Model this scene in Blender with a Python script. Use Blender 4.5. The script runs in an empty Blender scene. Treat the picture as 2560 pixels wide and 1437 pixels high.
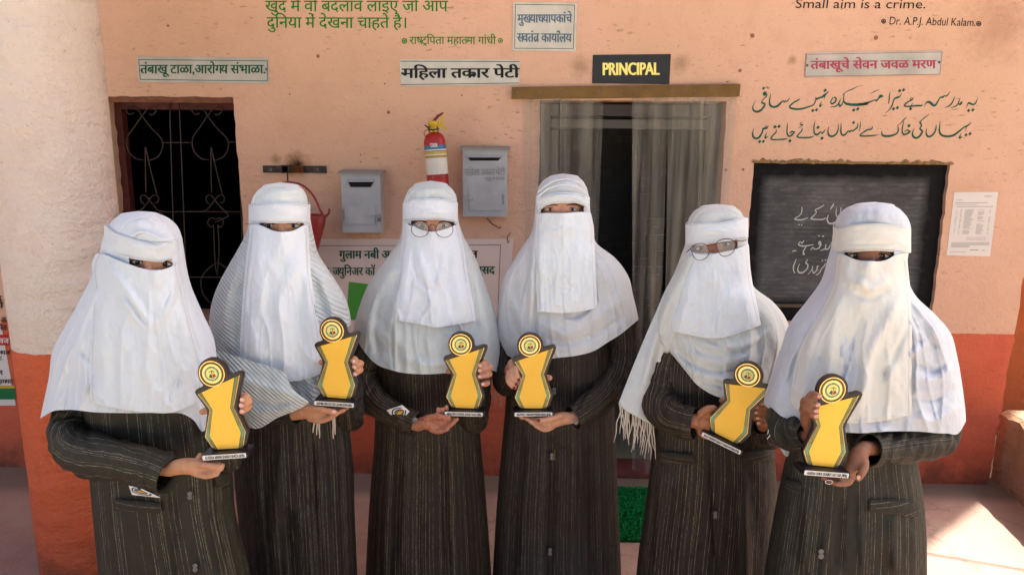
import bpy, bmesh, math, random
import numpy as np
from mathutils import Vector, Matrix, noise as mnoise
random.seed(7)
rng = np.random.default_rng(7)
S = bpy.context.scene
COL = S.collection
R = math.radians

# ------------------------------------------------------------------ camera
FPX = 1730.0; CX = 1280.0; CY = 718.5
CAMH = 1.72; PITCH = R(10.5); ROLL = R(0.55)
C0 = np.array([0.0, 0.0, CAMH])
fwd = np.array([0, math.cos(PITCH), -math.sin(PITCH)])
_r = np.array([1.0, 0, 0]); _u = np.array([0, math.sin(PITCH), math.cos(PITCH)])
rgt = _r * math.cos(ROLL) + _u * math.sin(ROLL)
upv = -_r * math.sin(ROLL) + _u * math.cos(ROLL)
cd = bpy.data.cameras.new("camera"); cam = bpy.data.objects.new("camera", cd); COL.objects.link(cam)
cd.sensor_width = 36; cd.lens = 36 * FPX / 2560; cd.clip_start = 0.05; cd.clip_end = 200
M = Matrix.Identity(4)
for i in range(3):
    M[i][0] = rgt[i]; M[i][1] = upv[i]; M[i][2] = -fwd[i]; M[i][3] = C0[i]
cam.matrix_world = M
S.camera = cam

# ------------------------------------------------------------------ light
SUN_EL = R(50); SUN_AZ = math.atan2(0.77, 0.63)      # sun stands behind the building, to the right
w = bpy.data.worlds.new("World"); S.world = w; w.use_nodes = True
nt = w.node_tree; bg = nt.nodes["Background"]
sky = nt.nodes.new("ShaderNodeTexSky"); sky.sky_type = 'NISHITA'; sky.sun_disc = False
sky.sun_elevation = SUN_EL; sky.sun_rotation = SUN_AZ; sky.air_density = 0.7; sky.dust_density = 7.0; sky.ozone_density = 0.7
nt.links.new(sky.outputs[0], bg.inputs[0]); bg.inputs[1].default_value = 0.13
sd = bpy.data.lights.new("sun", 'SUN'); sd.energy = 4.5; sd.angle = R(0.5); sd.color = (1, 0.95, 0.86)
so = bpy.data.objects.new("sun", sd); COL.objects.link(so)
sdir = np.array([math.sin(SUN_AZ) * math.cos(SUN_EL), math.cos(SUN_AZ) * math.cos(SUN_EL), math.sin(SUN_EL)])
so.rotation_euler = Vector(sdir).to_track_quat('Z', 'Y').to_euler()
S.view_settings.view_transform = 'Standard'; S.view_settings.look = 'None'
S.view_settings.gamma = 1; S.view_settings.use_curve_mapping = False
S.view_settings.exposure = 1.6

# ------------------------------------------------------------------ projection helpers (measuring the photograph)
def ray(px, py):
    px = np.asarray(px, float); py = np.asarray(py, float)
    return fwd + rgt * ((px - CX) / FPX)[..., None] + upv * ((CY - py) / FPX)[..., None]
def at(px, py, Y):                       # point at world depth Y seen at photo pixel
    d = ray(px, py); return C0 + d * (np.asarray(Y, float) / d[..., 1])[..., None]
def floorp(px, py, z=0.0):
    d = ray(px, py); return C0 + d * ((z - CAMH) / d[..., 2])[..., None]
def py_of(z, Y, px=1280):                # pixel row of height z at depth Y
    a = np.array([0, Y, z]) - C0; return CY - FPX * (a @ upv) / (a @ fwd)
def pm(Y): return Y * 1.045 / FPX        # metres per photo pixel at depth Y
WA = R(1.1); WU = np.array([math.cos(WA), -math.sin(WA), 0]); WN = np.array([-math.sin(WA), -math.cos(WA), 0])
W0 = np.array([0, 3.57, 0])
def wl(px, py, off=0.0):                 # pixel -> wall coordinates (s, z) on the plane `off` in front of the wall
    d = ray(px, py); o = W0 + WN * off
    t = ((o - C0) @ WN) / (d @ WN); p = C0 + d * np.asarray(t)[..., None]
    return np.stack([(p - o) @ WU, p[..., 2]], -1)
def ww(s, z, off=0.0):                   # wall coordinates -> world
    s = np.asarray(s, float); z = np.asarray(z, float); off = np.asarray(off, float)
    return W0 + WU * s[..., None] + np.array([0, 0, 1.0]) * z[..., None] + WN * off[..., None]

def curve(pts, x):                       # smooth interpolation through (a, b) points
    p = np.array(sorted(pts), float); a, b = p[:, 0], p[:, 1]
    x = np.clip(np.asarray(x, float), a[0], a[-1])
    if len(a) < 3: return np.interp(x, a, b)
    h = np.diff(a); dl = np.diff(b) / h
    m = np.zeros_like(b); m[0] = dl[0]; m[-1] = dl[-1]
    s = (dl[:-1] * h[1:] + dl[1:] * h[:-1]) / (h[1:] + h[:-1])
    m[1:-1] = s
    i = np.clip(np.searchsorted(a, x, side='right') - 1, 0, len(a) - 2)
    t = (x - a[i]) / h[i]
    return ((2*t**3-3*t**2+1)*b[i] + (t**3-2*t**2+t)*h[i]*m[i] + (-2*t**3+3*t**2)*b[i+1] + (t**3-t**2)*h[i]*m[i+1])
_g = rng.random((64, 64))
def vnoise(x, y):                        # value noise in [-1, 1]
    xi = np.floor(x).astype(int); yi = np.floor(y).astype(int); fx = x - xi; fy = y - yi
    fx = fx*fx*(3-2*fx); fy = fy*fy*(3-2*fy)
    g = lambda a, b: _g[a % 64, b % 64]
    return ((g(xi, yi)*(1-fx)+g(xi+1, yi)*fx)*(1-fy)+(g(xi, yi+1)*(1-fx)+g(xi+1, yi+1)*fx)*fy)*2-1
def smooth_path(pts, n=6):
    p = np.array(pts, float); out = []
    for i in range(len(p) - 1):
        p0 = p[max(i-1, 0)]; p1 = p[i]; p2 = p[i+1]; p3 = p[min(i+2, len(p)-1)]
        for k in range(n):
            t = k / n
            out.append(0.5*((2*p1)+(-p0+p2)*t+(2*p0-5*p1+4*p2-p3)*t*t+(-p0+3*p1-3*p2+p3)*t**3))
    out.append(p[-1]); return np.array(out)

# ------------------------------------------------------------------ object helpers
def tag(o, label=None, cat=None, group=None, kind=None):
    if label: o['label'] = label
    if cat: o['category'] = cat
    if group: o['group'] = group
    if kind: o['kind'] = kind
    return o
def empty(name, loc, label=None, cat=None, group=None, kind=None):
    o = bpy.data.objects.new(name, None); COL.objects.link(o); o.location = Vector(loc); o.empty_display_size = 0.1
    return tag(o, label, cat, group, kind)
def link(name, me, mat=None, parent=None, smooth=False):
    if mat is not None and not me.materials:
        for m in (mat if isinstance(mat, (list, tuple)) else [mat]): me.materials.append(m)
    if smooth: me.polygons.foreach_set('use_smooth', np.ones(len(me.polygons), bool))
    o = bpy.data.objects.new(name, me); COL.objects.link(o)
    if parent is not None:
        o.parent = parent; o.matrix_parent_inverse = Matrix.Translation(-world_loc(parent))
    return o
def world_loc(o):
    l = Vector(o.location)
    # children of an Empty carry mesh data in world space, so every local frame is the world's
    if o.parent is not None: return Vector((0, 0, 0)) if o.type == 'MESH' else l
    return l if o.type == 'EMPTY' else l
def mesh(name, verts, faces, mat=None, parent=None, smooth=False, uv=None):
    me = bpy.data.meshes.new(name)
    me.from_pydata([tuple(map(float, v)) for v in verts], [], [tuple(map(int, f)) for f in faces])
    if uv is not None:
        l = me.uv_layers.new(name='UVMap'); vi = np.zeros(len(me.loops), int); me.loops.foreach_get('vertex_index', vi)
        l.data.foreach_set('uv', np.asarray(uv, np.float32)[vi].ravel())
    me.update(); return link(name, me, mat, parent, smooth)
def bmobj(name, bm, mat=None, parent=None, smooth=False):
    me = bpy.data.meshes.new(name); bm.normal_update(); bm.to_mesh(me); bm.free(); return link(name, me, mat, parent, smooth)
def quadgrid(nu, nv, wrapu=False):       # verts indexed v*nu+u
    u = np.arange(nu if wrapu else nu - 1); v = np.arange(nv - 1)
    U, V = np.meshgrid(u, v); U = U.ravel(); V = V.ravel(); U2 = (U + 1) % nu
    return np.stack([V*nu+U, V*nu+U2, (V+1)*nu+U2, (V+1)*nu+U], 1)
def tube(name, pts, rad, mat, parent=None, seg=8, sm=4, squash=None, smooth=True, cap=True):
    P = np.array([list(p) for p in pts], float)
    rad = np.full(len(P), rad, float) if np.isscalar(rad) else np.array(rad, float)
    if sm > 1 and len(P) > 2:
        Q = smooth_path(np.c_[P, rad], sm); P, rad = Q[:, :3], Q[:, 3]
    T = np.gradient(P, axis=0); T /= np.linalg.norm(T, axis=1)[:, None] + 1e-9
    ref = np.array([0, 0, 1.0]) if abs(T[0][2]) < 0.9 else np.array([0, 1.0, 0])
    N = np.cross(T[0], ref); N /= np.linalg.norm(N); V = []; UV = []
    L = 0
    for i in range(len(P)):
        N = N - T[i] * (N @ T[i]); N /= np.linalg.norm(N) + 1e-9; B = np.cross(T[i], N)
        if i: L += np.linalg.norm(P[i] - P[i-1])
        for k in range(seg):
            a = 2 * math.pi * k / seg; V.append(P[i] + rad[i] * (N * math.cos(a) + B * math.sin(a))); UV.append((k/seg*2*math.pi*rad.mean(), L))
    F = [tuple(f) for f in quadgrid(seg, len(P), True)]
    if cap: F.append(tuple(range(seg))[::-1]); F.append(tuple(range((len(P)-1)*seg, len(P)*seg)))
    return mesh(name, V, F, mat, parent, smooth, UV)
def boxv(c, size, rot=None):
    V = np.array([[x, y, z] for x in (-.5, .5) for y in (-.5, .5) for z in (-.5, .5)]) * np.array(size)
    if rot is not None: V = V @ np.array(rot).T
    F = [(0, 1, 3, 2), (4, 6, 7, 5), (0, 4, 5, 1), (2, 3, 7, 6), (0, 2, 6, 4), (1, 5, 7, 3)]
    return V + np.array(c), F
def box(name, c, size, mat, parent=None, rot=None, bevel=0.0, seg=2):
    V, F = boxv(c, size, rot); bm = bmesh.new(); vs = [bm.verts.new(v) for v in V]
    for f in F: bm.faces.new([vs[i] for i in f])
    bmesh.ops.recalc_face_normals(bm, faces=bm.faces)
    if bevel: bmesh.ops.bevel(bm, geom=list(bm.edges), offset=bevel, segments=seg, affect='EDGES', profile=0.6)
    return bmobj(name, bm, mat, parent)
WROT = np.stack([WU, -WN, [0, 0, 1.0]], 1)
def wbox(name, s0, s1, z0, z1, o0, o1, mat, parent=None, bevel=0.0):   # box in wall coordinates, o = distance in front of the wall
    c = ww((s0+s1)/2, (z0+z1)/2, (o0+o1)/2)
    return box(name, c, (abs(s1-s0), abs(o1-o0), abs(z1-z0)), mat, parent, WROT, bevel)
def slab(name, loop, frame, thick, mat, parent=None, bevel=0.0):
    """extruded flat outline; loop = 2D points, frame(s,z,off) -> world"""
    L = np.array(loop, float)
    a = 0.5*np.sum(L[:, 0]*np.roll(L[:, 1], -1)-np.roll(L[:, 0], -1)*L[:, 1])
    if a < 0: L = L[::-1]
    bm = bmesh.new()
    f_ = [bm.verts.new(Vector(frame(x, y, thick))) for x, y in L]; b_ = [bm.verts.new(Vector(frame(x, y, 0.0))) for x, y in L]
    bm.faces.new(f_); bm.faces.new(b_[::-1]); n = len(L)
    for i in range(n): bm.faces.new([f_[i], b_[i], b_[(i+1) % n], f_[(i+1) % n]])
    bmesh.ops.recalc_face_normals(bm, faces=bm.faces)
    if bevel:
        fe = [e for e in bm.edges if all(v in set(f_) for v in e.verts)]
        bmesh.ops.bevel(bm, geom=fe, offset=bevel, segments=2, affect='EDGES')
    return bmobj(name, bm, mat, parent)

# ------------------------------------------------------------------ materials
def srgb(r, g, b):
    f = lambda c: (c/255/12.92) if c/255 <= 0.04045 else ((c/255+0.055)/1.055)**2.4
    return (f(r), f(g), f(b), 1)
def mat(name, col, rough=0.7, spec=0.3, metal=0.0, bump=None, vary=None, trans=None, alpha=None, coat=0, sheen=0):
    m = bpy.data.materials.new(name); m.use_nodes = True; n = m.node_tree; b = n.nodes['Principled BSDF']
    b.inputs['Base Color'].default_value = col if len(col) == 4 else (*col, 1)
    b.inputs['Roughness'].default_value = rough; b.inputs['Specular IOR Level'].default_value = spec; b.inputs['Metallic'].default_value = metal
    if coat: b.inputs['Coat Weight'].default_value = coat
    if sheen: b.inputs['Sheen Weight'].default_value = sheen; b.inputs['Sheen Roughness'].default_value = 0.6
    if trans: b.inputs['Transmission Weight'].default_value = trans
    if alpha is not None: b.inputs['Alpha'].default_value = alpha
    tc = n.nodes.new('ShaderNodeNewGeometry')
    if vary:   # (scale, amount, stretch)
        ns = n.nodes.new('ShaderNodeTexNoise'); ns.inputs['Scale'].default_value = vary[0]; ns.inputs['Detail'].default_value = 6
        n.links.new(tc.outputs['Position'], ns.inputs['Vector'])
        mr = n.nodes.new('ShaderNodeMapRange'); mr.inputs['From Min'].default_value = .3; mr.inputs['From Max'].default_value = .7
        mr.inputs['To Min'].default_value = 1 - vary[1]; mr.inputs['To Max'].default_value = 1 + vary[1] * .6
        n.links.new(ns.outputs[0], mr.inputs[0])
        mx = n.nodes.new('ShaderNodeVectorMath'); mx.operation = 'SCALE'; mx.inputs[0].default_value = b.inputs['Base Color'].default_value[:3]
        n.links.new(mr.outputs[0], mx.inputs['Scale']); n.links.new(mx.outputs[0], b.inputs['Base Color'])
    if bump:   # (scale, distance, detail)
        ns = n.nodes.new('ShaderNodeTexNoise'); ns.inputs['Scale'].default_value = bump[0]; ns.inputs['Detail'].default_value = bump[2] if len(bump) > 2 else 4
        n.links.new(tc.outputs['Position'], ns.inputs['Vector'])
        bp = n.nodes.new('ShaderNodeBump'); bp.inputs['Distance'].default_value = bump[1]; bp.inputs['Strength'].default_value = 1
        n.links.new(ns.outputs[0], bp.inputs['Height']); n.links.new(bp.outputs[0], b.inputs['Normal'])
    return m
class NB:     # small node builder
    def __init__(s, m): s.t = m.node_tree; s.b = s.t.nodes['Principled BSDF']
    def n(s, typ, **k):
        x = s.t.nodes.new('ShaderNode' + typ)
        for a, v in k.items():
            if a[0] == '_': setattr(x, a[1:], v)
            else:
                key = int(a[1:]) if a[0] == 'i' and a[1:].isdigit() else a.replace('_', ' ')
                if hasattr(v, 'is_output'): s.t.links.new(v, x.inputs[key])
                else: x.inputs[key].default_value = v
        return x
    def math(s, op, a, b=None, c=None):
        x = s.t.nodes.new('ShaderNodeMath'); x.operation = op
        for i, v in enumerate((a, b, c)):
            if v is None: continue
            if hasattr(v, 'is_output'): s.t.links.new(v, x.inputs[i])
            else: x.inputs[i].default_value = v
        return x.outputs[0]
    def mix(s, f, a, b, blend='MIX'):
        x = s.t.nodes.new('ShaderNodeMix'); x.data_type = 'RGBA'; x.blend_type = blend
        for i, v in ((0, f), (6, a), (7, b)):
            if hasattr(v, 'is_output'): s.t.links.new(v, x.inputs[i])
            else: x.inputs[i].default_value = v
        return x.outputs[2]
    def rng(s, v, a, b, c=0, d=1):
        x = s.t.nodes.new('ShaderNodeMapRange'); s.t.links.new(v, x.inputs[0])
        for i, q in enumerate((a, b, c, d)): x.inputs[i+1].default_value = q
        return x.outputs[0]
    def map(s, v, scale=(1, 1, 1), loc=(0, 0, 0)):
        x = s.t.nodes.new('ShaderNodeMapping'); s.t.links.new(v, x.inputs[0]); x.inputs['Scale'].default_value = scale; x.inputs['Location'].default_value = loc
        return x.outputs[0]
    def noise(s, v, sc, det=4, rough=.5):
        return s.n('TexNoise', Vector=v, Scale=sc, Detail=det, Roughness=rough).outputs[0]
    def bump(s, h, dist, strength=1.0):
        x = s.n('Bump', Height=h, Distance=dist, Strength=strength); s.t.links.new(x.outputs[0], s.b.inputs['Normal'])
    def col(s, c): s.t.links.new(c, s.b.inputs['Base Color'])

DADO_Z = 0.845
def plaster(name, upper, lower, dado, bumpd=0.004, flecks=0.5, stains=()):
    m = mat(name, (1, 1, 1), 0.75, 0.25); q = NB(m)
    g = q.n('NewGeometry').outputs['Position']
    big = q.noise(g, 1.3, 5); mid = q.noise(g, 9, 6, .6)
    sep = q.n('SeparateXYZ', Vector=g)
    z = q.math('ADD', sep.outputs[2], q.math('MULTIPLY', q.math('SUBTRACT', q.noise(g, 25, 3), .5), 0.012))
    isup = q.math('GREATER_THAN', z, dado)
    up = q.mix(q.rng(big, .35, .65), upper[0], upper[1]); up = q.mix(q.rng(mid, .5, .75, 0, .5), up, upper[2])
    lo = q.mix(q.rng(big, .35, .65), lower[0], lower[1]); lo = q.mix(q.rng(mid, .5, .8, 0, .5), lo, lower[2])
    grime = q.rng(sep.outputs[2], 0.0, 0.22, 1, 0)
    lo = q.mix(q.math('MULTIPLY', grime, q.rng(mid, .3, .7)), lo, (0.10, .05, .03, 1))
    c = q.mix(isup, lo, up)
    # brush flecks: small dark horizontal nicks where old plaster shows
    fv = q.map(g, (22, 22, 75)); fn = q.noise(fv, 1.0, 3, .6)
    patch = q.rng(q.noise(g, 2.3, 3), .42, .62)
    fl = q.math('MULTIPLY', q.rng(fn, .63, .70), patch); fl = q.math('MAXIMUM', fl, q.math('MULTIPLY', q.rng(q.noise(q.map(g, (9, 9, 40)), 1.0, 5, .75), .62, .68), q.rng(q.noise(g, 1.1, 2), .55, .68, 0, .55)))
    c = q.mix(q.math('MULTIPLY', fl, flecks), c, (0.16, .085, .045, 1))
    sp = q.rng(q.noise(g, 95, 2, .5), .70, .76)
    c = q.mix(q.math('MULTIPLY', sp, .45), c, (0.14, .08, .045, 1))
    for (P, rr, colr, st) in stains:
        d = q.n('VectorMath', _operation='DISTANCE', i0=g, i1=tuple(map(float, P))).outputs['Value']
        dd = q.math('ADD', d, q.math('MULTIPLY', q.math('SUBTRACT', q.noise(g, 28, 5, .7), .5), rr*1.3))
        c = q.mix(q.rng(dd, rr*.15, rr, st, 0), c, colr)
    q.col(c)
    h = q.math('ADD', q.math('MULTIPLY', q.noise(g, 55, 5, .65), .6), q.math('MULTIPLY', q.noise(q.map(g, (6, 6, 14)), 1, 4), 1.5))
    q.bump(h, bumpd); return m
# ------------------------------------------------------------------ palette
WS = lambda px, py: ww(*wl(px, py))
rust_p = WS(742, 408)
m_wall = plaster('peach_plaster', (srgb(214, 171, 139), srgb(223, 178, 150), srgb(206, 158, 130)), (srgb(200, 94, 62), srgb(212, 106, 74), srgb(190, 84, 56)), DADO_Z,
    0.007, .55, stains=[(rust_p, .075, srgb(120, 70, 20), .85), (WS(745, 412), .03, srgb(25, 18, 15), .9), (WS(690, 400), .035, srgb(120, 105, 60), .6),
                   (WS(1450, 168), .07, srgb(120, 90, 60), .45), (WS(1700, 160), .06, srgb(120, 90, 60), .45), (WS(1980, 150), .03, srgb(140, 100, 50), .6), (WS(560, 172), .02, srgb(120, 80, 50), .4),
                   (WS(2500, 60), .22, srgb(170, 120, 95), .5)])
m_grille = mat('grille_iron', srgb(72, 58, 50), .5, .4, .3, vary=(30, .4))
m_iron = mat('rusty_iron', srgb(70, 62, 56), .6, .4, .4, vary=(40, .5), bump=(200, .0008))
m_black = mat('black_paint', (.012, .012, .012, 1), .6, .3)
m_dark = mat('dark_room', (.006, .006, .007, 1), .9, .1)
m_screw = mat('screw_steel', (.18, .16, .14, 1), .4, .5, .8)
m_hole = mat('screw_hole', (.01, .008, .006, 1), .8)
m_greytin = mat('grey_enamel', srgb(172, 173, 171), .42, .4, .05, vary=(12, .12), bump=(60, .0012))
m_greyedge = mat('grey_enamel_edge', srgb(138, 139, 138), .5, .4, .05)
m_emboss = mat('faded_lettering', srgb(146, 147, 145), .5)
m_red = mat('red_enamel', srgb(165, 22, 14), .3, .5, vary=(20, .2))
m_bucket = mat('bucket_red', srgb(140, 28, 28), .4, .5, vary=(15, .3))
m_yel = mat('yellow_enamel', srgb(205, 165, 30), .4, .5)
m_green = mat('green_sign_paint', srgb(18, 122, 30), .7)
m_teal = mat('teal_sign_paint', srgb(14, 86, 66), .7, vary=(20, .25))
m_teal2 = mat('green_print', srgb(10, 84, 58), .6)
m_blue = mat('blue_print', srgb(84, 112, 130), .6)
m_ink = mat('black_print', srgb(18, 20, 22), .6)
m_ink2 = mat('black_brush_paint', srgb(26, 16, 12), .7)
m_pinkp = mat('crimson_print', srgb(176, 62, 88), .6)
m_chalk = mat('chalk', srgb(190, 190, 184), .9, .1)
m_plate = mat('off_white_plate', srgb(205, 200, 186), .45, .4, vary=(9, .16), bump=(30, .0015))
m_plate2 = mat('faded_plate', srgb(188, 184, 170), .5, .4, vary=(7, .22), bump=(30, .0015))
m_paper = mat('paper', srgb(224, 216, 206), .7, .2, vary=(5, .05), bump=(14, .002))
m_papink = mat('paper_print', srgb(150, 146, 142), .8)
m_banner = mat('vinyl_banner', srgb(224, 200, 184), .4, .4, vary=(3, .08), bump=(9, .004))
m_green2 = mat('green_print_bright', srgb(72, 150, 52), .5)
m_brass = mat('brown_anodised_rail', srgb(122, 88, 44), .35, .5, .55, vary=(14, .25))
m_lemon = mat('reflective_lemon', srgb(255, 240, 130), .4, .5)
m_signblk = mat('black_acrylic', srgb(34, 32, 28), .35, .5, vary=(20, .3))

# ------------------------------------------------------------------ lettering
_gc = {}
def glyph(ch, half=False, bold=0.0):
    k = (ch, half)
    if k in _gc: return _gc[k]
    def mk(b):
        c = bpy.data.curves.new('t', 'FONT'); c.body = b; c.size = 1; c.offset = 0; c.resolution_u = 3
        o = bpy.data.objects.new('t', c); COL.objects.link(o); bpy.context.view_layer.update()
        me = bpy.data.meshes.new_from_object(o.evaluated_get(bpy.context.evaluated_depsgraph_get()))
        v = np.zeros(len(me.vertices)*3); me.vertices.foreach_get('co', v); f = [list(p.vertices) for p in me.polygons]
        bpy.data.objects.remove(o); bpy.data.curves.remove(c); bpy.data.meshes.remove(me); return v.reshape(-1, 3)[:, :2], f
    if ch == ' ': _gc[k] = (np.zeros((0, 2)), [], .26); return _gc[k]
    v, f = mk(ch); v2, _ = mk(ch + '—'); v3, _ = mk('—')
    adv = v2[:, 0].max() - v3[:, 0].max()
    if half:    # the half form drops the right stem
        cut = v[:, 0].max() - 0.115
        bm = bmesh.new(); vs = [bm.verts.new((x, y, 0)) for x, y in v]
        for q in f:
            try: bm.faces.new([vs[i] for i in q])
            except ValueError: pass
        bmesh.ops.bisect_plane(bm, geom=list(bm.verts)+list(bm.edges)+list(bm.faces), plane_co=(cut, 0, 0), plane_no=(1, 0, 0), clear_outer=True)
        bm.verts.index_update(); v = np.array([x.co[:2] for x in bm.verts]); f = [[x.index for x in q.verts] for q in bm.faces]; bm.free(); adv = cut - 0.012
    _gc[k] = (v, f, adv); return _gc[k]
def text2d(s, bold=0.0):
    """string with marks: ~ half form of the letter before it, ^ the hook above, / the slanting stroke below, \\ the forked stroke below"""
    V = []; F = []; x = 0; i = 0; n = 0; last = 0
    def add(v, f, dx):
        nonlocal n
        V.append(v + np.array([dx, 0])); F.extend([[a + n for a in q] for q in f]); n += len(v)
    while i < len(s):
        c = s[i]; half = i + 1 < len(s) and s[i+1] == '~'
        if c == '^':
            t = .05 + bold; a = np.linspace(-.3, 2.9, 8); o = np.array([x-.10, .69]); r = .085
            P = [o + np.array([math.cos(q), math.sin(q)])*rr for q in a for rr in (r, r+t)]
            add(np.array(P), [[2*j, 2*j+1, 2*j+3, 2*j+2] for j in range(7)], 0)
        elif c == '/':
            t = .03 + bold*.6; p = np.array([[x-.10, .22], [x-.33, .03], [x-.33-t*.8, .03+2*t], [x-.10, .22+2.2*t]]); add(p, [[0, 1, 2, 3]], 0)
        elif c == '\\':
            t = .03 + bold*.6
            for sg in (-1, 1):
                p = np.array([[x-.22, .0], [x-.22+sg*.13, -.14], [x-.22+sg*.13+2*t, -.14], [x-.22+1.2*t, .0+2*t]]); add(p, [[0, 1, 2, 3]], 0)
        else:
            v, f, adv = glyph(c, half, bold); add(v, f, x); last = adv; x += adv
        i += 2 if half else 1
    return np.concatenate(V), F, x
HEAD = None
def head_y():
    global HEAD
    if HEAD is None: HEAD = glyph('न')[0][:, 1].max()
    return HEAD
def lettering(name, s, x0, x1, yt, yb, m, parent, off=.0012, bold=.018, latin=False, frame=None, shear=0, curvef=None, drop=0):
    """fit a line of writing on the wall: px x0..x1, headline (or cap height) at row yt, baseline at yb; drop = px the right end sits lower"""
    V, F, wdt = text2d(s, bold)
    mn, mx = V[:, 0].min(), V[:, 0].max(); top = 0.70 if latin else head_y()
    u = (V[:, 0] - mn) / (mx - mn); q = V[:, 1] / top
    px = x0 + (x1-x0)*u + shear*q; py = yb + (yt-yb)*q + drop*u
    if curvef: py = py + curvef(u)
    nb_ = 1 if bold < .008 else (3 if bold < .02 else 5); sp_ = bold * abs(x1-x0) / (mx-mn) * (.9 if nb_ == 3 else 1.0)
    VV = []; FF = []
    for k_ in range(nb_):                 # brush weight: slightly shifted passes, each a hair above the last
        dx = (k_ - (nb_-1)/2) * sp_ / max(1, (nb_-1)/2); dy = (k_ % 2) * sp_ * .5
        P = (frame(px+dx, py+dy) + WN*(.00012*k_)) if frame else ww(*wl(px+dx, py+dy, off).T, off+.00012*k_)
        FF += [[a + k_*len(V) for a in f] for f in F]; VV.append(P)
    return mesh(name, np.concatenate(VV), FF, m, parent)
def strokes(name, lines, m, parent, T, off=.0012, k=1.0, frame=None):
    """brush strokes: each a list of (x, y, width) in crop coordinates; T maps them to photo px; a 1-tuple list of a dot = diamond"""
    V = []; F = []
    for ln in lines:
        if len(ln) == 1:
            x, y, w_ = ln[0]; h = w_*.72*k
            n = len(V); V += [(x-h, y+h*.15), (x-.1*h, y+h), (x+h, y-h*.15), (x+.1*h, y-h)]; F.append((n, n+1, n+2, n+3)); continue
        Q = smooth_path(ln, 5); P = Q[:, :2]; W = np.maximum(Q[:, 2]*k, 5)
        T_ = np.gradient(P, axis=0); T_ /= np.linalg.norm(T_, axis=1)[:, None]+1e-9; N = np.c_[-T_[:, 1], T_[:, 0]]
        n = len(V)
        for p, q, w_ in zip(P, N, W): V += [tuple(p+q*w_/2), tuple(p-q*w_/2)]
        F += [(n+2*i, n+2*i+1, n+2*i+3, n+2*i+2) for i in range(len(P)-1)]
    V = np.array(V); px, py = T(V[:, 0], V[:, 1])
    P = (frame or (lambda a, b: ww(*wl(a, b, off).T, off)))(px, py)
    # separate strokes a hair apart so that crossings never share a plane
    return mesh(name, P, F, m, parent)

# ------------------------------------------------------------------ setting
m_floor = mat('red_cement', (1, 1, 1), .7, .3); q = NB(m_floor); g = q.n('NewGeometry').outputs['Position']
a = q.noise(g, 1.6, 6, .6); b_ = q.noise(q.map(g, (3, 9, 3)), 1, 6, .7); f_ = q.noise(g, 60, 4, .7)
c = q.mix(q.rng(a, .38, .62), srgb(158, 124, 110), srgb(178, 148, 132)); c = q.mix(q.rng(b_, .45, .7, 0, .7), c, srgb(158, 138, 124)); c = q.mix(q.rng(f_, .55, .75, 0, .35), c, srgb(196, 172, 156))
sp = q.n('SeparateXYZ', Vector=g)
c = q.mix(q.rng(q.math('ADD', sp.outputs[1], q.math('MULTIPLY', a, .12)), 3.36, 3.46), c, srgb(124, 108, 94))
q.col(c); c = q.mix(q.rng(q.noise(g, 130, 3, .7), .60, .72, 0, .5), c, srgb(70, 52, 46)); vk = q.n('TexVoronoi', Vector=q.n('VectorMath', _operation='ADD', i0=g, i1=q.n('VectorMath', _operation='SCALE', i0=q.n('TexNoise', Vector=g, Scale=3, Detail=5).outputs[1], Scale=.5).outputs[0]).outputs[0], Scale=.9, _feature='DISTANCE_TO_EDGE').outputs[0]
c = q.mix(q.rng(vk, .001, .006, .25, 0), c, srgb(72, 54, 46)); q.col(c)
q.bump(q.math('ADD', q.math('MULTIPLY', a, 2), f_), .007)
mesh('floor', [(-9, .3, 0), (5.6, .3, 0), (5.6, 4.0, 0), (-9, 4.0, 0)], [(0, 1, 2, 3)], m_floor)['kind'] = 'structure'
m_ground = mat('dusty_ground', srgb(184, 176, 158), .9, .1, vary=(.8, .15), bump=(5, .02))
mesh('ground', [(-60, -60, -.02), (60, -60, -.02), (60, 60, -.02), (-60, 60, -.02)], [(0, 1, 2, 3)], m_ground)['kind'] = 'structure'

# the wall, with openings for window, door and blackboard
sl = lambda px, py: wl(px, py)
wtl, wtr, wbl, wbr = sl(252, 242), sl(588, 243), sl(330, 792), sl(618, 790)
WX0, WX1 = wtl[0], (wtr[0]+wbr[0])/2; WZ0, WZ1 = (wbl[1]+wbr[1])/2, (wtl[1]+wtr[1])/2
DX0, DX1 = sl(1348, 400)[0], sl(1808, 400)[0]; DZ1 = sl(1560, 252)[1]
BX0, BX1 = sl(1884, 420)[0], sl(2374, 430)[0]; BZ1 = sl(2120, 409)[1]; BZ0 = sl(1960, 803)[1]
XR = sl(2528, 900)[0]; XL = -6.0; ZT = 6.6
def wob(a, b, n, amp): # irregular plaster edge between two corners
    P = np.linspace(a, b, n+1)[:-1]; P[1:] += rng.normal(0, amp, (n, 2))[1:]; return [tuple(p) for p in P]
def rectloop(x0, x1, z0, z1, amp, n=26, tilt=0): return wob((x0, z0), (x1, z0), n, amp)+wob((x1, z0), (x1-tilt, z1), n, amp)+wob((x1-tilt, z1), (x0, z1), n, amp)+wob((x0, z1), (x0, z0), n, amp)
winl = rectloop(WX0, WX1+.012, WZ0, WZ1, .0022, tilt=.02)
doorl = rectloop(DX0, DX1, -.05, DZ1, .002); boardl = rectloop(BX0, BX1, BZ0, BZ1, .0022)
outer = [(XL, -.05), (DX0-.001, -.05)] + [(XR-.03, -.05)] + wob((XR-.03, 0), (XR, .9), 30, .005) + wob((XR, .9), (XR+.012, ZT), 60, .004) + [(XL, ZT)]
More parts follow.
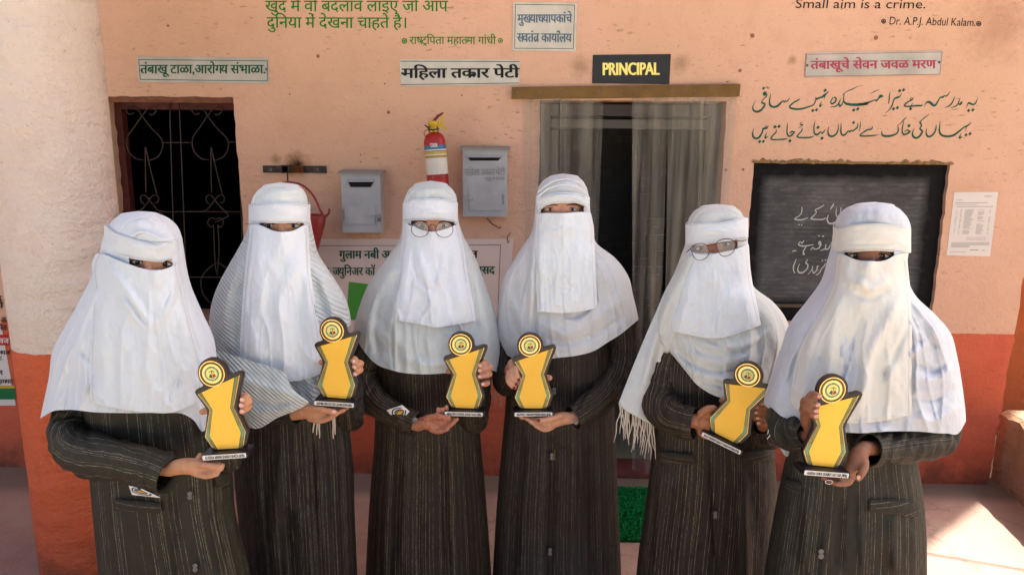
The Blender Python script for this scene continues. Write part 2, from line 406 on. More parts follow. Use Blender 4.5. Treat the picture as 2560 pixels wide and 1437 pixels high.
# the outline goes round the door, which is open at the bottom
outer = [(XL, -.05), (DX0, -.05)] + wob((DX0, -.04), (DX0, DZ1), 30, .002) + wob((DX0, DZ1), (DX1, DZ1), 20, .002) + wob((DX1, DZ1), (DX1, -.04), 30, .002) + [(DX1, -.05), (XR-.03, -.05)] + wob((XR-.03, 0), (XR, .9), 30, .005) + wob((XR, .9), (XR+.012, ZT), 60, .004) + [(XL, ZT)]
wall = empty('building_wall', ww(.4, 0, 0), 'peach plastered school wall with an orange dado, a door and many painted notices', 'wall')
bm = bmesh.new(); loops = []
for lp in (outer, winl, boardl):
    vs = [bm.verts.new(Vector(ww(x, z, 0))) for x, z in lp]; loops.append(vs)
    for i in range(len(vs)): bm.edges.new((vs[i], vs[(i+1) % len(vs)]))
bmesh.ops.triangle_fill(bm, edges=list(bm.edges), use_beauty=True, use_dissolve=False)
for f in bm.faces:
    f.normal_update()
    if f.normal.dot(Vector(WN)) < 0: f.normal_flip()
for vs, dep in zip(loops, (.22, .16, .028)):
    bk = [bm.verts.new(v.co - Vector(WN)*dep) for v in vs]; n = len(vs)
    for i in range(n): bm.faces.new([vs[i], vs[(i+1) % n], bk[(i+1) % n], bk[i]])
bmobj('plaster_face', bm, m_wall, wall)
# rough broken plaster lips above the board and the window
def lip(x0, x1, z, amp, n, mt, name):
    xs = np.linspace(x0, x1, n); P = [(x, z + abs(amp*vnoise(np.array(x*31), np.array(z*7.)))+.004, .004+.004*rng.random()) for x in xs]
    V = []; 
    for x, zz, o in P: V += [ww(x, z-.006, .0015), ww(x, z-.001, o+.003), ww(x, zz, .001)]
    F = [(3*i+j, 3*i+3+j, 3*i+4+j, 3*i+1+j) for i in range(n-1) for j in (0, 1)]
    mesh(name, V, F, mt, wall, True)
m_lip = mat('bare_plaster', srgb(150, 120, 84), .9, .1, vary=(60, .5), bump=(150, .004))
lip(BX0-.01, BX1+.012, BZ1+.004, .018, 90, m_lip, 'broken_plaster_edge')
# building behind the wall: dark rooms, added shade roof
m_in = mat('interior_plaster', srgb(120, 110, 100), .9, .1)
m_inr = mat('interior_brown', srgb(70, 52, 46), .9, .1)
bld = empty('school_building', ww(.4, 0, -3), 'dim rooms of the school behind the peach wall, under an added roof shaped to cast the shade', 'building')
def roomq(name, P, mt): return mesh(name, P, [(0, 1, 2, 3)], mt, bld)
D2 = -3.0
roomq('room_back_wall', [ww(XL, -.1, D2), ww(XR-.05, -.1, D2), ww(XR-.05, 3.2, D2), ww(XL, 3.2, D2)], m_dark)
roomq('room_side_wall', [ww(XR-.05, -.1, -.22), ww(XR-.05, -.1, D2), ww(XR-.05, 6.59, D2), ww(XR-.05, 6.59, -.22)], m_in)
roomq('room_side_wall', [ww(XL, -.1, -.22), ww(XL, -.1, D2), ww(XL, 6.59, D2), ww(XL, 6.59, -.22)], m_in)
roomq('room_ceiling', [ww(XL, 2.95, -.2), ww(XR-.05, 2.95, -.2), ww(XR-.05, 2.95, D2), ww(XL, 2.95, D2)], m_in)
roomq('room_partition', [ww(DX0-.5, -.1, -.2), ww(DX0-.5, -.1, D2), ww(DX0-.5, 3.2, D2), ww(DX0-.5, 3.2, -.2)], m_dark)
roomq('room_floor', [ww(XL, .012, -.01), ww(XR-.05, .012, -.01), ww(XR-.05, .012, D2), ww(XL, .012, D2)], mat('room_floor_tile', srgb(150, 152, 128), .4, .5))
# added unseen roof: outline cast back along the sun from the wanted shade line
SH = np.array([.77, .63]); RZ = 6.6; k_ = RZ / math.tan(SUN_EL); sh = sdir[:2] / np.linalg.norm(sdir[:2]) * k_
ap = floorp(2462, 1252)[:2]; e1 = floorp(2322, 1368)[:2]; dr = (e1-ap)/np.linalg.norm(e1-ap)
g_pts = [ap + np.array([.9, .75]) , ap, e1, e1 + dr*.62, np.array([1.30, .75]), np.array([-7.5, .75]), np.array([-7.5, 9.5-sh[1]]), ap + np.array([.9, 9.5-ap[1]-sh[1]])]
roofp = [p + sh for p in g_pts]
bm = bmesh.new(); t_ = [bm.verts.new((p[0], p[1], RZ+.15)) for p in roofp]; u_ = [bm.verts.new((p[0], p[1], RZ+.01)) for p in roofp]
bm.faces.new(t_); bm.faces.new(u_[::-1])
for i in range(len(t_)): bm.faces.new([t_[i], u_[i], u_[(i+1) % len(t_)], t_[(i+1) % len(t_)]])
bmesh.ops.recalc_face_normals(bm, faces=bm.faces)
bmobj('shade_roof', bm, mat('shade_roof_concrete', srgb(205, 190, 172), .85, .1), bld)
box('porch_roof', ((XL+XR)/2, 3.0, 3.9), (XR-XL, 1.12, .16), mat('porch_slab', srgb(214, 190, 160), .85, .1), bld)

# column
cyx = 2.74
cl = at(8, 700, cyx); cR = at(322, 640, cyx)
_fy = 2.5; _zf = (at(30, 893, _fy)[2]+at(300, 893, _fy)[2])/2; _r1, _r2 = ray(30, 890), ray(332, 900); _a1, _a2 = math.atan2(_r1[0], _r1[1]), math.atan2(_r2[0], _r2[1])
_am, _ah = (_a1+_a2)/2, (_a2-_a1)/2; czx = math.tan(_am)*cyx; cr = cyx/math.cos(_am)*math.sin(_ah)
m_col = plaster('column_plaster', (srgb(238, 218, 202), srgb(232, 208, 190), srgb(222, 196, 176)), (srgb(220, 102, 62), srgb(228, 114, 72), srgb(206, 92, 54)), _zf, 0.028, .1)
n = 96; nz = 120; V = []
for j in range(nz):
    z = j/(nz-1)*3.82
    for i in range(n): a = 2*math.pi*i/n; rr = cr + .0012*float(vnoise(np.array(i*.5), np.array(z*9))); V.append((czx+rr*math.cos(a), cyx+rr*math.sin(a), z))
tag(mesh('round_column', V, [tuple(f) for f in quadgrid(n, nz, True)], m_col, None, True), 'thick round roughcast column, cream above and orange below, behind the leftmost student', 'column')

# low parapet wall and the wall beyond it, right
m_par = plaster('weathered_render', (srgb(196, 160, 124), srgb(176, 140, 110), srgb(120, 100, 80)), (srgb(190, 152, 118), srgb(160, 126, 100), srgb(98, 84, 70)), -1, .02, .8)
b0 = floorp(2478, 1192); b1 = floorp(2560, 1266); dv = (b1-b0); dv /= np.linalg.norm(dv); b2 = b0 + dv*2.6
nrm = np.array([-dv[1], dv[0], 0]);  nrm = nrm if nrm[0] > 0 else -nrm
PH = .40; nx = 90; V = []; 
for i in range(nx):
    p = b0 + (b2-b0)*i/(nx-1); e = .012*float(vnoise(np.array(i*.45), np.array(3.3))) + .006*float(vnoise(np.array(i*1.7), np.array(9.)))
    V += [p, p+np.array([0, 0, PH*.5])+nrm*e*.5, p+np.array([0, 0, PH-.02+e])+nrm*(.004+e), p+np.array([0, 0, PH+e*.6])+nrm*.03, p+np.array([0, 0, PH+.003])+nrm*.20, p+nrm*.22]
F = [(6*i+j, 6*i+6+j, 6*i+7+j, 6*i+1+j) for i in range(nx-1) for j in range(5)]
F += [tuple(range(6)), tuple(range(6*(nx-1), 6*nx))[::-1]]
tag(mesh('parapet_wall', V, F, m_par), 'low weathered parapet wall at the right with its top in the sun', 'low wall')
m_far = plaster('ochre_plaster', (srgb(214, 150, 92), srgb(222, 160, 104), srgb(190, 130, 80)), (srgb(176, 84, 40), srgb(186, 96, 50), srgb(150, 74, 36)), 1.02, .008, .5)
fw = empty('side_wall', (XR+1.2, 4.3, 0), 'short orange side wall standing beyond the right end of the peach wall', 'wall')
fp = ww(XR-.3, 0, -.75)
box('wall_body', (fp[0]+1.6, fp[1]+.1, .62), (3.2, .2, 1.28), m_far, fw)
box('coping', (fp[0]+1.6, fp[1]+.08, 1.29), (3.2, .28, .06), mat('sunlit_coping', srgb(214, 196, 160), .8), fw, bevel=.01)
m_bgw = mat('pale_far_wall', srgb(200, 186, 170), .9, .1, vary=(1.5, .1))

# overhead wire whose shadow crosses the sunny floor
s0 = floorp(2310, 1386); s1 = floorp(2560, 1428); d_ = (s1-s0)/np.linalg.norm(s1-s0); zc = 2.5; kk = zc/math.tan(SUN_EL); o3 = np.array([*(sdir[:2]/np.linalg.norm(sdir[:2])*kk), zc])
pw = [s0-d_*1.2+o3, s0+o3+[0, 0, -.02], s1+o3+[0, 0, -.02], s1+d_*3+o3]
tag(tube('overhead_cable', pw, .008, m_black, None, 6), 'thin black cable strung overhead at the right, its shadow on the sunny floor', 'cable')
# ------------------------------------------------------------------ painted quotes on the wall
def ring(name, cx, cy, r0, r1, m, parent, dot=True, off=.0012):
    V = []; F = []; n = 20
    for i in range(n):
        a = 2*math.pi*i/n; V += [(cx+r0*math.cos(a), cy+r0*math.sin(a)), (cx+r1*math.cos(a), cy+r1*math.sin(a))]
    F = [(2*i, 2*i+1, (2*i+3) % (2*n), (2*i+2) % (2*n)) for i in range(n)]
    if dot:
        k = len(V); V += [(cx+r1*.42*math.cos(2*math.pi*i/10), cy+r1*.42*math.sin(2*math.pi*i/10)) for i in range(10)]; F.append(tuple(range(k, k+10)))
    V = np.array(V); P = ww(*wl(V[:, 0], V[:, 1], off).T, off); return mesh(name, P, F, m, parent)
lettering('painted_line', 'खुद में वो बदलाव लाइए जो आप', 663, 1120, 3, 29, m_green, wall, bold=.012, drop=0)
lettering('painted_line', 'दुनिया में देखना चाहते है।'.replace('नि', 'िन'), 667, 1015, 44, 70, m_green, wall, bold=.012, off=.0016, drop=1)
lettering('painted_line', 'राष~ट\\िपता महात~मा गांधी', 1024, 1240, 93, 111, m_green, wall, bold=.010, drop=0)
ring('painted_ring', 1011, 103, 4.2, 7, m_green, wall); ring('painted_ring', 1251, 102, 4, 6.2, m_green, wall)
lettering('painted_line', 'Small aim is a crime.', 1988, 2313, -2, 21, m_ink2, wall, bold=.006, latin=True, shear=3, drop=1)
lettering('painted_line', 'Dr. A.P.J. Abdul Kalam.', 2223, 2438, 42, 62, m_ink2, wall, bold=0, latin=True, shear=3, drop=4)
ring('painted_ring', 2209, 54, 3.6, 6, m_ink2, wall); ring('painted_ring', 2447, 60, 4, 6.4, m_ink2, wall)
A1 = [[(165,440,8),(125,510,16),(100,590,30),(130,655,45),(200,675,50),(275,640,48),(335,570,40),(355,510,38),(300,490,40),(295,460,20),(335,400,22),(395,350,22)],
 [(335,335,50),(352,300,100),(370,250,50)],[(405,300,18),(400,330,20),(390,355,20)],[(330,180,55)],[(372,158,22),(405,155,18),(425,185,16),(455,148,8)],
 [(482,290,8),(465,380,24),(455,480,34),(480,550,50),(550,575,45),(630,550,50),(700,480,36),(745,440,20),(765,480,22),(790,440,20),(812,465,22),(850,430,22),(888,372,8)],
 [(1100,395,10),(1060,430,30),(970,480,34),(885,555,36),(910,600,44),(1020,620,44),(1150,610,40),(1280,570,34),(1380,530,28),(1430,440,24),(1430,360,14)],
 [(1430,390,36),(1460,405,44),(1510,380,40),(1560,370,44),(1610,330,50),(1660,290,30),(1710,235,8)],[(1640,300,24),(1625,360,18),(1610,410,8)],[(1630,225,60)],
 [(1565,455,8),(1535,500,20),(1520,565,36),(1575,520,10)],[(1370,650,58)],[(1450,635,58)],
 [(1820,362,36),(1862,400,34),(1840,470,34),(1780,505,40),(1748,475,26),(1775,415,22),(1795,372,24)],
 [(1735,577,8),(1800,570,24),(1880,545,30),(1930,470,26),(1960,390,8)],[(1925,500,26),(1940,560,40),(1990,510,26),(2010,450,20)],
 [(1995,320,8),(2060,265,14),(2150,220,20),(2240,180,22),(2325,132,8)],[(2030,295,16),(2022,380,20),(2025,450,34),(2080,505,56),(2200,525,60),(2350,525,60),(2450,515,60),(2540,500,56)],
 [(2235,640,58)],[(2320,615,58)]]
B1 = [[(-30,517,58),(60,512,56),(140,492,50),(230,460,30),(310,425,20),(345,440,44),(390,400,30),(420,360,60),(450,345,72),(492,350,20)],[(232,292,8),(310,250,18),(395,207,8)],
 [(636,250,8),(622,340,24),(618,430,26),(598,520,8)],[(530,708,6),(600,650,18),(670,560,28),(700,470,28),(730,400,34),(790,375,44),(840,350,30),(880,285,8)],
 [(838,232,60)],[(920,215,60)],[(708,615,58)],[(790,590,58)],
 [(1085,362,8),(1070,415,28),(1095,430,30),(1135,365,8)],[(1095,425,24),(1010,470,30),(945,530,34),(960,558,36),(1060,562,34),(1180,548,40),(1290,545,36),(1335,528,8)],[(1125,480,6),(1095,530,20),(1070,580,30),(1065,625,50),(1105,598,14)],
 [(1355,580,6),(1385,510,20),(1430,470,44),(1480,480,60),(1540,530,60),(1590,540,44),(1650,450,30),(1700,370,28),(1745,370,44),(1790,335,22),(1812,348,30),(1855,320,28),(1905,245,8)],
 [(2003,350,8),(1975,430,26),(1930,510,32),(1860,565,24),(1785,587,6)],[(2118,375,8),(2090,450,24),(2075,500,26),(2020,560,28),(1910,592,8)],[(2075,500,26),(2110,520,40),(2140,490,50),(2155,460,26)],
 [(2485,390,8),(2460,460,26),(2410,520,36),(2350,510,44),(2305,490,44),(2275,520,24),(2245,590,8)],[(2295,650,58)],[(2385,635,60)]]
A2 = [[(130,1025,8),(100,1110,26),(110,1200,46),(170,1240,46),(240,1210,44),(300,1110,34),(320,1030,36),(350,1030,30),(385,960,10)],[(330,1035,30),(390,1020,44),(435,965,8)],[(400,1105,8),(375,1170,26),(368,1230,40),(428,1190,10)],
 [(245,1305,58)],[(325,1300,58)],[(600,1040,10),(590,1110,26),(530,1170,28),(485,1240,36),(530,1262,36),(640,1262,34),(760,1255,34),(835,1240,12)],[(570,995,60)],[(655,985,60)],
 [(840,905,8),(828,1000,24),(825,1110,28),(850,1180,40),(890,1190,36),(940,1150,40),(1000,1100,10)],[(985,1105,20),(930,1095,40),(870,1135,10)],[(885,1290,60)],
 [(1150,1010,10),(1140,1070,26),(1090,1130,26),(1040,1195,34),(1085,1218,36),(1200,1222,34),(1320,1215,34),(1395,1185,8)],[(1065,1030,6),(1120,985,14),(1160,945,26),(1110,948,22),(1105,925,16),(1150,885,8)],
 [(1415,865,8),(1400,950,24),(1395,1080,34),(1420,1150,44),(1480,1150,44),(1530,1095,20),(1560,1130,30),(1600,1100,26),(1635,1045,8)],[(1480,1005,60)],[(1565,1235,60)],
 [(1710,990,8),(1690,1080,26),(1710,1170,44),(1780,1195,44),(1860,1150,36),(1905,1050,26),(1910,940,8)],
 [(1972,910,8),(1965,1000,24),(1965,1110,36),(2000,1170,40),(2060,1150,36),(2120,1080,26),(2150,1100,34),(2185,1065,26),(2210,1085,30),(2260,1050,30),(2310,1000,30),(2325,905,8)],[(2230,905,56)],[(2380,875,8),(2370,980,24),(2355,1090,8)]]
B2 = [[(272,978,8),(250,1030,26),(215,1055,30),(190,1025,14)],[(205,1050,26),(150,1060,36),(100,1090,30),(30,1140,28),(5,1182,34),(100,1188,36),(250,1180,34),(405,1160,8)],
 [(465,1070,8),(460,1130,30),(490,1180,50),(600,1190,50),(700,1170,44),(780,1130,34),(810,1060,30),(800,975,12)],[(790,975,8),(860,910,14),(930,840,22),(988,788,8)],
 [(930,870,8),(905,970,24),(890,1080,28),(920,1150,40),(990,1140,40),(1045,1100,40),(1080,1080,10)],[(1055,1090,30),(1000,1060,30),(935,1100,8)],[(1035,970,60)],
 [(1155,1020,8),(1115,1100,26),(1120,1190,46),(1190,1230,46),(1270,1180,44),(1315,1090,44),(1280,1050,40),(1265,1030,28),(1300,960,36),(1270,900,40),(1300,860,20),(1380,790,22),(1465,725,8)],
 [(1415,1020,8),(1395,1110,28),(1430,1190,46),(1500,1190,44),(1570,1120,34),(1605,1030,30),(1610,940,8)],
 [(1697,875,8),(1685,980,26),(1680,1090,40),(1730,1170,50),(1850,1195,50),(1980,1170,50),(2090,1090,40),(2190,1010,30),(2270,970,34),(2350,912,8)],[(2255,980,20),(2240,1030,14),(2220,1085,6)],[(2150,1120,6),(2120,1170,20),(2105,1230,44),(2160,1200,12)],[(2240,1165,58)],[(2325,1140,60)]]
TA = lambda x, y: (1870+x/8.453, 200+y/8.453); TB = lambda x, y: (2150+x/8.453, 200+y/8.453)
for ln, T in ((A1, TA), (B1, TB), (A2, TA), (B2, TB)):
    for i, s_ in enumerate(ln): pass
    strokes('painted_line', ln, m_teal, wall, T, k=.92)

# ------------------------------------------------------------------ sign plates
def plate(name, quad, label, m, cat='sign', th=.004, r=0.006, wobble=0):
    o = empty(name, ww(*wl((quad[0][0]+quad[2][0])/2, (quad[0][1]+quad[2][1])/2), 0), label, cat)
    P = np.array([wl(*q_) for q_ in quad]); P2 = []
    for i in range(4):          # clipped corners
        a, b, c = P[i-1], P[i], P[(i+1) % 4]
        for t in ((a-b), (c-b)):
            P2.append(b + t/np.linalg.norm(t)*r)
    slab('plate', P2, lambda s, z, d: ww(s, z, d+.0008), th, m, o, bevel=.001); return o
def border(name, quad, w_, m, parent, off, skip=()):
    V = []; F = []; q_ = np.array(quad, float); c = q_.mean(0); inn = q_ + np.sign(c-q_)*w_
    for i in range(4):
        if i in skip: continue
        j = (i+1) % 4; k = len(V); V += [q_[i], q_[j], inn[j], inn[i]]; F.append((k, k+1, k+2, k+3))
    V = np.array(V); return mesh(name, ww(*wl(V[:, 0], V[:, 1], off).T, off), F, m, parent)
def rivet(px, py, r, parent, m=None, off=.006):
    p = ww(*wl(px, py, off), off); V = [p+WU*r*math.cos(a)+np.array([0, 0, 1])*r*math.sin(a)-WN*.001 for a in np.linspace(0, 2*math.pi, 12, endpoint=False)]
    V.append(p+WN*.0015); mesh('rivet', V, [(i, (i+1) % 12, 12) for i in range(12)], m or m_screw, parent, True)
    V2 = [p+WU*r*.45*math.cos(a)+np.array([0, 0, 1])*r*.45*math.sin(a)+WN*.0016 for a in np.linspace(0, 2*math.pi, 8, endpoint=False)]
    mesh('rivet_hole', V2, [tuple(range(8))], m_hole, parent)
o = plate('tobacco_sign', [(343, 142), (672, 145), (673, 210), (347, 206)], 'white plate with green writing above the barred window', m_plate2)
lettering('lettering', 'तंबाखू टाळा,आरोग~य संभाळा.', 351, 663, 163, 184, m_teal2, o, off=.006, bold=.03)
border('border_line', [(346, 149), (669, 152), (669, 204), (350, 200)], 1.6, m_teal2, o, .0058); rivet(354, 176, .006, o); rivet(665, 174, .006, o)
o = plate('complaint_box_sign', [(999, 149), (1300, 150), (1298, 213), (1003, 216)], 'white strip sign with thick black writing left of the door rail', m_plate)
lettering('lettering', 'मिहला तक/ार पेटी', 1006, 1298, 172, 195, m_ink, o, off=.006, bold=.035, drop=-1)
border('border_line', [(1000, 153), (1300, 154), (1298, 209), (1002, 213)], 1.5, m_ink, o, .0058, skip=(1, 3)); rivet(1006, 184, .0075, o); rivet(1293, 187, .0075, o)
o = plate('head_office_sign', [(1283, 6), (1443, 8), (1440, 130), (1281, 128)], 'square white notice with faded blue writing above the door rail', m_plate)
lettering('lettering', 'मुख~याध~यापकांचे', 1294, 1430, 37, 57, m_blue, o, off=.006, bold=.035); lettering('lettering', 'स~वतंत/ काया^लय', 1293, 1429, 84, 105, m_blue, o, off=.006, bold=.035, drop=1)
border('border_line', [(1288, 11), (1437, 13), (1434, 123), (1286, 122)], 1.2, m_ink, o, .0058)
o = plate('principal_sign', [(1482, 138), (1677, 136), (1673, 211), (1480, 209)], 'black plate with lemon yellow capitals above the doorway', m_signblk, r=.002)
lettering('lettering', 'PRINCIPAL', 1508, 1648, 157, 188, m_lemon, o, off=.0065, bold=.05, latin=True, drop=-1)
o = plate('tobacco_warning_sign', [(2014, 132), (2357, 127), (2351, 188), (2010, 195)], 'pale plate with crimson writing above the green brush lettering', m_plate2)
lettering('lettering', 'तंबाखूचे सेवन जवळ मरण', 2027, 2340, 153, 173, m_pinkp, o, off=.006, bold=.03, drop=-2)
border('border_line', [(2016, 136), (2356, 130), (2350, 187), (2012, 192)], 1.2, m_pinkp, o, .0058); rivet(2018, 164, .007, o); rivet(2348, 156, .007, o)
# banner
o = plate('school_name_banner', [(788, 597), (1284, 597), (1262, 905), (800, 905)], 'pale vinyl banner with dark writing and a green book behind the second and third students', m_banner, th=.002, r=.004)
lettering('lettering', 'गुलाम नबी अ', 848, 975, 627, 646, m_teal2, o, off=.0045, bold=.035); lettering('lettering', 'ल', 1175, 1194, 627, 644, m_ink, o, off=.0045, bold=.035)
lettering('lettering', '& ज~युिनअर कॉ', 812, 938, 669, 688, m_teal2, o, off=.0045, bold=.03); lettering('lettering', 'पुसद', 1190, 1237, 666, 684, m_teal2, o, off=.0045, bold=.035)
border('border_line', [(794, 614), (1252, 612), (1240, 895), (800, 895)], 1.0, m_ink, o, .0042)
gp = np.array([(872, 704), (905, 708), (936, 712), (936, 800), (866, 800)]); mesh('green_book_print', ww(*wl(gp[:, 0], gp[:, 1], .004).T, .004), [tuple(range(5))], m_green2, o)
for t in range(3): rivet([800, 1270, 1268][t], [605, 606, 800][t], .004, o)
# poster left of the column
o = plate('helpline_poster', [(-160, 740), (-10, 738), (40, 1013), (-120, 1012)], 'white helpline poster with a red band and a green strip, left of the column', m_paper, 'poster', th=.002, r=.002)
E2 = m_ink
lettering('lettering', 'संग', -30, 4, 739, 752, E2, o, off=.0045, bold=.03); lettering('lettering', 'पी', -14, 8, 757, 770, E2, o, off=.0045, bold=.03)
lettering('lettering', '० क', -8, 16, 793, 806, E2, o, off=.0045, bold=.03); lettering('lettering', 'िमत', -10, 16, 812, 825, E2, o, off=.0045, bold=.03)
V = np.array([(-150, 838), (20, 836), (22, 863), (-145, 864)]); mesh('red_band', ww(*wl(V[:, 0], V[:, 1], .0042).T, .0042), [(0, 1, 2, 3)], mat('red_print', srgb(190, 30, 26), .5), o)
lettering('lettering', 'ध~वज', -10, 22, 845, 858, m_paper, o, off=.0048, bold=.03); lettering('lettering', 'हेल~पल', -14, 25, 876, 886, E2, o, off=.0045, bold=.03)
lettering('lettering', '८', -2, 6, 890, 899, E2, o, off=.0045, bold=.03); lettering('lettering', '१', 0, 6, 925, 935, E2, o, off=.0045, bold=.03); lettering('lettering', 'मोहम~मद', -16, 32, 948, 958, E2, o, off=.0045, bold=.03)
V = np.array([(-150, 972), (37, 970), (39, 998), (-145, 998)]); mesh('green_band', ww(*wl(V[:, 0], V[:, 1], .0042).T, .0042), [(0, 1, 2, 3)], mat('deep_green_print', srgb(20, 110, 60), .5), o)
V = np.array([(-150, 964), (36, 963), (37, 970), (-145, 972)]); mesh('yellow_band', ww(*wl(V[:, 0], V[:, 1], .0042).T, .0042), [(0, 1, 2, 3)], m_yel, o)
# A4 notice
o = plate('paper_notice', [(2385, 481), (2495, 480), (2475, 641), (2366, 638)], 'printed white sheet of paper pasted right of the blackboard', m_paper, 'notice', th=.0008, r=.001)
nq = lambda u, v: (2385+110*u-(19*v)+0*u*v-1*u*v, 481+158*v)
V = []; F = []
def pl(u0, u1, v, h=.006):
    k = len(V); V.extend([nq(u0, v), nq(u1, v), nq(u1, v+h), nq(u0, v+h)]); F.append((k, k+1, k+2, k+3))
pl(.7, .88, .05); pl(.72, .85, .07); pl(.08, .22, .12); pl(.06, .8, .16, .009); pl(.06, .55, .19); pl(.1, .93, .22, .009)
for i in range(24):
    v = .27+i*.0165
    for (a, b) in ((.10, .13), (.2, .24), (.3, .52), (.6, .78), (.86, .9)):
        if rng.random() < .8: pl(a, a+(b-a)*(.6+.4*rng.random()), v)
for v in (.71, .73, .75): pl(.4, .85, v, .004)
for i in range(5): pl(.08, .95 if i < 3 else .5, .79+i*.018, .007)
pl(.52, .72, .905, .012); pl(.8, .86, .91, .012); pl(.07, .45, .94)
V = np.array(V); mesh('printed_lines', ww(*wl(V[:, 0], V[:, 1], .002).T, .002), F, m_papink, o)

# ------------------------------------------------------------------ blackboard
bb = empty('blackboard', ww((BX0+BX1)/2, (BZ0+BZ1)/2, 0), 'sunken blackboard with chalk writing behind the two rightmost students', 'blackboard')
m_bb = mat('blackboard_paint', (1, 1, 1), .85, .12); q = NB(m_bb)
tc = q.n('UVMap').outputs[0]; sp = q.n('SeparateXYZ', Vector=tc)
def edge(v, a, b): return q.math('MULTIPLY', q.rng(v, a-.02, a+.03), q.rng(v, b-.03, b+.02, 1, 0))
wv = q.noise(tc, 5, 4)
ux = q.math('ADD', sp.outputs[0], q.math('MULTIPLY', wv, .03)); vy = q.math('ADD', sp.outputs[1], q.math('MULTIPLY', wv, .03))
inside = q.math('MULTIPLY', edge(ux, .09, .915), edge(vy, .155, .915))
sw = q.noise(q.map(tc, (3, 22, 1)), 2.2, 6, .75); sw = q.n('TexWave', Vector=q.map(tc, (1, 1.3, 1), (-.35, -.2, 0)), Scale=9, Distortion=7, Detail=5, Detail_Scale=1.2, Detail_Roughness=.75, _wave_type='RINGS').outputs[1]; sw = q.math('MULTIPLY', sw, q.rng(q.noise(tc, 4, 3), .4, .65))
dust = q.math('ADD', q.rng(q.noise(tc, 3, 5, .6), .3, .75, .35, 1.0), q.math('ADD', q.math('MULTIPLY', sw, .25), q.rng(q.noise(q.map(tc, (5, 16, 1)), 2, 6, .8), .5, .7, 0, .6)))
c = q.mix(q.math('MULTIPLY', inside, q.math('MULTIPLY', dust, .42)), (.010, .010, .010, 1), (.27, .27, .262, 1))
rim = q.math('MULTIPLY', edge(ux, .06, .95), edge(vy, .12, .95))
c = q.mix(q.math('MULTIPLY', q.math('SUBTRACT', rim, inside), q.rng(q.noise(tc, 14, 4), .5, .7, 0, .3)), c, (.12, .11, .10, 1))
q.col(c); q.bump(q.noise(tc, 60, 4, .6), .002)
nb = 14; V = []; UVb = []
for j in range(nb):
    for i in range(nb): u, v = i/(nb-1), j/(nb-1); V.append(ww(BX0-.01+(BX1-BX0+.02)*u, BZ0-.01+(BZ1-BZ0+.02)*v, -.024)); UVb.append((u, v))
mesh('board_surface', V, [tuple(f) for f in quadgrid(nb, nb)], m_bb, bb, uv=UVb)
bt = wl(1955, 757, -.02); bt2 = wl(2335, 770, -.02)
wbox('bottom_ledge', BX0+.05, BX1-.06, bt[1]-.022, bt[1]-.004, -.023, -.008, mat('dusty_ledge', srgb(92, 80, 66), .8, vary=(30, .4)), bb, .003)
C = [[(268,225,10),(265,300,10),(230,355,10),(180,385,10),(165,410,14),(260,418,14),(360,385,8)],[(215,490,12),(235,492,12)],[(255,490,12),(275,492,12)],
 [(605,190,6),(540,235,12),(465,270,10),(485,300,10),(460,340,10),(405,400,14),(500,412,12),(590,408,14),(625,385,8)],
 [(665,345,8),(645,410,14),(680,470,16),(750,460,12),(800,400,10),(780,340,10),(785,240,8)],[(750,170,8),(720,220,16),(690,265,6)],
 [(855,230,10),(845,320,10),(850,410,10)],[(880,375,12),(900,370,12)],
 [(700,770,12),(740,740,12),(785,745,12),(740,790,12),(700,790,10),(660,850,14),(620,850,14),(630,780,8)],[(545,880,6),(610,850,12)],
 [(560,800,10),(520,770,14),(540,740,12),(550,780,14),(520,840,12),(460,855,12),(430,830,10),(400,870,8)],[(515,655,14),(535,660,14)],[(570,660,14),(600,664,14)],
 [(300,725,8),(270,765,14),(240,745,8),(220,790,14),(290,810,16),(370,800,12),(445,785,8)],[(330,820,10),(290,890,14),(300,930,18),(280,930,10)],[(125,885,14),(185,878,12)],
 [(185,1000,6),(150,1090,14),(140,1150,14),(160,1220,8)],[(670,1045,6),(705,1100,10),(712,1170,12)],
 [(235,1075,6),(205,1150,12),(230,1205,18),(290,1200,16),(350,1140,12),(355,1080,14),(325,1065,12),(355,1010,8)],[(425,1105,10),(420,1160,10),(355,1235,6)],
 [(430,1170,8),(440,1215,12),(490,1170,12),(500,1110,14),(520,1115,10)],[(475,1245,8),(530,1210,12),(560,1150,10),(600,1110,12),(625,1065,10)],[(565,1025,14),(585,1025,14)],[(612,1015,14),(635,1020,14)],
 [(1690,-420,14),(1700,-395,10)]]
TC = lambda x, y: (1960+x/5.988, 480+y/5.988)
for y0_, y1_ in ((0, 560), (560, 950), (950, 1500)):
    strokes('chalk_line', [l_ for l_ in C[:-1] if y0_ <= l_[len(l_)//2][1] < y1_], m_chalk, bb, TC, frame=lambda a, b: ww(*wl(a, b, -.0232).T, -.0232), k=1.25)

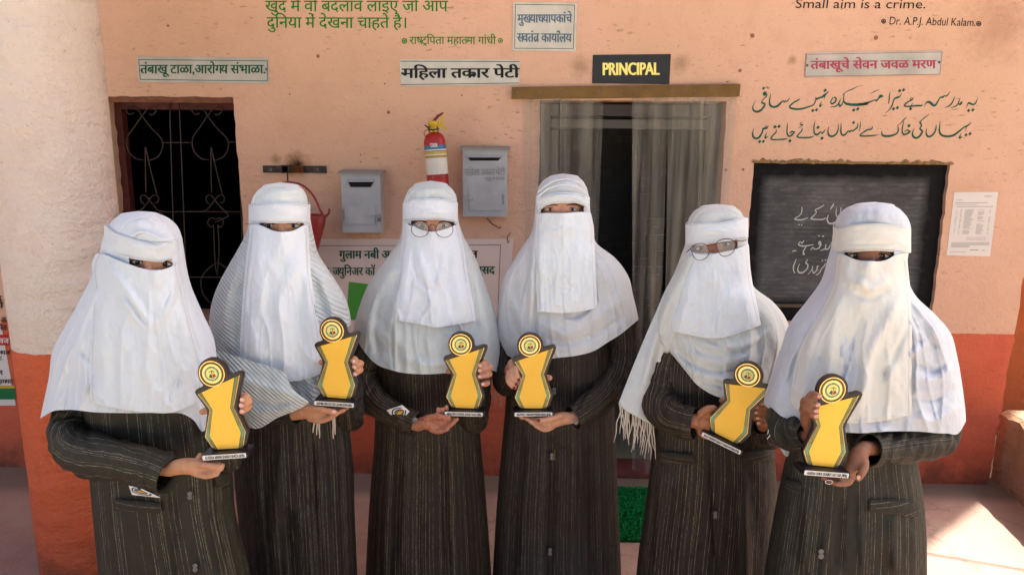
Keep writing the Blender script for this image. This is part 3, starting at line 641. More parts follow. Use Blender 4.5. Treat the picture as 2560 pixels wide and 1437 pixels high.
# ------------------------------------------------------------------ window with scroll grille
win = empty('barred_window', ww((WX0+WX1)/2, WZ0, 0), 'dark open window with brown frame and wrought iron scroll bars', 'window')
m_wf = mat('red_oxide_frame', srgb(92, 44, 36), .6, .3, vary=(20, .3))
fo = -.13
wbox('window_frame', WX0-.01, WX1+.02, WZ1-.055, WZ1-.012, fo-.03, fo+.02, m_wf, win, .002)
wbox('window_frame', WX0-.01, WX0+.035, WZ0, WZ1-.056, fo-.03, fo+.02, m_wf, win, .002)
wbox('window_frame', WX1-.012, WX1+.02, WZ0, WZ1-.056, fo-.03, fo+.02, m_wf, win, .002)
wbox('window_sill', WX0-.02, WX1+.02, WZ0-.02, WZ0+.012, -.15, .012, mat('sill_cement', srgb(150, 110, 88), .8, vary=(20, .3)), win, .004)
mesh('lintel_lip', [ww(WX0-.02, WZ1-.001, .002), ww(WX1+.02, WZ1-.001, .002), ww(WX1+.02, WZ1-.024, -.06), ww(WX0-.02, WZ1-.024, -.06)], [(0, 1, 2, 3)], mat('lintel_plaster', srgb(170, 120, 100), .85, vary=(25, .35)), win)
go = -.10
def wcur(pts, r=.0032, name='grille_bar'):
    P = [ww(*wl(x, y, go), go) for x, y in pts]; return tube(name, P, r, m_grille, win, 6, 4)
for x0, x1 in ((424, 440), (448, 470)): wcur([(x0, 258), (x0+(x1-x0)*.5, 520), (x1, 800)])
for xx in (592, 598): pass
wcur([(590, 262), (602, 500), (612, 790)]); wcur([(296, 360), (318, 360)]); wcur([(406, 357), (478, 357)]); wcur([(570, 356), (600, 355)])
for dx, dy in ((0, 0), (164, 0)):
    wcur([(355+dx, 290), (336+dx, 318), (318+dx, 345), (320+dx, 375), (338+dx, 396), (358+dx, 400)], name='grille_scroll')
    wcur([(355+dx, 290), (376+dx, 318), (405+dx, 350), (404+dx, 378), (392+dx, 394), (374+dx, 401)], name='grille_scroll')
    wcur([(355+dx, 291), (345+dx, 275), (330+dx, 268), (318+dx, 270), (317+dx, 280), (326+dx, 286), (335+dx, 283)], name='grille_scroll')
    wcur([(355+dx, 291), (365+dx, 277), (376+dx, 268), (388+dx, 270), (389+dx, 280), (380+dx, 288), (373+dx, 285)], name='grille_scroll')
    wcur([(363+dx, 368), (364+dx, 440), (365+dx, 482)], name='grille_scroll'); wcur([(364+dx, 368), (378+dx, 430), (393+dx, 488)], name='grille_scroll')
    wcur([(373+dx, 500), (362+dx, 488), (352+dx, 492), (353+dx, 505), (360+dx, 510)], name='grille_scroll'); wcur([(373+dx, 500), (384+dx, 488), (396+dx, 492), (395+dx, 505), (386+dx, 508)], name='grille_scroll')
    wcur([(373+dx, 500), (385+dx, 515), (398+dx, 527), (420+dx, 530), (446+dx, 529)], name='grille_scroll'); wcur([(373+dx, 500), (362+dx, 515), (350+dx, 526), (330+dx, 529), (306+dx, 528)], name='grille_scroll')
    wcur([(415+dx-18, 531), (425+dx-18, 540), (537+dx-164, 556)], name='grille_scroll')
    for sgn in (-1, 1): wcur([(375+dx, 548), (375+dx+sgn*12, 545), (375+dx+sgn*20, 556), (375+dx+sgn*12, 568), (375+dx+sgn*5, 562)], name='grille_scroll')
    wcur([(370+dx, 565), (373+dx, 640), (376+dx, 680)], name='grille_scroll'); wcur([(381+dx, 565), (384+dx, 630), (378+dx, 690)], name='grille_scroll')
    for sgn in (-1, 1): wcur([(380+dx, 770), (380+dx+sgn*30, 745), (380+dx+sgn*42, 710), (380+dx+sgn*30, 678), (380+dx, 655)], name='grille_scroll')
wcur([(440, 692), (600, 694)]); wcur([(440, 529), (600, 530)])

# ------------------------------------------------------------------ doorway
door = empty('doorway', ww((DX0+DX1)/2, 0, 0), 'open doorway hung with clear plastic strips under a brown rail', 'door')
m_fr = mat('door_frame_paint', srgb(58, 48, 44), .5, .4)
wbox('door_frame', DX0+.005, DX0+.055, 0, DZ1-.012, -.16, -.08, m_fr, door, .003); wbox('door_frame', DX1-.055, DX1-.005, 0, DZ1-.012, -.16, -.08, m_fr, door, .003)
wbox('door_frame', DX0+.055, DX1-.055, DZ1-.07, DZ1-.012, -.16, -.08, m_fr, door, .003)
wbox('door_frame', DX0+.055, DX1-.055, DZ1-.13, DZ1-.085, -.20, -.12, mat('grey_transom', srgb(88, 84, 76), .5), door, .003)
wbox('threshold', DX0-.0, DX1, 0.0, .028, -.2, .004, mat('threshold_red', srgb(120, 66, 56), .7, vary=(20, .3)), door, .004)
# open door leaf seen edge on, and the woven panel deep in the room
wbox('door_leaf', DX0+.056, DX0+.10, .03, DZ1-.14, -.85, -.18, mat('leaf_brown', srgb(84, 66, 60), .5), door, .002)
tiles = empty('woven_panel', ww((DX0+DX1)/2, 0, -1.6), 'dark screen of staggered black and slate squares inside the doorway', 'screen')
mt = [mat('slate_square', srgb(*c_), .4, .5) for c_ in ((10, 11, 12), (20, 22, 24), (36, 38, 40))]
box('screen_backing', ww((DX0+DX1)/2, 1.2, -1.63), (1.5, .03, 2.4), mt[0], tiles, WROT)
bt0 = None
for j in range(34):
    for i in range(14):
        if rng.random() < .42:
            s_ = DX0-.2+i*.085+(.042 if j % 2 else 0); z_ = .25+j*.06
            V, F = boxv(ww(s_, z_, -1.6), (.05+.04*rng.random(), .012, .05), WROT); mesh('woven_square', V, F, mt[1] if rng.random() < .75 else mt[2], tiles)
# plastic strips
m_pvc = bpy.data.materials.new('clear_pvc'); m_pvc.use_nodes = True; q = NB(m_pvc)
q.b.inputs['Base Color'].default_value = srgb(178, 170, 150); q.b.inputs['Roughness'].default_value = .25; q.b.inputs['IOR'].default_value = 1.45
g = q.n('UVMap').outputs[0]; st = q.noise(q.map(g, (26, .7, 1)), 1.0, 4, .55); bl = q.noise(g, 5, 4, .6)
hz = q.math('ADD', q.rng(st, .38, .68, .12, .42), q.rng(bl, .5, .7, 0, .08)); q.t.links.new(hz, q.b.inputs['Alpha']); q.bump(q.noise(q.map(g, (14, 1.5, 1)), 1, 3), .01)
m_pvc2 = bpy.data.materials.new('clear_pvc_green_edge'); m_pvc2.use_nodes = True; q2 = NB(m_pvc2); q2.b.inputs['Base Color'].default_value = srgb(70, 96, 72); q2.b.inputs['Roughness'].default_value = .2; q2.b.inputs['Alpha'].default_value = .55
cur = empty('strip_curtain', ww((DX0+DX1)/2, DZ1+.02, .03), 'clear plastic strip curtain hanging from the brown rail over the doorway', 'curtain')
def strip(top0, top1, bot0, bot1, ztop, zbot, off, ph, fold=None):
    nu, nv = 26, 40; V = []; UV = []
    for j in range(nv):
        v = j/(nv-1); z = ztop+(zbot-ztop)*v
        for i in range(nu):
            u = i/(nu-1); a = top0+(bot0-top0)*v; b = top1+(bot1-top1)*v
            s_ = a+(b-a)*u; o_ = off + (.012*math.sin(u*math.pi*2+ph)+.008*math.sin(u*7+ph*2))*min(1, .15+v) + .006*math.sin(v*5+ph)
            V.append(ww(s_, z, o_)); UV.append((s_*1.0+ph, z))
    return mesh('plastic_strip', V, [tuple(f) for f in quadgrid(nu, nv)], m_pvc, cur, True, UV)
def sx(px, py=300): return float(wl(px, py)[0])
rz0 = float(wl(1560, 250)[1])
SP = [((1304, 1358), (1330, 1385), .008), ((1350, 1396), (1362, 1400), .028), ((1398, 1506), (1400, 1478), .016), ((1577, 1666), (1588, 1650), .02), ((1664, 1752), (1662, 1738), .03), ((1745, 1836), (1740, 1790), .012)]
for k, ((a, b), (c_, d_), of) in enumerate(SP):
    zb = .05 + .01*(k % 3)
    strip(sx(a), sx(b), float(wl(c_, 1000)[0])+ (0.0), float(wl(d_, 1000)[0]), rz0+.02, zb, of, k*1.7)
rail = empty('curtain_rail', ww(sx(1560), rz0+.02, .03), 'brown metal flat rail with bolts fixed above the doorway', 'rail')
a = wl(1279, 234, .035); b = wl(1852, 226, .035)
rv = [wl(1279, 218, .04), wl(1852, 210, .04), wl(1849, 241, .04), wl(1279, 247, .04)]
slab('rail_bar', rv, lambda s, z, d: ww(s, z, .004+d), .034, m_brass, rail, bevel=.0015)
for px_ in (1294, 1351, 1417, 1495, 1554, 1617, 1679, 1737, 1790):
    py_ = 230-(px_-1300)*.006; p = ww(*wl(px_, py_, .04), .04)
    V = [p+WU*.005*math.cos(t)+np.array([0, 0, 1])*.005*math.sin(t) for t in np.linspace(0, 2*math.pi, 6, endpoint=False)]; V += [v+WN*.004 for v in V[:6]]
    mesh('bolt', V, [(i, (i+1) % 6, 6+(i+1) % 6, 6+i) for i in range(6)]+[tuple(range(6, 12))], m_screw, rail)
# green door mat
m_mat = mat('green_turf', (1, 1, 1), .8, .2); q = NB(m_mat); g = q.n('NewGeometry').outputs['Position']
vn = q.n('TexVoronoi', Vector=g, Scale=95).outputs[0]; q.col(q.mix(q.rng(vn, .1, .6), srgb(60, 210, 115), srgb(12, 110, 52)))
f0 = floorp(1548, 1216, .02); f1 = floorp(1562, 1345, .02); y0, y1 = f1[1], f0[1]; x0 = floorp(1470, 1280)[0]; x1 = floorp(1690, 1280)[0]
mt_ = empty('door_mat', ((x0+x1)/2, (y0+y1)/2, 0), 'bright green artificial turf mat on the floor before the doorway', 'mat')
box('mat_base', ((x0+x1)/2, (y0+y1)/2, .006), (x1-x0, y1-y0, .010), mat('mat_base_green', srgb(14, 74, 34), .9), mt_)
V = []; F = []
rr = np.random.default_rng(3)
for i in range(16000):
    x = x0+rr.random()*(x1-x0); y = y0+rr.random()*(y1-y0); a = rr.random()*6.28; h = .010+.010*rr.random(); l = .006
    k = len(V); dx, dy = math.cos(a)*.0022, math.sin(a)*.0022; bx, by = -math.sin(a)*l*(rr.random()+.3), math.cos(a)*l*(rr.random()+.3)
    V += [(x-dx, y-dy, .01), (x+dx, y+dy, .01), (x+dx*.6+bx, y+dy*.6+by, .01+h), (x-dx*.6+bx, y-dy*.6+by, .01+h)]; F.append((k, k+1, k+2, k+3))
tag(mesh('turf_blades', V, F, m_mat, mt_), kind='stuff')

# ------------------------------------------------------------------ letter boxes
def letterbox(name, label, X0, X1, Y0, Y1, slot, doorq, latch, hasp_right, depth=.085, lean=0):
    s0, z1 = wl(X0, Y0, depth); s1, z0 = wl(X1, Y1, depth); o = empty(name, ww((s0+s1)/2, z0, 0), label, 'letter box')
    wbox('box_body', s0, s1, z0, z1, .002, depth, m_greytin, o, .003)
    lv = [ww(s0-.012, z1-.004, depth+.014), ww(s1+.012, z1-.004, depth+.014), ww(s1+.012, z1+.010, 0.002), ww(s0-.012, z1+.010, 0.002)]
    lid = mesh('lid', [*lv, *[v+np.array([0, 0, .006]) for v in lv]], [(0, 1, 2, 3), (4, 7, 6, 5), (0, 4, 5, 1), (1, 5, 6, 2), (2, 6, 7, 3), (3, 7, 4, 0)], m_greyedge, o)
    (a, b, c_, d_) = slot; P = [wl(x, y, depth) for x, y in ((a, b), (c_, b), (c_-8, d_), (a+8, d_))]
    mesh('slot', [ww(*p, depth+.0008) for p in P], [(0, 1, 2, 3)], m_hole, o)
    P = [wl(x, y, depth) for x, y in ((a-3, b-7), (c_+3, b-8), (c_-1, b), (a+1, b))]
    mesh('slot_hood', [ww(*P[0], depth), ww(*P[1], depth), ww(*P[2], depth+.014), ww(*P[3], depth+.014)], [(0, 1, 2, 3)], m_greytin, o)
    for u in (0, 1):
        p = [(a-3, b-7), (a+1, b), (a+9, d_)] if u == 0 else [(c_+3, b-8), (c_-1, b), (c_-9, d_)]
        P = [wl(x, y, depth) for x, y in p]; mesh('slot_hood', [ww(*P[0], depth), ww(*P[1], depth+.014), ww(*P[2], depth)], [(0, 1, 2)], m_greytin, o)
    P = [wl(x, y, depth) for x, y in doorq]; dr = slab('access_door', P, lambda s, z, d: ww(s, z, depth+.001+d), .004, m_greytin, o, .001)
    (lx, ly) = latch; c0 = ww(*wl(lx, ly, depth), depth+.009)
    box('hasp', c0, (.034, .004, .013), mat('zinc', srgb(165, 165, 162), .35, .5, .6), o, WROT, .001)
    hx = doorq[1][0] if not hasp_right else doorq[0][0]
    box('hinge', ww(*wl(hx, (doorq[0][1]+doorq[2][1])/2, depth), depth+.003), (.012, .004, .05), m_greyedge, o, WROT, .001)
    return o
lb = letterbox('letter_box', 'grey metal letter box with a padlock, above the second student from the left', 851, 954, 432, 583, (869, 455, 935, 468), [(860, 510), (940, 511), (939, 561), (861, 560)], (932, 537), True)
s0, z0 = wl(902, 402, .002)
wbox('hanging_strap', s0-.012, s0+.012, z0-.05, z0+.045, .001, .004, m_wall, lb, .001)
for dz_ in (.028, -.006): p = ww(s0, z0+dz_, .005); V = [p+WU*.004*math.cos(t)+np.array([0, 0, 1])*.004*math.sin(t) for t in np.linspace(0, 6.28, 9)[:-1]]; mesh('screw', V, [tuple(range(8))], m_screw, lb)
pk = ww(*wl(948, 545, .1), .1)
tube('padlock_shackle', [pk+WU*-.007, pk+WU*-.007+[0, 0, .012], pk+[0, 0, .018], pk+WU*.007+[0, 0, .012], pk+WU*.007], .0016, m_screw, lb, 6)
box('padlock', pk+[0, 0, -.008], (.02, .008, .018), mat('lock_steel', srgb(120, 116, 108), .3, .5, .8), lb, WROT, .003)
lb2 = letterbox('complaint_letter_box', 'grey metal letter box with faded raised writing, right of the fire extinguisher', 1156, 1267, 372, 543, (1168, 394, 1254, 402), [(1172, 471), (1257, 472), (1255, 527), (1174, 526)], (1176, 497), False)
lettering('raised_lettering', 'मिहला तक/ार पेटी', 1161, 1262, 423, 438, m_emboss, lb2, bold=.03, frame=lambda a, b: ww(*wl(a, b, .0865).T, .0865))
lettering('raised_lettering', 'पुसद', 1212, 1262, 443, 450, m_emboss, lb2, bold=.02, frame=lambda a, b: ww(*wl(a, b, .0865).T, .0865))
for xx in (1135, 1281):
    a = wl(xx, 450, .003); wbox('fixing_tab', a[0]-.018, a[0]+.018, a[1]-.018, a[1]+.02, .001, .004, m_wall, lb2, .001); rivet(xx-2, 450, .005, lb2, m_wall, .004)
# ------------------------------------------------------------------ fire extinguisher
YE = 3.42
ex = empty('fire_extinguisher', at(1092, 470, YE), 'small red and white fire extinguisher with yellow valve hanging between the letter boxes', 'fire extinguisher')
c0 = at(1097, 480, YE); c1 = at(1086, 345, YE); ax = c1-c0; H = np.linalg.norm(ax); ax /= H; rb = 25.5*pm(YE)
xx_ = np.cross(ax, [0, 1, 0]); xx_ /= np.linalg.norm(xx_); yy_ = np.cross(ax, xx_)
def lathe(name, prof, m, parent, seg=32):
    V = []; 
    for h, r in prof:
        for k in range(seg): a = 2*math.pi*k/seg; V.append(c0+ax*h*H+r*(xx_*math.cos(a)+yy_*math.sin(a)))
    return mesh(name, V, [tuple(f) for f in quadgrid(seg, len(prof), True)], m, parent, True)
lathe('cylinder', [(-.45, .0), (-.45, rb*.9), (-.40, rb), (.2, rb), (.93, rb), (.99, rb*.93), (1.06, rb*.75), (1.10, rb*.45), (1.12, rb*.3), (1.13, 0)], m_red, ex)
m_lab = mat('extinguisher_label', (1, 1, 1), .4, .5); q = NB(m_lab); g = q.n('UVMap').outputs[0]; sp = q.n('SeparateXYZ', Vector=g)
V_ = sp.outputs[1]; U_ = sp.outputs[0]
ln_ = q.math('MULTIPLY', q.math('GREATER_THAN', q.math('FRACT', q.math('MULTIPLY', V_, 17)), .55), q.math('GREATER_THAN', q.noise(q.map(g, (70, 26, 1)), 1, 1), .5))
c = q.mix(q.math('MULTIPLY', ln_, .3), srgb(222, 214, 200), srgb(90, 84, 90))
def bandm(a, b, colr, cc): return q.mix(q.math('MULTIPLY', q.math('GREATER_THAN', V_, a), q.math('LESS_THAN', V_, b)), cc, colr)
c = bandm(.70, .80, srgb(190, 160, 70), c); c = bandm(.80, .82, srgb(30, 70, 120), c); c = bandm(.57, .66, srgb(170, 140, 60), c); c = bandm(.86, 1.0, srgb(50, 110, 150), c)
q.col(c)
V = []; UV = []
for j in range(9):
    for k in range(25):
        a = math.pi*1.0*(k/24)+math.pi*.0; dirv = -(xx_*math.cos(a)*-1) if False else xx_*math.cos(a)-abs(1)*np.sign(yy_[1])*yy_*math.sin(a)
        V.append(c0+ax*H*(.33+.53*j/8)+(rb+.0008)*dirv); UV.append((k/24, j/8))
mesh('label', V, [tuple(f) for f in quadgrid(25, 9)], m_lab, ex, True, UV)
lettering('lettering', 'WDER', 1066, 1094, 358, 368, m_paper, ex, latin=True, bold=.04, frame=lambda a, b: at(a, b, YE-rb*np.sqrt(np.clip(1-((a-1087)/26.)**2, .02, 1))-.0022))
lathe('neck', [(1.10, rb*.42), (1.22, rb*.40), (1.23, rb*.5), (1.30, rb*.5), (1.31, 0)], m_yel, ex, 20)
vb = at(1083, 323, YE)
box('valve', vb, (.05, .03, .03), mat('aged_brass', srgb(120, 100, 60), .4, .5, .6), ex, None, .006)
tube('safety_pin', [at(1062, 313, YE-.03), at(1078, 325, YE-.035), at(1098, 322, YE-.03)], .0035, m_iron, ex, 6)
tube('pin_ring', [at(1068+13*math.cos(a)+5, 334+10*math.sin(a), YE-.035) for a in np.linspace(0, 6.28, 12)], .0016, m_iron, ex, 5, 2)
def slabY(name, pts, Yc, th, m, parent, bev=.002):
    P = np.array(pts, float); V = []; n = len(P); bm = bmesh.new()
    f_ = [bm.verts.new(Vector(at(x, y, Yc-th/2))) for x, y in P]; b_ = [bm.verts.new(Vector(at(x, y, Yc-th/2)+[0, th, 0])) for x, y in P]
    bm.faces.new(f_); bm.faces.new(b_[::-1])
    for i in range(n): bm.faces.new([f_[i], b_[i], b_[(i+1) % n], f_[(i+1) % n]])
    bmesh.ops.recalc_face_normals(bm, faces=bm.faces)
    if bev: bmesh.ops.bevel(bm, geom=list(bm.edges), offset=bev, segments=2, affect='EDGES')
    return bmobj(name, bm, m, parent)
slabY('lever', [(1072, 322), (1078, 305), (1092, 288), (1103, 282), (1110, 281), (1106, 287), (1096, 293), (1084, 310), (1082, 322)], YE, .018, mat('maroon_lever', srgb(120, 22, 40), .4), ex)
slabY('lever', [(1104, 288), (1110, 282), (1107, 296), (1108, 312), (1119, 324), (1117, 327), (1106, 320), (1085, 313), (1088, 308), (1101, 310), (1100, 296)], YE-.004, .016, m_yel, ex)
# ------------------------------------------------------------------ bracket and fire bucket
br = empty('wall_bracket', ww(*wl(735, 424), 0), 'rusty flat iron bracket with a stub of square tube on a rust stain', 'bracket')
P = [wl(x, y, .01) for x, y in ((656, 414), (815, 415), (816, 433), (657, 432))]; slab('flat_bar', P, lambda s, z, d: ww(s, z, .002+d), .006, m_iron, br, .001)
sc_ = ww(*wl(733, 424, .05), .0)
for dz_, dx_, sz in ((.018, 0, (.04, .07, .004)), (-.018, 0, (.04, .07, .004)), (0, .018, (.004, .07, .032)), (0, -.018, (.004, .07, .032))):
    box('square_tube', ww(*wl(718, 423, .045), .045)+WU*dx_+np.array([0, 0, dz_]), sz, m_iron, br, WROT)
box('tube_stub', ww(*wl(742, 423, .02), .022), (.07, .03, .034), mat('rust', srgb(104, 62, 28), .8, .2, .2, vary=(60, .4)), br, WROT, .003)
for xx in (676, 793): rivet(xx, 424, .008, br, m_screw, .010)
bk = empty('fire_bucket', at(735, 600, 3.42), 'red fire bucket hanging on a hook behind the second student', 'bucket')
YB = 3.40
tube('hook', [at(719, 430, YB-.05), at(719, 448, YB-.05), at(721, 458, YB-.05), at(730, 462, YB-.05)], .004, m_iron, bk, 6)
tube('bucket_handle', [at(x, y, YB-.05) for x, y in ((665, 540), (672, 490), (700, 462), (722, 456), (757, 464), (785, 492), (803, 530), (812, 541), (822, 533), (823, 522))], .0055, m_bucket, bk, 8, 5)
V = []; n = 40; prof = [(541, 78, 0), (536, 80, 0), (541, 82, 0), (560, 80, 0), (640, 60, 0), (720, 38, 0), (760, 14, 0)]
bc = 728
for (py_, hw, _) in prof:
    c_ = at(bc, py_, YB-.04); r_ = hw*pm(YB)
    for k in range(n): a = 2*math.pi*k/n; V.append(c_+np.array([r_*math.cos(a), r_*.45*math.sin(a), 0]))
mesh('bucket_body', V, [tuple(f) for f in quadgrid(n, len(prof), True)], m_bucket, bk, True)
# cracks, old nail plates on the wall
for (a_, b_) in (((1220, 546), (1250, 568)), ((1275, 580), (1268, 600))): pass
wr = tube('loose_wire', [ww(*wl(x, y, .006), .006) for x, y in ((1218, 545), (1228, 558), (1238, 564), (1248, 570), (1252, 566))], .0022, m_iron, None, 5)
tag(wr, 'short bent wire end poking out under the right letter box', 'wire')
wr = tube('loose_wire', [ww(*wl(x, y, .006), .006) for x, y in ((1276, 582), (1270, 590), (1268, 598), (1273, 604))], .002, m_iron, None, 5)
tag(wr, 'short wire end poking from the corner of the banner', 'wire')
for (px_, py_, r_) in ((795, 141, 4), (971, 281, 4), (1850, 177, 4), (1881, 90, 5), (1858, 424, 3), (2190, 95, 5), (420, 65, 3), (1818, 205, 2), (724, 236, 2), (1155, 239, 2), (2225, 280, 1), (1815, 425, 3), (962, 210, 2), (1090, 360, 0)):
    if r_ < 2: continue
    p = ww(*wl(px_, py_, .002), .002); k = r_*pm(3.57)
    V = [p+WU*k*math.cos(t)+np.array([0, 0, 1])*k*math.sin(t) for t in np.linspace(0, 6.28, 11)[:-1]]+[p+WN*.003]
    mesh('old_screw', V, [(i, (i+1) % 10, 10) for i in range(10)], mat('painted_screw', srgb(150, 96, 70), .6) if 'painted_screw' not in bpy.data.materials else bpy.data.materials['painted_screw'], wall, True)
# ================================================================== people: shared builders
m_skin = []
def skin(name, col, henna=None):
    m = mat(name, col, .5, .4); q = NB(m); m.node_tree.nodes['Principled BSDF'].inputs['Subsurface Weight'].default_value = .08
    m.node_tree.nodes['Principled BSDF'].inputs['Subsurface Radius'].default_value = (.01, .004, .002)
    g = q.n('NewGeometry').outputs['Position']; n1 = q.noise(g, 60, 4)
    k = (col[0]*.72, col[1]*.62, col[2]*.58, 1); c = q.mix(q.rng(n1, .35, .7, 0, .55), col, k)
    if henna is not None:
        vo = q.n('TexVoronoi', Vector=g, Scale=90, _feature='DISTANCE_TO_EDGE').outputs[0]
        wv = q.n('TexWave', Vector=g, Scale=60, Distortion=9, Detail=2, Detail_Scale=2, _wave_type='RINGS').outputs[1]
        ink = q.math('MAXIMUM', q.rng(vo, .03, .06, 1, 0), q.math('MULTIPLY', q.rng(wv, .80, .86), .6))
        d = q.n('VectorMath', _operation='DISTANCE', i0=g, i1=tuple(map(float, henna[0]))).outputs['Value']
        c = q.mix(q.math('MULTIPLY', q.math('MULTIPLY', ink, .7), q.rng(d, henna[1]*.8, henna[1], 1, 0)), c, srgb(150, 34, 10))
        c = q.mix(q.math('MULTIPLY', .05, q.rng(d, henna[1]*.5, henna[1], 1, 0)), c, srgb(190, 60, 26))
    q.col(c); q.bump(q.noise(g, 260, 3), .0004); return m
def cloth(name, col, weave=900, bumpd=.0006, rib=None, thin=0.0, slub=0.0, wrinkle=.004):
    m = mat(name, col, .85, .15, sheen=.15); q = NB(m); uv = q.n('UVMap').outputs[0]; g = q.n('NewGeometry').outputs['Position']
    wx = q.n('TexWave', Vector=uv, Scale=weave*.05, _bands_direction='X').outputs[1]; 
    h = q.math('MULTIPLY', q.noise(uv, weave*.35, 2), .5)
    sl_ = q.noise(q.map(uv, (40, 420, 1)), 1, 3, .7); sl2 = q.noise(q.map(uv, (420, 40, 1)), 1, 3, .7)
    h = q.math('ADD', h, q.math('MULTIPLY', q.math('ADD', sl_, sl2), .5+slub))
    c = q.mix(q.rng(q.noise(g, 7, 3), .35, .7, 0, .5), col, (col[0]*.93, col[1]*.92, col[2]*.90, 1))
    c = q.mix(q.math('MULTIPLY', q.rng(q.math('MULTIPLY', q.math('ADD', sl_, sl2), .5), .4, .65), .10+slub*.35), c, (col[0]*.72, col[1]*.72, col[2]*.73, 1))
    if rib:
        zz = q.n('SeparateXYZ', Vector=g).outputs[2]; fade = q.rng(zz, 1.47, 1.54, 1, .12)
        rv_ = q.n('TexWave', Vector=q.map(uv, (rib[1], rib[2], 0)), Scale=rib[0], Distortion=1.6, Detail=2, Detail_Scale=.3, _bands_direction='DIAGONAL').outputs[1]
        rv_ = q.math('ADD', q.math('MULTIPLY', rv_, fade), q.math('SUBTRACT', 1.0, fade)); h2 = q.n('Bump', Height=rv_, Distance=.005, Strength=1)
        b1_ = q.n('Bump', Height=h, Distance=bumpd, Strength=1); q.t.links.new(h2.outputs[0], b1_.inputs['Normal']); q.t.links.new(b1_.outputs[0], q.b.inputs['Normal'])
        c = q.mix(q.rng(rv_, .0, .4, .2, 0), c, (col[0]*.55, col[1]*.58, col[2]*.6, 1))
    else:
        w2 = q.n('Bump', Height=q.noise(g, 26, 5, .55), Distance=wrinkle, Strength=1); b1_ = q.n('Bump', Height=h, Distance=bumpd, Strength=1)
        q.t.links.new(w2.outputs[0], b1_.inputs['Normal']); q.t.links.new(b1_.outputs[0], q.b.inputs['Normal'])
    q.col(c)
    if thin: 
        tr = q.t.nodes.new('ShaderNodeBsdfTranslucent'); tr.inputs[0].default_value = (*col[:3], 1); mx = q.t.nodes.new('ShaderNodeMixShader'); mx.inputs[0].default_value = thin
        out = [n for n in q.t.nodes if n.type == 'OUTPUT_MATERIAL'][0]; q.t.links.new(q.b.outputs[0], mx.inputs[1]); q.t.links.new(tr.outputs[0], mx.inputs[2]); q.t.links.new(mx.outputs[0], out.inputs[0])
    return m
def pinstripe(name, base, stripe, freq=70, seed=0.0, amt=.8):
    m = mat(name, base, .62, .28); q = NB(m); uv = q.n('UVMap').outputs[0]; sp = q.n('SeparateXYZ', Vector=uv); U = sp.outputs[0]; V = sp.outputs[1]
    U = q.math('ADD', U, q.math('MULTIPLY', q.noise(q.map(uv, (3, 2.5, 1)), 1, 2), .012))
    tot = None
    for k, (fr, wd, keep) in enumerate(((freq, .062, .42), (freq*1.83, .075, .62))):
        x = q.math('ADD', q.math('MULTIPLY', U, fr), seed+k*7.3); cell = q.math('FLOOR', x); fr_ = q.math('FRACT', x)
        rnd = q.n('TexWhiteNoise', _noise_dimensions='1D', W=cell); r1 = rnd.outputs[0]; pos = q.math('ADD', .2, q.math('MULTIPLY', r1, .6))
        ln = q.rng(q.math('ABSOLUTE', q.math('SUBTRACT', fr_, pos)), wd*.35, wd, 1, 0)
        comb = q.n('CombineXYZ', X=q.math('MULTIPLY', cell, 3.1), Y=q.math('MULTIPLY', V, 16), Z=.5)
        br_ = q.rng(q.noise(comb.outputs[0], 1.0, 3, .75), .38, .58, .12, 1)
        comb2 = q.n('CombineXYZ', X=q.math('MULTIPLY', cell, 5.1), Y=q.math('MULTIPLY', V, 160), Z=.1)
        br2 = q.rng(q.noise(comb2.outputs[0], 1.0, 1, .5), .35, .6, .35, 1)
        on = q.math('GREATER_THAN', q.n('TexWhiteNoise', _noise_dimensions='1D', W=q.math('ADD', cell, 91.7)).outputs[0], keep)
        s_ = q.math('MULTIPLY', q.math('MULTIPLY', ln, on), q.math('MULTIPLY', br_, br2)); tot = s_ if tot is None else q.math('MAXIMUM', tot, s_)
    c = q.mix(q.rng(q.noise(uv, 6, 3), .3, .7, 0, .5), base, (base[0]*1.5, base[1]*1.45, base[2]*1.4, 1))
    q.col(q.mix(q.math('MULTIPLY', tot, amt), c, stripe))
    g = q.n('NewGeometry').outputs['Position']
    w2 = q.n('Bump', Height=q.noise(g, 22, 5, .6), Distance=.006, Strength=1); b1_ = q.n('Bump', Height=q.noise(q.map(uv, (900, 120, 1)), 1, 2), Distance=.0005, Strength=1)
    q.t.links.new(w2.outputs[0], b1_.inputs['Normal']); q.t.links.new(b1_.outputs[0], q.b.inputs['Normal']); return m

def foldfield(px, py, folds):
    d = np.zeros_like(px)
    for f in folds:
        pts, wd, amp = f[0], f[1], f[2]
        P = smooth_path(pts, 6) if len(pts) > 2 else np.linspace(pts[0], pts[1], 10)
        best = np.full(px.shape, 1e9); along = np.zeros(px.shape)
        L = np.r_[0, np.cumsum(np.linalg.norm(np.diff(P, axis=0), axis=1))]; tot = L[-1]
        for i in range(len(P)-1):
            a, b = P[i], P[i+1]; ab = b-a; l2 = ab@ab + 1e-9
            t = np.clip(((px-a[0])*ab[0]+(py-a[1])*ab[1])/l2, 0, 1)
            dd = np.hypot(px-a[0]-t*ab[0], py-a[1]-t*ab[1]); m_ = dd < best
            best = np.where(m_, dd, best); along = np.where(m_, (L[i]+t*(L[i+1]-L[i]))/tot, along)
        fade = np.clip(np.minimum(along, 1-along)*5+.12, 0, 1)
        amp = amp*1.4
        if len(f) > 3 and f[3] == 'crease':      # sharp valley with soft shoulders
            d += amp*(np.exp(-(best/wd)**2)*1.0 - .55*np.exp(-(best/(wd*2.6))**2))*fade
        else: d += amp*np.exp(-(best/wd)**2)*fade
    return d
def solid(o, th=.0022):
    m = o.modifiers.new('thickness', 'SOLIDIFY'); m.thickness = th; m.offset = 0; return o

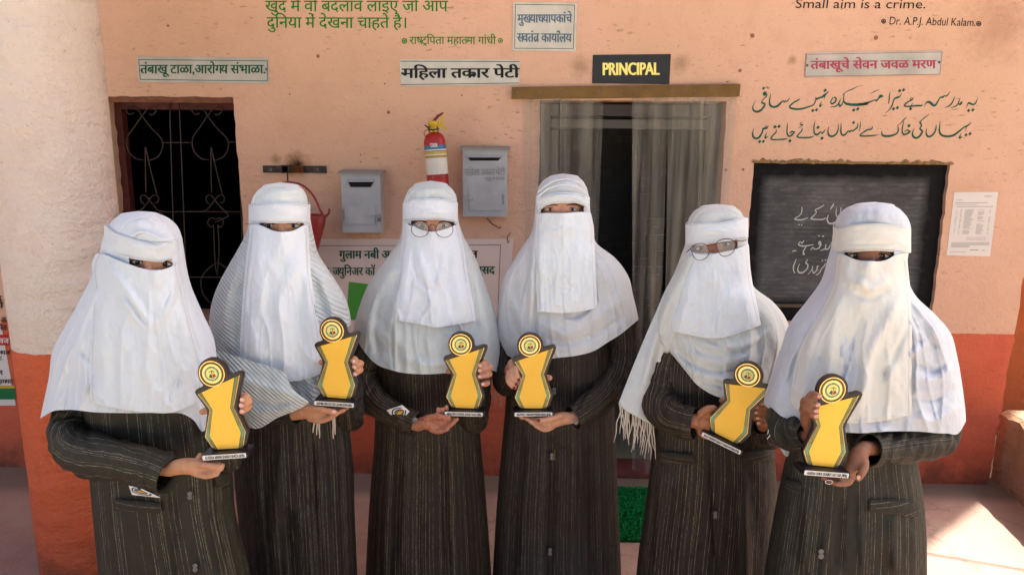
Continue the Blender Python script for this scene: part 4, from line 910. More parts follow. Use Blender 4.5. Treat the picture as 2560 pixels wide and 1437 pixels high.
class G:      # one student: measured silhouettes and the depth of her body plane
    def __init__(s, Y): s.Y = Y
def wrap(g, name, L, Rr, ytop, hem, D, B, mt, folds=(), nt=150, nv=150, nz=.003, fseed=0, root=None, uvk=1.0, back=44, hemback=None, stripeuv=None, rootlen=.5, tpow=1.0, period=None, dfun=None, hole=None, drape=0.0):
    """garment wrapped round the body. L/Rr: (row, px) silhouettes; hem: (t in -1..1, row); D/B: (row, metres) front and back depth"""
    if hole is not None: D = [(ytop, .003), (ytop+3, .028), (ytop+9, .050)]+D[1:]; B = [(ytop, .003), (ytop+3, .034), (ytop+9, .06)]+B[1:]
    t = -np.cos(np.linspace(0, math.pi, nt)); hemy = curve(hem, t)
    v = np.linspace(0, 1, nv)**1.6 if rootlen else np.linspace(0, 1, nv)
    PY = ytop + (hemy[None, :]-ytop)*v[:, None]; T = np.broadcast_to(t[None, :], PY.shape)
    l = curve(L, PY); r = curve(Rr, PY); mid = (l+r)/2; hf = (r-l)/2; PX = mid + hf*T
    s = np.sqrt(np.clip(1-T*T, 0, 1))**tpow
    dep = curve(D, PY)*s
    f_ = foldfield(PX, PY, folds) + nz*vnoise(PX/34+fseed, PY/52+fseed)*np.clip(s*2, 0, 1) + nz*.4*vnoise(PX/13+fseed, PY/17)*np.clip(s*2, 0, 1)
    if drape:
        gr = np.clip((PY-ytop-150)/280, 0, 1); n1 = vnoise(T*4.2+.5*vnoise(T*3+fseed, PY/160)+fseed, PY/480+fseed*2); n2 = vnoise(T*9+.6*vnoise(T*5+fseed, PY/120)+fseed*3, PY/300+fseed)
        f_ = f_ + drape*1.25*gr*((1-np.abs(n1))**4*1.4-.4 + (1-np.abs(n2))**6*.8)
    if period: f_ = f_ + period(PX, PY, T)
    dep = dep + f_*np.clip(s*1.6, 0, 1)
    if dfun is not None: dep = dfun(PX, PY, dep, T)
    Pf = at(PX, PY, g.Y - dep)
    tb = np.cos(np.linspace(0, math.pi, back+2))[1:-1]     # back runs from right to left
    PYb = ytop + (np.interp(tb, t, hemy)[None, :]-ytop)*v[:, None]
    lb_, rb_ = curve(L, PYb), curve(Rr, PYb); PXb = (lb_+rb_)/2 + (rb_-lb_)/2*tb[None, :]
    Pb = at(PXb, PYb, g.Y); Pb[..., 1] += curve(B, PYb)*np.sqrt(np.clip(1-tb*tb, 0, 1))[None, :] + .004*vnoise(PXb/30+5, PYb/60)*0.5
    P = np.concatenate([Pf, Pb], 1); n = nt+back
    if stripeuv: 
        ua = np.concatenate([np.linspace(0, math.pi, nt)/math.pi*stripeuv, stripeuv+np.linspace(0, 1, back)*stripeuv]); UV = np.stack([np.broadcast_to(ua[None], P.shape[:2]), P[..., 2]], -1)
        UV[..., 0][:, :nt] = (np.arcsin(np.clip(t, -1, 1))/math.pi+.5)[None]*stripeuv
    else: UV = np.stack([np.concatenate([PX, PXb], 1)*pm(g.Y), P[..., 2]], -1)
    F = quadgrid(n, nv, True)
    if hole is not None:      # opening for the eyes
        HX = np.concatenate([PX, np.full(PXb.shape, -1e5)], 1).ravel(); HY = np.concatenate([PY, PYb], 1).ravel()
        ins = (HX > hole[0]) & (HX < hole[2]) & (HY > hole[1]) & (HY < hole[3]); F = F[~ins[F].all(1)]
    o = mesh(name, P.reshape(-1, 3), F, mt, root, True, UV.reshape(-1, 2)); return o
def sheet(g, name, L, Rr, top, bot, depth, mt, folds=(), nu=90, nv=110, nz=.0016, root=None, fseed=0, th=.0018, drape=0.0):
    """hanging panel. L/Rr: (row, px) side edges; top/bot: (px, row) edges; depth(px, py, u, v) = metres in front of the body plane"""
    u = np.linspace(0, 1, nu); v = np.linspace(0, 1, nv); U, Vv = np.meshgrid(u, v)
    PY = np.full(U.shape, 0.0) + np.linspace(top[0][1], bot[0][1], nv)[:, None]; 
    for _ in range(12):
        PX = curve(L, PY)+(curve(Rr, PY)-curve(L, PY))*U; PY = curve(top, PX)+(curve(bot, PX)-curve(top, PX))*Vv
    PX = curve(L, PY)+(curve(Rr, PY)-curve(L, PY))*U
    d = depth(PX, PY, U, Vv) + foldfield(PX, PY, folds) + nz*vnoise(PX/26+fseed, PY/40+fseed) + nz*.5*vnoise(PX/9+fseed, PY/14)
    if drape:
        gr = np.clip((Vv-.12)/.6, 0, 1); n1 = vnoise(U*4.5+.5*vnoise(U*3+fseed, Vv*4)+fseed, Vv*1.6+fseed*2); n2 = vnoise(U*10+fseed*3, Vv*2.4+fseed)
        d = d + drape*1.2*gr*((1-np.abs(n1))**4*1.3-.3 + (1-np.abs(n2))**6*.7)
    P = at(PX, PY, g.Y-d); UV = np.stack([PX*pm(g.Y), P[..., 2]], -1)
    o = mesh(name, P.reshape(-1, 3), quadgrid(nu, nv), mt, root, True, UV.reshape(-1, 2)); return solid(o, th)
def sleeve(name, pts, mt, root, g, seg=48, n=90, fl=(), seed=0, amp=.006, cuff=.0, ringk=60, flat=.85):
    """pts: (px, py, forward m, radius px); a cloth tube with gathered rings, thicker where the elbow bends"""
    Q = smooth_path(pts, max(3, n//(len(pts)-1))); Yq = g.Y-Q[:, 2]; P = at(Q[:, 0], Q[:, 1], Yq); rad = Q[:, 3]*Yq*1.045/FPX
    T = np.gradient(P, axis=0); T /= np.linalg.norm(T, axis=1)[:, None]; view = np.array([0, 1.0, 0]); V = []; UV = []; Ls = np.r_[0, np.cumsum(np.linalg.norm(np.diff(P, axis=0), axis=1))]
    for i in range(len(P)):
        N = np.cross(T[i], view); N /= np.linalg.norm(N)+1e-9; B = np.cross(N, T[i]); B /= np.linalg.norm(B)+1e-9
        a = np.linspace(0, 2*math.pi, seg, endpoint=False)
        w_ = amp*(vnoise(np.cos(a)*2.2+seed+Ls[i]*6, np.full(seg, Ls[i]*ringk)+np.sin(a)*2.4+seed)*.6+vnoise(np.cos(a)*1.1+seed, np.full(seg, Ls[i]*ringk*.45)+np.sin(a)*3+seed)*.7)
        end = min(1, (len(P)-1-i)/8); rr = rad[i]*1.0 + w_*end
        for k in range(seg): V.append(P[i]+N*math.cos(a[k])*rr[k]+B*math.sin(a[k])*rr[k]*flat); UV.append((a[k]*rad.mean()*1.0, Ls[i]))
    # turned edge at the cuff: the cloth folds back inside
    n_ = len(P); F = list(map(tuple, quadgrid(seg, n_, True)))
    for dd, kk in ((-.001, .93), (-.02, .88)):
        for k in range(seg):
            v_ = np.array(V[(n_-1)*seg+k]); c = P[-1]; V.append(c+(v_-c)*kk+T[-1]*dd); UV.append((0, 0))
    m_ = n_+2; F = list(map(tuple, quadgrid(seg, m_, True)))
    o = mesh(name, V, F, mt, root, True, UV)
    if cuff:   # stitched cuff seam
        i = max(0, len(P)-1-int(cuff*len(P))); ring_ = [np.array(V[i*seg+k])+(np.array(V[i*seg+k])-P[i])*.012 for k in range(seg)]
        tube('cuff_seam', ring_+[ring_[0]], .0011, mt, o, 5, 1, cap=False)
    return o, P[-1]

# ---- body: capsules joined and remeshed to one continuous surface
class Body:
    def __init__(s): s.V = []; s.F = []; s.n = 0
    def _rev(s, prof, seg, M3, o):      # surface of revolution; prof = (radius, height)
        a = np.linspace(0, 2*math.pi, seg, endpoint=False); c, si = np.cos(a), np.sin(a)
        P = np.concatenate([np.stack([r*c, r*si, np.full(seg, h)], 1) for r, h in prof]) @ np.array(M3).T + o
        F = quadgrid(seg, len(prof), True) + s.n; s.V.append(P); s.F += [tuple(f) for f in F]; m = len(prof)
        s.F.append(tuple(range(s.n, s.n+seg))[::-1]); s.F.append(tuple(range(s.n+(m-1)*seg, s.n+m*seg))); s.n += len(P)
    sh = None
    def ball(s, c, r, sc=(1, 1, 1), seg=12):
        t = np.linspace(.12, math.pi-.12, max(6, seg//2+2)); s._rev([(math.sin(q_), -math.cos(q_)) for q_ in t], seg, (np.eye(3) if s.sh is None else s.sh) @ np.diag([r*k for k in sc]), np.array(c, float))
    def cap(s, a, b, ra, rb, seg=12):
        a = np.array(a, float); b = np.array(b, float); d = b-a; L = np.linalg.norm(d)
        if L < 1e-5: return
        M3 = Vector(d).to_track_quat('Z', 'Y').to_matrix(); t = np.linspace(.15, math.pi/2, 4)
        s._rev([(ra*math.sin(q_), -ra*math.cos(q_)) for q_ in t]+[(rb*math.sin(q_), L+rb*math.cos(q_)) for q_ in t[::-1]], seg, M3, a)
    def chain(s, pts, seg=12, sub=3):
        Q = smooth_path(pts, sub) if len(pts) > 2 and sub > 1 else np.array(pts, float)
        for i in range(len(Q)-1): s.cap(Q[i, :3], Q[i+1, :3], Q[i, 3], Q[i+1, 3], seg)
    def done(s, name, mt, root, vox=.0031):
        me = bpy.data.meshes.new(name); me.from_pydata(np.concatenate(s.V).tolist(), [], [tuple(map(int, f)) for f in s.F]); me.update(); o = bpy.data.objects.new(name, me); COL.objects.link(o)
        r = o.modifiers.new('r', 'REMESH'); r.mode = 'VOXEL'; r.voxel_size = vox; r.adaptivity = .006; r.use_smooth_shade = True
        k = o.modifiers.new('s', 'SMOOTH'); k.factor = .5; k.iterations = 4
        bpy.context.view_layer.update()
        me2 = bpy.data.meshes.new_from_object(o.evaluated_get(bpy.context.evaluated_depsgraph_get())); bpy.data.objects.remove(o); bpy.data.meshes.remove(me)
        me2.name = name; me2.materials.clear(); return link(name, me2, mt, root, True)
def fin(g, pts):         # finger chain given in (px, py, forward m, radius px)
    P = np.array(pts, float); Y = g.Y-P[:, 2]; W = at(P[:, 0], P[:, 1], Y); return np.c_[W, P[:, 3]*Y*1.045/FPX*(1.0 if P[0, 3] > 12 else .96)]
def nail(g, px, py, f, ang, root, mt, ln=7.0, wd=5.0, tilt=0.0):
    """small domed fingernail facing the viewer at a fingertip; ang = direction the finger points in the picture"""
    Y = g.Y-f; c = at(px, py, Y); k = pm(Y); ca, sa = math.cos(ang), math.sin(ang); V = []; n = 14
    for rr, dz_ in ((1.0, 0), (.6, .0012), (0.01, .0017)):
        for i in range(n):
            a = 2*math.pi*i/n; x = math.cos(a)*ln*rr; y = math.sin(a)*wd*rr
            V.append(c + np.array([(x*ca-y*sa)*k, -dz_ - .0004, -(x*sa+y*ca)*k]))
    mesh('fingernail', V, [tuple(f_) for f_ in quadgrid(n, 3, True)], mt, root, True)

m_nail = mat('natural_nail', srgb(205, 150, 130), .3, .5); m_nailred = mat('red_nail_varnish', srgb(110, 10, 24), .2, .5); m_nailp = mat('pale_nail', srgb(222, 170, 160), .3, .5)
m_eye = mat('eye_white', srgb(196, 186, 180), .35, .3); m_lash = mat('dark_lashes', (.008, .005, .004, 1), .6)
m_iris = mat('dark_brown_iris', srgb(44, 24, 15), .4, .2); m_pupil = mat('pupil', (.003, .003, .003, 1), .4, .2); m_glint = m_eye
m_lens = bpy.data.materials.new('spectacle_lens'); m_lens.use_nodes = True; _b = m_lens.node_tree.nodes['Principled BSDF']
_b.inputs['Base Color'].default_value = (.9, .95, .9, 1); _b.inputs['Roughness'].default_value = .03; _b.inputs['Alpha'].default_value = .16
m_wire = mat('bronze_wire', srgb(70, 52, 44), .3, .6, .7); m_wire2 = mat('brown_metal', srgb(86, 56, 44), .3, .6, .7)
m_button = mat('clear_button', srgb(120, 116, 110), .12, .8, .35, bump=(900, .002)); m_shoe = mat('black_shoe', (.01, .01, .01, 1), .4, .5)
m_rim = mat('dark_mahogany_edge', srgb(30, 12, 16), .3, .4); m_base = mat('black_base', srgb(28, 22, 28), .35, .4)
m_gold = mat('sparkle_gold', (1, 1, 1), .5, .4, .1); q = NB(m_gold); g_ = q.n('NewGeometry').outputs['Position']
q.col(q.mix(q.rng(q.noise(g_, 900, 2, .8), .3, .7), srgb(252, 200, 76), srgb(242, 184, 56))); q.bump(q.noise(g_, 1400, 2), .0003)
m_goldl = mat('gold_foil', srgb(236, 190, 120), .25, .7, .75); m_olive = mat('olive_foil', srgb(74, 70, 30), .3, .6, .4); m_olive2 = mat('gold_line', srgb(176, 150, 74), .3, .6, .4)
m_teal3 = mat('teal_foil', srgb(60, 128, 104), .3, .6, .3); m_seal = mat('seal_yellow', srgb(236, 226, 130), .5); m_label = mat('white_label', srgb(222, 218, 212), .45)
m_bred = mat('book_red', srgb(186, 50, 40), .5); m_bteal = mat('book_teal', srgb(40, 92, 84), .5); m_sealgreen = mat('seal_ring', srgb(52, 112, 92), .5)

# ---- trophy: built once in its own frame (metres, front face towards -Y, origin under the base)
TK = .2705/1007*0.985   # crop unit -> metres
def T2(p): return np.array([((x-930)*TK, (1090-y)*TK) for x, y in p])
def trophy(name, label, pxl, pxr, Yt, text, hpx, yaw=0, lean=0, group='award trophies held by the students', scx=1.0, turn=None):
    """pxl, pxr: lower corners of the white label; hpx: height in px from label bottom to the crown"""
    pl_, pr_ = np.array(pxl, float), np.array(pxr, float); ang = math.atan2(pr_[1]-pl_[1], pr_[0]-pl_[0]); c = (pl_+pr_)/2
    if turn is not None: ang = turn
    sc = hpx*pm(Yt)/(.2705*.985+.0)
    o = empty(name, at(c[0], c[1], Yt), label, 'trophy', group)
    rot = np.array((Matrix.Rotation(yaw, 3, 'Z') @ Matrix.Rotation(lean, 3, 'X') @ Matrix.Rotation(ang, 3, 'Y').to_3x3()))
    base = at(c[0], c[1], Yt-.0262*sc) + np.array([0, .0262*sc, 0])
    def fr(x, z, d=0.0):
        x = np.asarray(x, float); z = np.asarray(z, float); d = np.asarray(d, float)+np.zeros_like(x)
        return base + (np.stack([x*sc*scx, -d*sc, z*sc], -1) @ rot.T)
    # backing board with rounded corners
    out = [(775,1040),(752,995),(714,905),(708,875),(716,850),(768,655),(768,625),(755,590),(684,462),(676,435),(692,412),(762,384),(768,370),(748,335),(735,290)]
    arc = [(885+151*math.cos(a), 262-151*math.sin(a)) for a in np.linspace(math.pi*1.0-.05, 0, 26)]
    out = out+arc+[(1041,276),(1058,284),(1142,258),(1172,262),(1187,284),(1180,322),(1098,540),(1083,600),(1085,635),(1158,850),(1162,875),(1150,910),(1105,1040)]
    slab('backing_board', T2(out), lambda x, z, d: fr(x, z, d-.012), .012, m_rim, o, bevel=.0014)
    def flat(nm, pts, d, m, par=o):
        P = T2(pts); return mesh(nm, fr(P[:, 0], P[:, 1], d), [tuple(range(len(P)))], m, par)
    O = [(705,455),(1150,293),(1045,607),(1130,865),(1080,1028),(783,1020),(715,890),(803,620)]
    I = [(748,440),(1094,314),(1010,610),(1083,865),(1036,1025),(825,1021),(765,885),(833,620)]
    flat('frame_line', O, .0008, m_goldl)
    ctr = np.array([920, 700]); O2 = [tuple(np.array(p)+(np.array(q_)-np.array(p))*.10) for p, q_ in zip(O, I)]
    flat('side_band', O2, .0012, m_olive)
    for k in range(1, 7):
        a = .10+k*.125; L1 = [tuple(np.array(p)+(np.array(q_)-np.array(p))*a) for p, q_ in zip(O2, I)]
        for chain in ((0, 7, 6, 5), (1, 2, 3, 4)):
            P = [np.array(L1[i]) for i in chain]; V = []; 
            for p in P: V += [p+[-1.3, 0], p+[1.3, 0]]
            P2 = T2(V); mesh('pin_line', fr(P2[:, 0], P2[:, 1], .0016), [(2*i, 2*i+1, 2*i+3, 2*i+2) for i in range(3)], m_olive2 if k % 2 else m_teal3, o)
    for chain, cx_ in (((6,), 0), ((3,), 0)):
        i = chain[0]; j0, j1 = (7, 5) if i == 6 else (2, 4)
        A = [O2[i], I[i]]; V = []
        for s_ in (-1, 0, 1):
            tgt = j0 if s_ < 0 else j1; f_ = .28*abs(s_)
            for S_ in (O2, I): V.append(tuple(np.array(S_[i])*(1-f_)+np.array(S_[tgt])*f_))
        P2 = T2(V); mesh('teal_glint', fr(P2[:, 0], P2[:, 1], .0014), [(0, 1, 3, 2), (2, 3, 5, 4)], m_teal3, o)
    flat('gold_panel', I, .0019, m_gold); 
    V = T2([p for p in I]); 
    # round medallion: stacked rings, the emblem on top
    def disc(nm, r, d, m, r0=0, par=o, cx_=878, cy_=262):
        n = 48; A = np.linspace(0, 2*math.pi, n, endpoint=False)
        if r0:
            P = T2([(cx_+rr*math.cos(a), cy_+rr*math.sin(a)) for a in A for rr in (r, r0)]); F = [(2*i, 2*i+1, (2*i+3) % (2*n), (2*i+2) % (2*n)) for i in range(n)]
        else: P = T2([(cx_+r*math.cos(a), cy_+r*math.sin(a)) for a in A]); F = [tuple(range(n))]
        return mesh(nm, fr(P[:, 0], P[:, 1], d), F, m, par)
    md = slab('medallion', T2([(878+127*math.cos(a), 262+127*math.sin(a)) for a in np.linspace(0, 2*math.pi, 48, endpoint=False)]), lambda x, z, d: fr(x, z, d+.0006), .002, m_goldl, o)
    disc('olive_ring', 118, .0030, m_olive, 96, md); disc('seal_ring', 73, .0032, m_sealgreen, 57, md); disc('seal', 57, .0034, m_seal, 0, md)
    # lettering round the seal, as small pale strokes
    V = []; F = []
    rr_ = np.random.default_rng(5)
    for k in range(46):
        a = 2*math.pi*k/46; 
        if k in (11, 34): continue
        w2 = .028+.016*rr_.random()
        for (r0, r1, a0, a1) in ((61, 69, a-w2, a-w2*.3), (61+4*rr_.random(), 69, a+w2*.2, a+w2*.8)):
            n = len(V); V += [(878+r0*math.cos(a0), 262+r0*math.sin(a0)), (878+r1*math.cos(a0), 262+r1*math.sin(a0)), (878+r1*math.cos(a1), 262+r1*math.sin(a1)), (878+r0*math.cos(a1), 262+r0*math.sin(a1))]; F.append((n, n+1, n+2, n+3))
    P = T2(V); mesh('ring_lettering', fr(P[:, 0], P[:, 1], .0036), F, m_label, md)
    def fl2(nm, pts, m, d=.0040): P = T2(pts); mesh(nm, fr(P[:, 0], P[:, 1], d), [tuple(range(len(P)))], m, md)
    fl2('book_page', [(862, 262), (880, 272), (880, 300), (856, 292), (846, 296)], m_bteal); fl2('book_page', [(886, 270), (906, 258), (922, 288), (905, 290), (884, 300)], m_bred)
    fl2('page_edge', [(842, 302), (862, 293), (882, 305), (904, 294), (926, 300), (905, 297), (882, 309), (862, 297)], m_ink, .0042)
    arcp = [(882+32*math.cos(a), 262-32*math.sin(a)) for a in np.linspace(2.6, .55, 9)]; arcq = [(882+27*math.cos(a), 262-27*math.sin(a)) for a in np.linspace(.55, 2.6, 9)]
    fl2('emblem_arc', arcp+arcq, m_ink, .0043); fl2('emblem_stem', [(879, 236), (885, 236), (885, 262), (879, 262)], m_ink, .0044)
    # base and name strip
    P = T2([(697, 1090), (1163, 1090)]); wd = (P[1, 0]-P[0, 0])
    hb = .0152
    V, F = boxv((P.mean(0)[0], -.0, hb/2), (wd, .052, hb)); bm = bmesh.new(); vs = [bm.verts.new(Vector(fr(v[0], v[2], -v[1]))) for v in V]
    for f_ in F: bm.faces.new([vs[i] for i in f_])
    bmesh.ops.recalc_face_normals(bm, faces=bm.faces); bmesh.ops.bevel(bm, geom=list(bm.edges), offset=.0018, segments=2, affect='EDGES')
    bs = bmobj('base', bm, m_base, o)
    lw = wd*.94; r_ = .0022; L = []
    for (cx_, cz_, a0) in ((lw/2-r_, hb*.90-r_, 0), (-lw/2+r_, hb*.90-r_, 90), (-lw/2+r_, hb*.08+r_, 180), (lw/2-r_, hb*.08+r_, 270)):
        L += [(P.mean(0)[0]-wd*.01+cx_+r_*math.cos(R(a0+t)), cz_+r_*math.sin(R(a0+t))) for t in (0, 30, 60, 90)]
    ns = slab('name_strip', L, lambda x, z, d: fr(x, z, .0262+d), .0008, m_label, bs)
    Vt, Ft, _ = text2d(text); mn, mx = Vt[:, 0].min(), Vt[:, 0].max(); tw = lw*.90
    VV = []; FF = []
    for k_ in range(3):
        X = -tw/2 + tw*(Vt[:, 0]-mn)/(mx-mn) + P.mean(0)[0] + (k_-1)*.00032; Z = hb*.22 + Vt[:, 1]/.7*hb*.52
        VV.append(fr(X, Z, .0272+.0001*k_)); FF += [[a+k_*len(Vt) for a in f_] for f_ in Ft]
    mesh('name_lettering', np.concatenate(VV), FF, m_ink, ns); return o

def buttons(g, pts, root, f=.135, r=8.0):
    for (x, y) in pts:
        for dy in (-r*.85, r*.85):
            c = at(x, y+dy, g.Y-g.cd(x, y+dy)-.002); k = pm(g.Y)*r; V = []; n = 14
            for rr, dz_ in ((1, 0), (1, .003), (.75, .0042), (.3, .0030), (.02, .0034)):
                V += [c+np.array([math.cos(a)*k*rr, -dz_, math.sin(a)*k*rr]) for a in np.linspace(0, 2*math.pi, n, endpoint=False)]
            mesh('coat_button', V, [tuple(f_) for f_ in quadgrid(n, 5, True)], m_button, root, True)
def fdep(g, px, py, off):      # where the line of sight meets the face
    dep = .085
    for _ in range(5):
        q_ = at(px, py, g.Y-dep)-g.hc; x = q_[0]+dep*g.sx; z = q_[2]+dep*g.sz; dep = .093*math.sqrt(max(.1, 1-(x/.071)**2-(z/.108)**2))+off
    return g.Y-dep, dep
def eyes(g, pts, root, sk, tilt=0.0, look=(0, 0), w_=15, open_=5.5, dep=.088, brow=None, kohl=1.0):
    """pts: iris centres (px). Eyeball, iris, pupil, lids and lashes built where the slit of the veil shows them"""
    Y = g.Y-dep; k = pm(Y); ca, sa = math.cos(tilt), math.sin(tilt)
    for side, (ex, ey) in enumerate(pts):
        cx = ex-look[0]; cy = ey-look[1]; Y, dep = fdep(g, cx, cy, .0035)
        def loc(x, y, f): return at(cx+x*ca-y*sa, cy+x*sa+y*ca, Y-f)
        n = 22; xs = np.linspace(-1, 1, n); up_ = open_*(1-xs**2)**.75; lo_ = open_*.72*(1-xs**2)**.8
        # almond of the white, domed
        V = []
        for i in range(n):
            for j in range(7):
                t = j/6; y = -up_[i]+(up_[i]+lo_[i])*t; dm = .0035*(1-xs[i]**2)*(1-(2*t-1)**2*.5); V.append(loc(xs[i]*w_, y, dm))
        ew = mesh('eyeball', V, [tuple(f) for f in quadgrid(7, n)], m_eye, root, True)
        ir = open_*1.02
        def dsk(nm, r, f, m, dx=0, dy=0):
            V = []; P_ = []
            for a in np.linspace(0, 2*math.pi, 20, endpoint=False):
                x = look[0]+dx+r*math.cos(a); y = look[1]+dy+r*math.sin(a); xx = np.clip(x/w_, -.98, .98)
                y = np.clip(y, -open_*(1-xx**2)**.75, open_*.72*(1-xx**2)**.8); V.append(loc(x, y, f))
            mesh(nm, V, [tuple(range(20))], m, ew)
        dsk('iris', ir, .0042, m_iris); dsk('pupil', ir*.5, .0046, m_pupil); dsk('catchlight', ir*.13, .005, m_label, -1.4, -1.6)
        tube('upper_lashes', [loc(x*w_*1.06, -u-.4, .0036*(1-x*x)+.0012) for x, u in zip(xs[::3], up_[::3])], .00125*kohl, m_lash, root, 6, 3)
        tube('lower_lashes', [loc(x*w_*1.03, u+.3, .0030*(1-x*x)+.0006) for x, u in zip(xs[::3], lo_[::3])], .00065*kohl, m_lash, root, 6, 3)
        tube('eyelid', [loc(x*w_*1.1, -u-3.4, .0020*(1-x*x)) for x, u in zip(xs[::3], up_[::3])], .0022, sk, root, 6, 3)
    if brow:
        for P in brow: tube('eyebrow', [at(x, y, fdep(g, x, y, .001)[0]) for x, y in P], [.0012, .0024, .0022, .0010], m_lash, root, 6, 4)
def torso(g, b, head, hr, chest, hips, feet, nose=True):
    """head: (px, py) centre of the face; hr: head half width px"""
    Y = g.Y; k = pm(Y); hc = at(head[0], head[1], Y-.002)
    g.hc = hc; g.sx = hc[0]/hc[1]; g.sz = (hc[2]-CAMH)/hc[1]; b.sh = np.array([[1, g.sx, 0], [0, 1, 0], [0, g.sz, 1.0]])
    F3 = lambda x, d, z: hc+np.array([x-d*g.sx, -d, z-d*g.sz])
    b.ball(hc, 1, (.071, .093, .108), 28); b.ball(hc+np.array([0, .012, .010]), 1, (.078, .088, .094), 24)
    b.ball(F3(0, .062, -.052), .045, (1, .8, 1), 16)
    b.sh = None
    b.cap(F3(0, .086, .004), F3(0, .097, -.036), .0085, .011)   # bridge of the nose
    for sx in (-1, 1): b.cap(F3(sx*.016, .080, .026), F3(sx*.040, .066, .028), .008, .005)
    neck = hc+np.array([0, .015, -.13]); b.cap(hc+np.array([0, .01, -.05]), neck, .05, .05); c = at(*chest, Y+.01); h = at(*hips, Y+.01)
    for sx in (-1, 1):
        sh = c+np.array([sx*.125, .01, .10]); b.cap(neck, sh, .045, .04); b.cap(c+np.array([sx*.05, 0, .07]), h+np.array([sx*.045, 0, .05]), .075, .07, 16)
        kn = np.array([h[0]+sx*.075, Y+.01, .46]); an = np.array([h[0]+sx*.08, Y+.03, .085])
        b.cap(h+np.array([sx*.06, 0, -.02]), kn, .078, .052, 14); b.cap(kn, an, .050, .034, 14); b.cap(an, an+np.array([sx*.012, -.15, -.045]), .034, .026)
    return c, h
def shoes(g, x, root):
    for sx in (-1, 1):
        V = []; n = 20; prof = [(0, 1.0, .0), (.02, 1.04, 0), (.05, .98, 0), (.075, .7, .01), (.08, .1, .02)]
        for z, s_, sh_ in prof:
            for i in range(n): a = 2*math.pi*i/n; yy = -math.cos(a)*.128; wd = .044*(1.0 if yy > -.02 else .92); V.append((x+sx*.092+math.sin(a)*wd*s_, g.Y-.045+sh_+yy*s_, .002+z))
        mesh('shoe', V, [tuple(f) for f in quadgrid(n, len(prof), True)]+[tuple(range(n))[::-1]], m_shoe, root, True)
# ================================================================== the six students
def headcurve(cx, hw, ytop, ybrow, extra):   # (row, px) silhouettes of the crown + the rest
    L = []; Rr = []
    for a in (0, .06, .14, .26, .42, .6, .8, 1.0):
        y = ytop+(ybrow-ytop)*a; w_ = hw*math.sqrt(max(0, 1-(1-a)**2)); L.append((y, cx-w_)); Rr.append((y, cx+w_))
    return L, Rr
HEADD = lambda yt, yb: [(yt, .03), (yt+(yb-yt)*.15, .065), (yt+(yb-yt)*.4, .088), (yb, .10)]
def coat(g, root, L, Rr, ytop, mt, folds, D0=.10, D1=.15, hemz=.05, seed=0, placket=None):
    yb = float(py_of(hemz, g.Y)); (yl, xl), (yr, xr) = L[-1], Rr[-1]
    sl_ = (L[-1][1]-L[-2][1])/(L[-1][0]-L[-2][0]); sr_ = (Rr[-1][1]-Rr[-2][1])/(Rr[-1][0]-Rr[-2][0])
    L = L+[(yb, xl+sl_*.6*(yb-yl)+0)]; Rr = Rr+[(yb, xr+sr_*.6*(yb-yr))]
    D = [(ytop, .05), (ytop+60, D0), (ytop+250, D0+.012), (1437, D1), (yb, D1+.02)]
    def per(PX, PY, T):   # hanging folds of the skirt, growing towards the hem
        a = np.clip((PY-ytop-330)/500, 0, 1); r = .011*a*vnoise(T*5.5+seed, PY/900+seed)+.006*a*vnoise(T*13+seed, PY/600)
        if placket is not None:
            pl = np.interp(PY, [p[1] for p in placket], [p[0] for p in placket]); r = r + .0035/(1+np.exp(-(PX-pl)/2.2)) 
            r = r + .0016*np.exp(-((PX-pl-34)/2.0)**2)*-1
        return r
    o = wrap(g, 'coat', L, Rr, ytop, [(-1, yb), (1, yb)], D, [(ytop, .06), (yb, .16)], mt, folds, nt=150, nv=120, nz=.0045, fseed=seed, root=root, stripeuv=.62, period=per, tpow=.8)
    def cd(x, y):
        l = float(curve(L, y)); r = float(curve(Rr, y)); t = (x-(l+r)/2)/((r-l)/2); s = max(0, 1-t*t)**.5
        return float(curve(D, y))*s**.8 + .010
    g.cd = cd; return o
def pocket(g, root, q_, mt, lab=None):
    """welt pocket: raised strip with a stitched edge; q_ = four px corners"""
    n = 16; V = []; q_ = np.array(q_, float)
    for j in range(5):
        v = j/4
        for i in range(n):
            u = i/(n-1); p = (q_[0]*(1-u)+q_[1]*u)*(1-v)+(q_[3]*(1-u)+q_[2]*u)*v; V.append(at(p[0], p[1], g.Y-g.cd(p[0], p[1])-(.0015 if j in (0, 4) else .0055)))
    P = np.array(V); UV = np.c_[P[:, 2]*1.0, P[:, 0]]
    mesh('pocket_welt', V, [tuple(f) for f in quadgrid(n, 5)], mt, root, True, UV)
    a, b = q_[0], q_[1]; tube('pocket_opening', [at(a[0]*(1-u)+b[0]*u, a[1]*(1-u)+b[1]*u-2, g.Y-g.cd(a[0]*(1-u)+b[0]*u, a[1])-.0035) for u in np.linspace(0, 1, 7)], .0013, m_black, root, 5, 2)
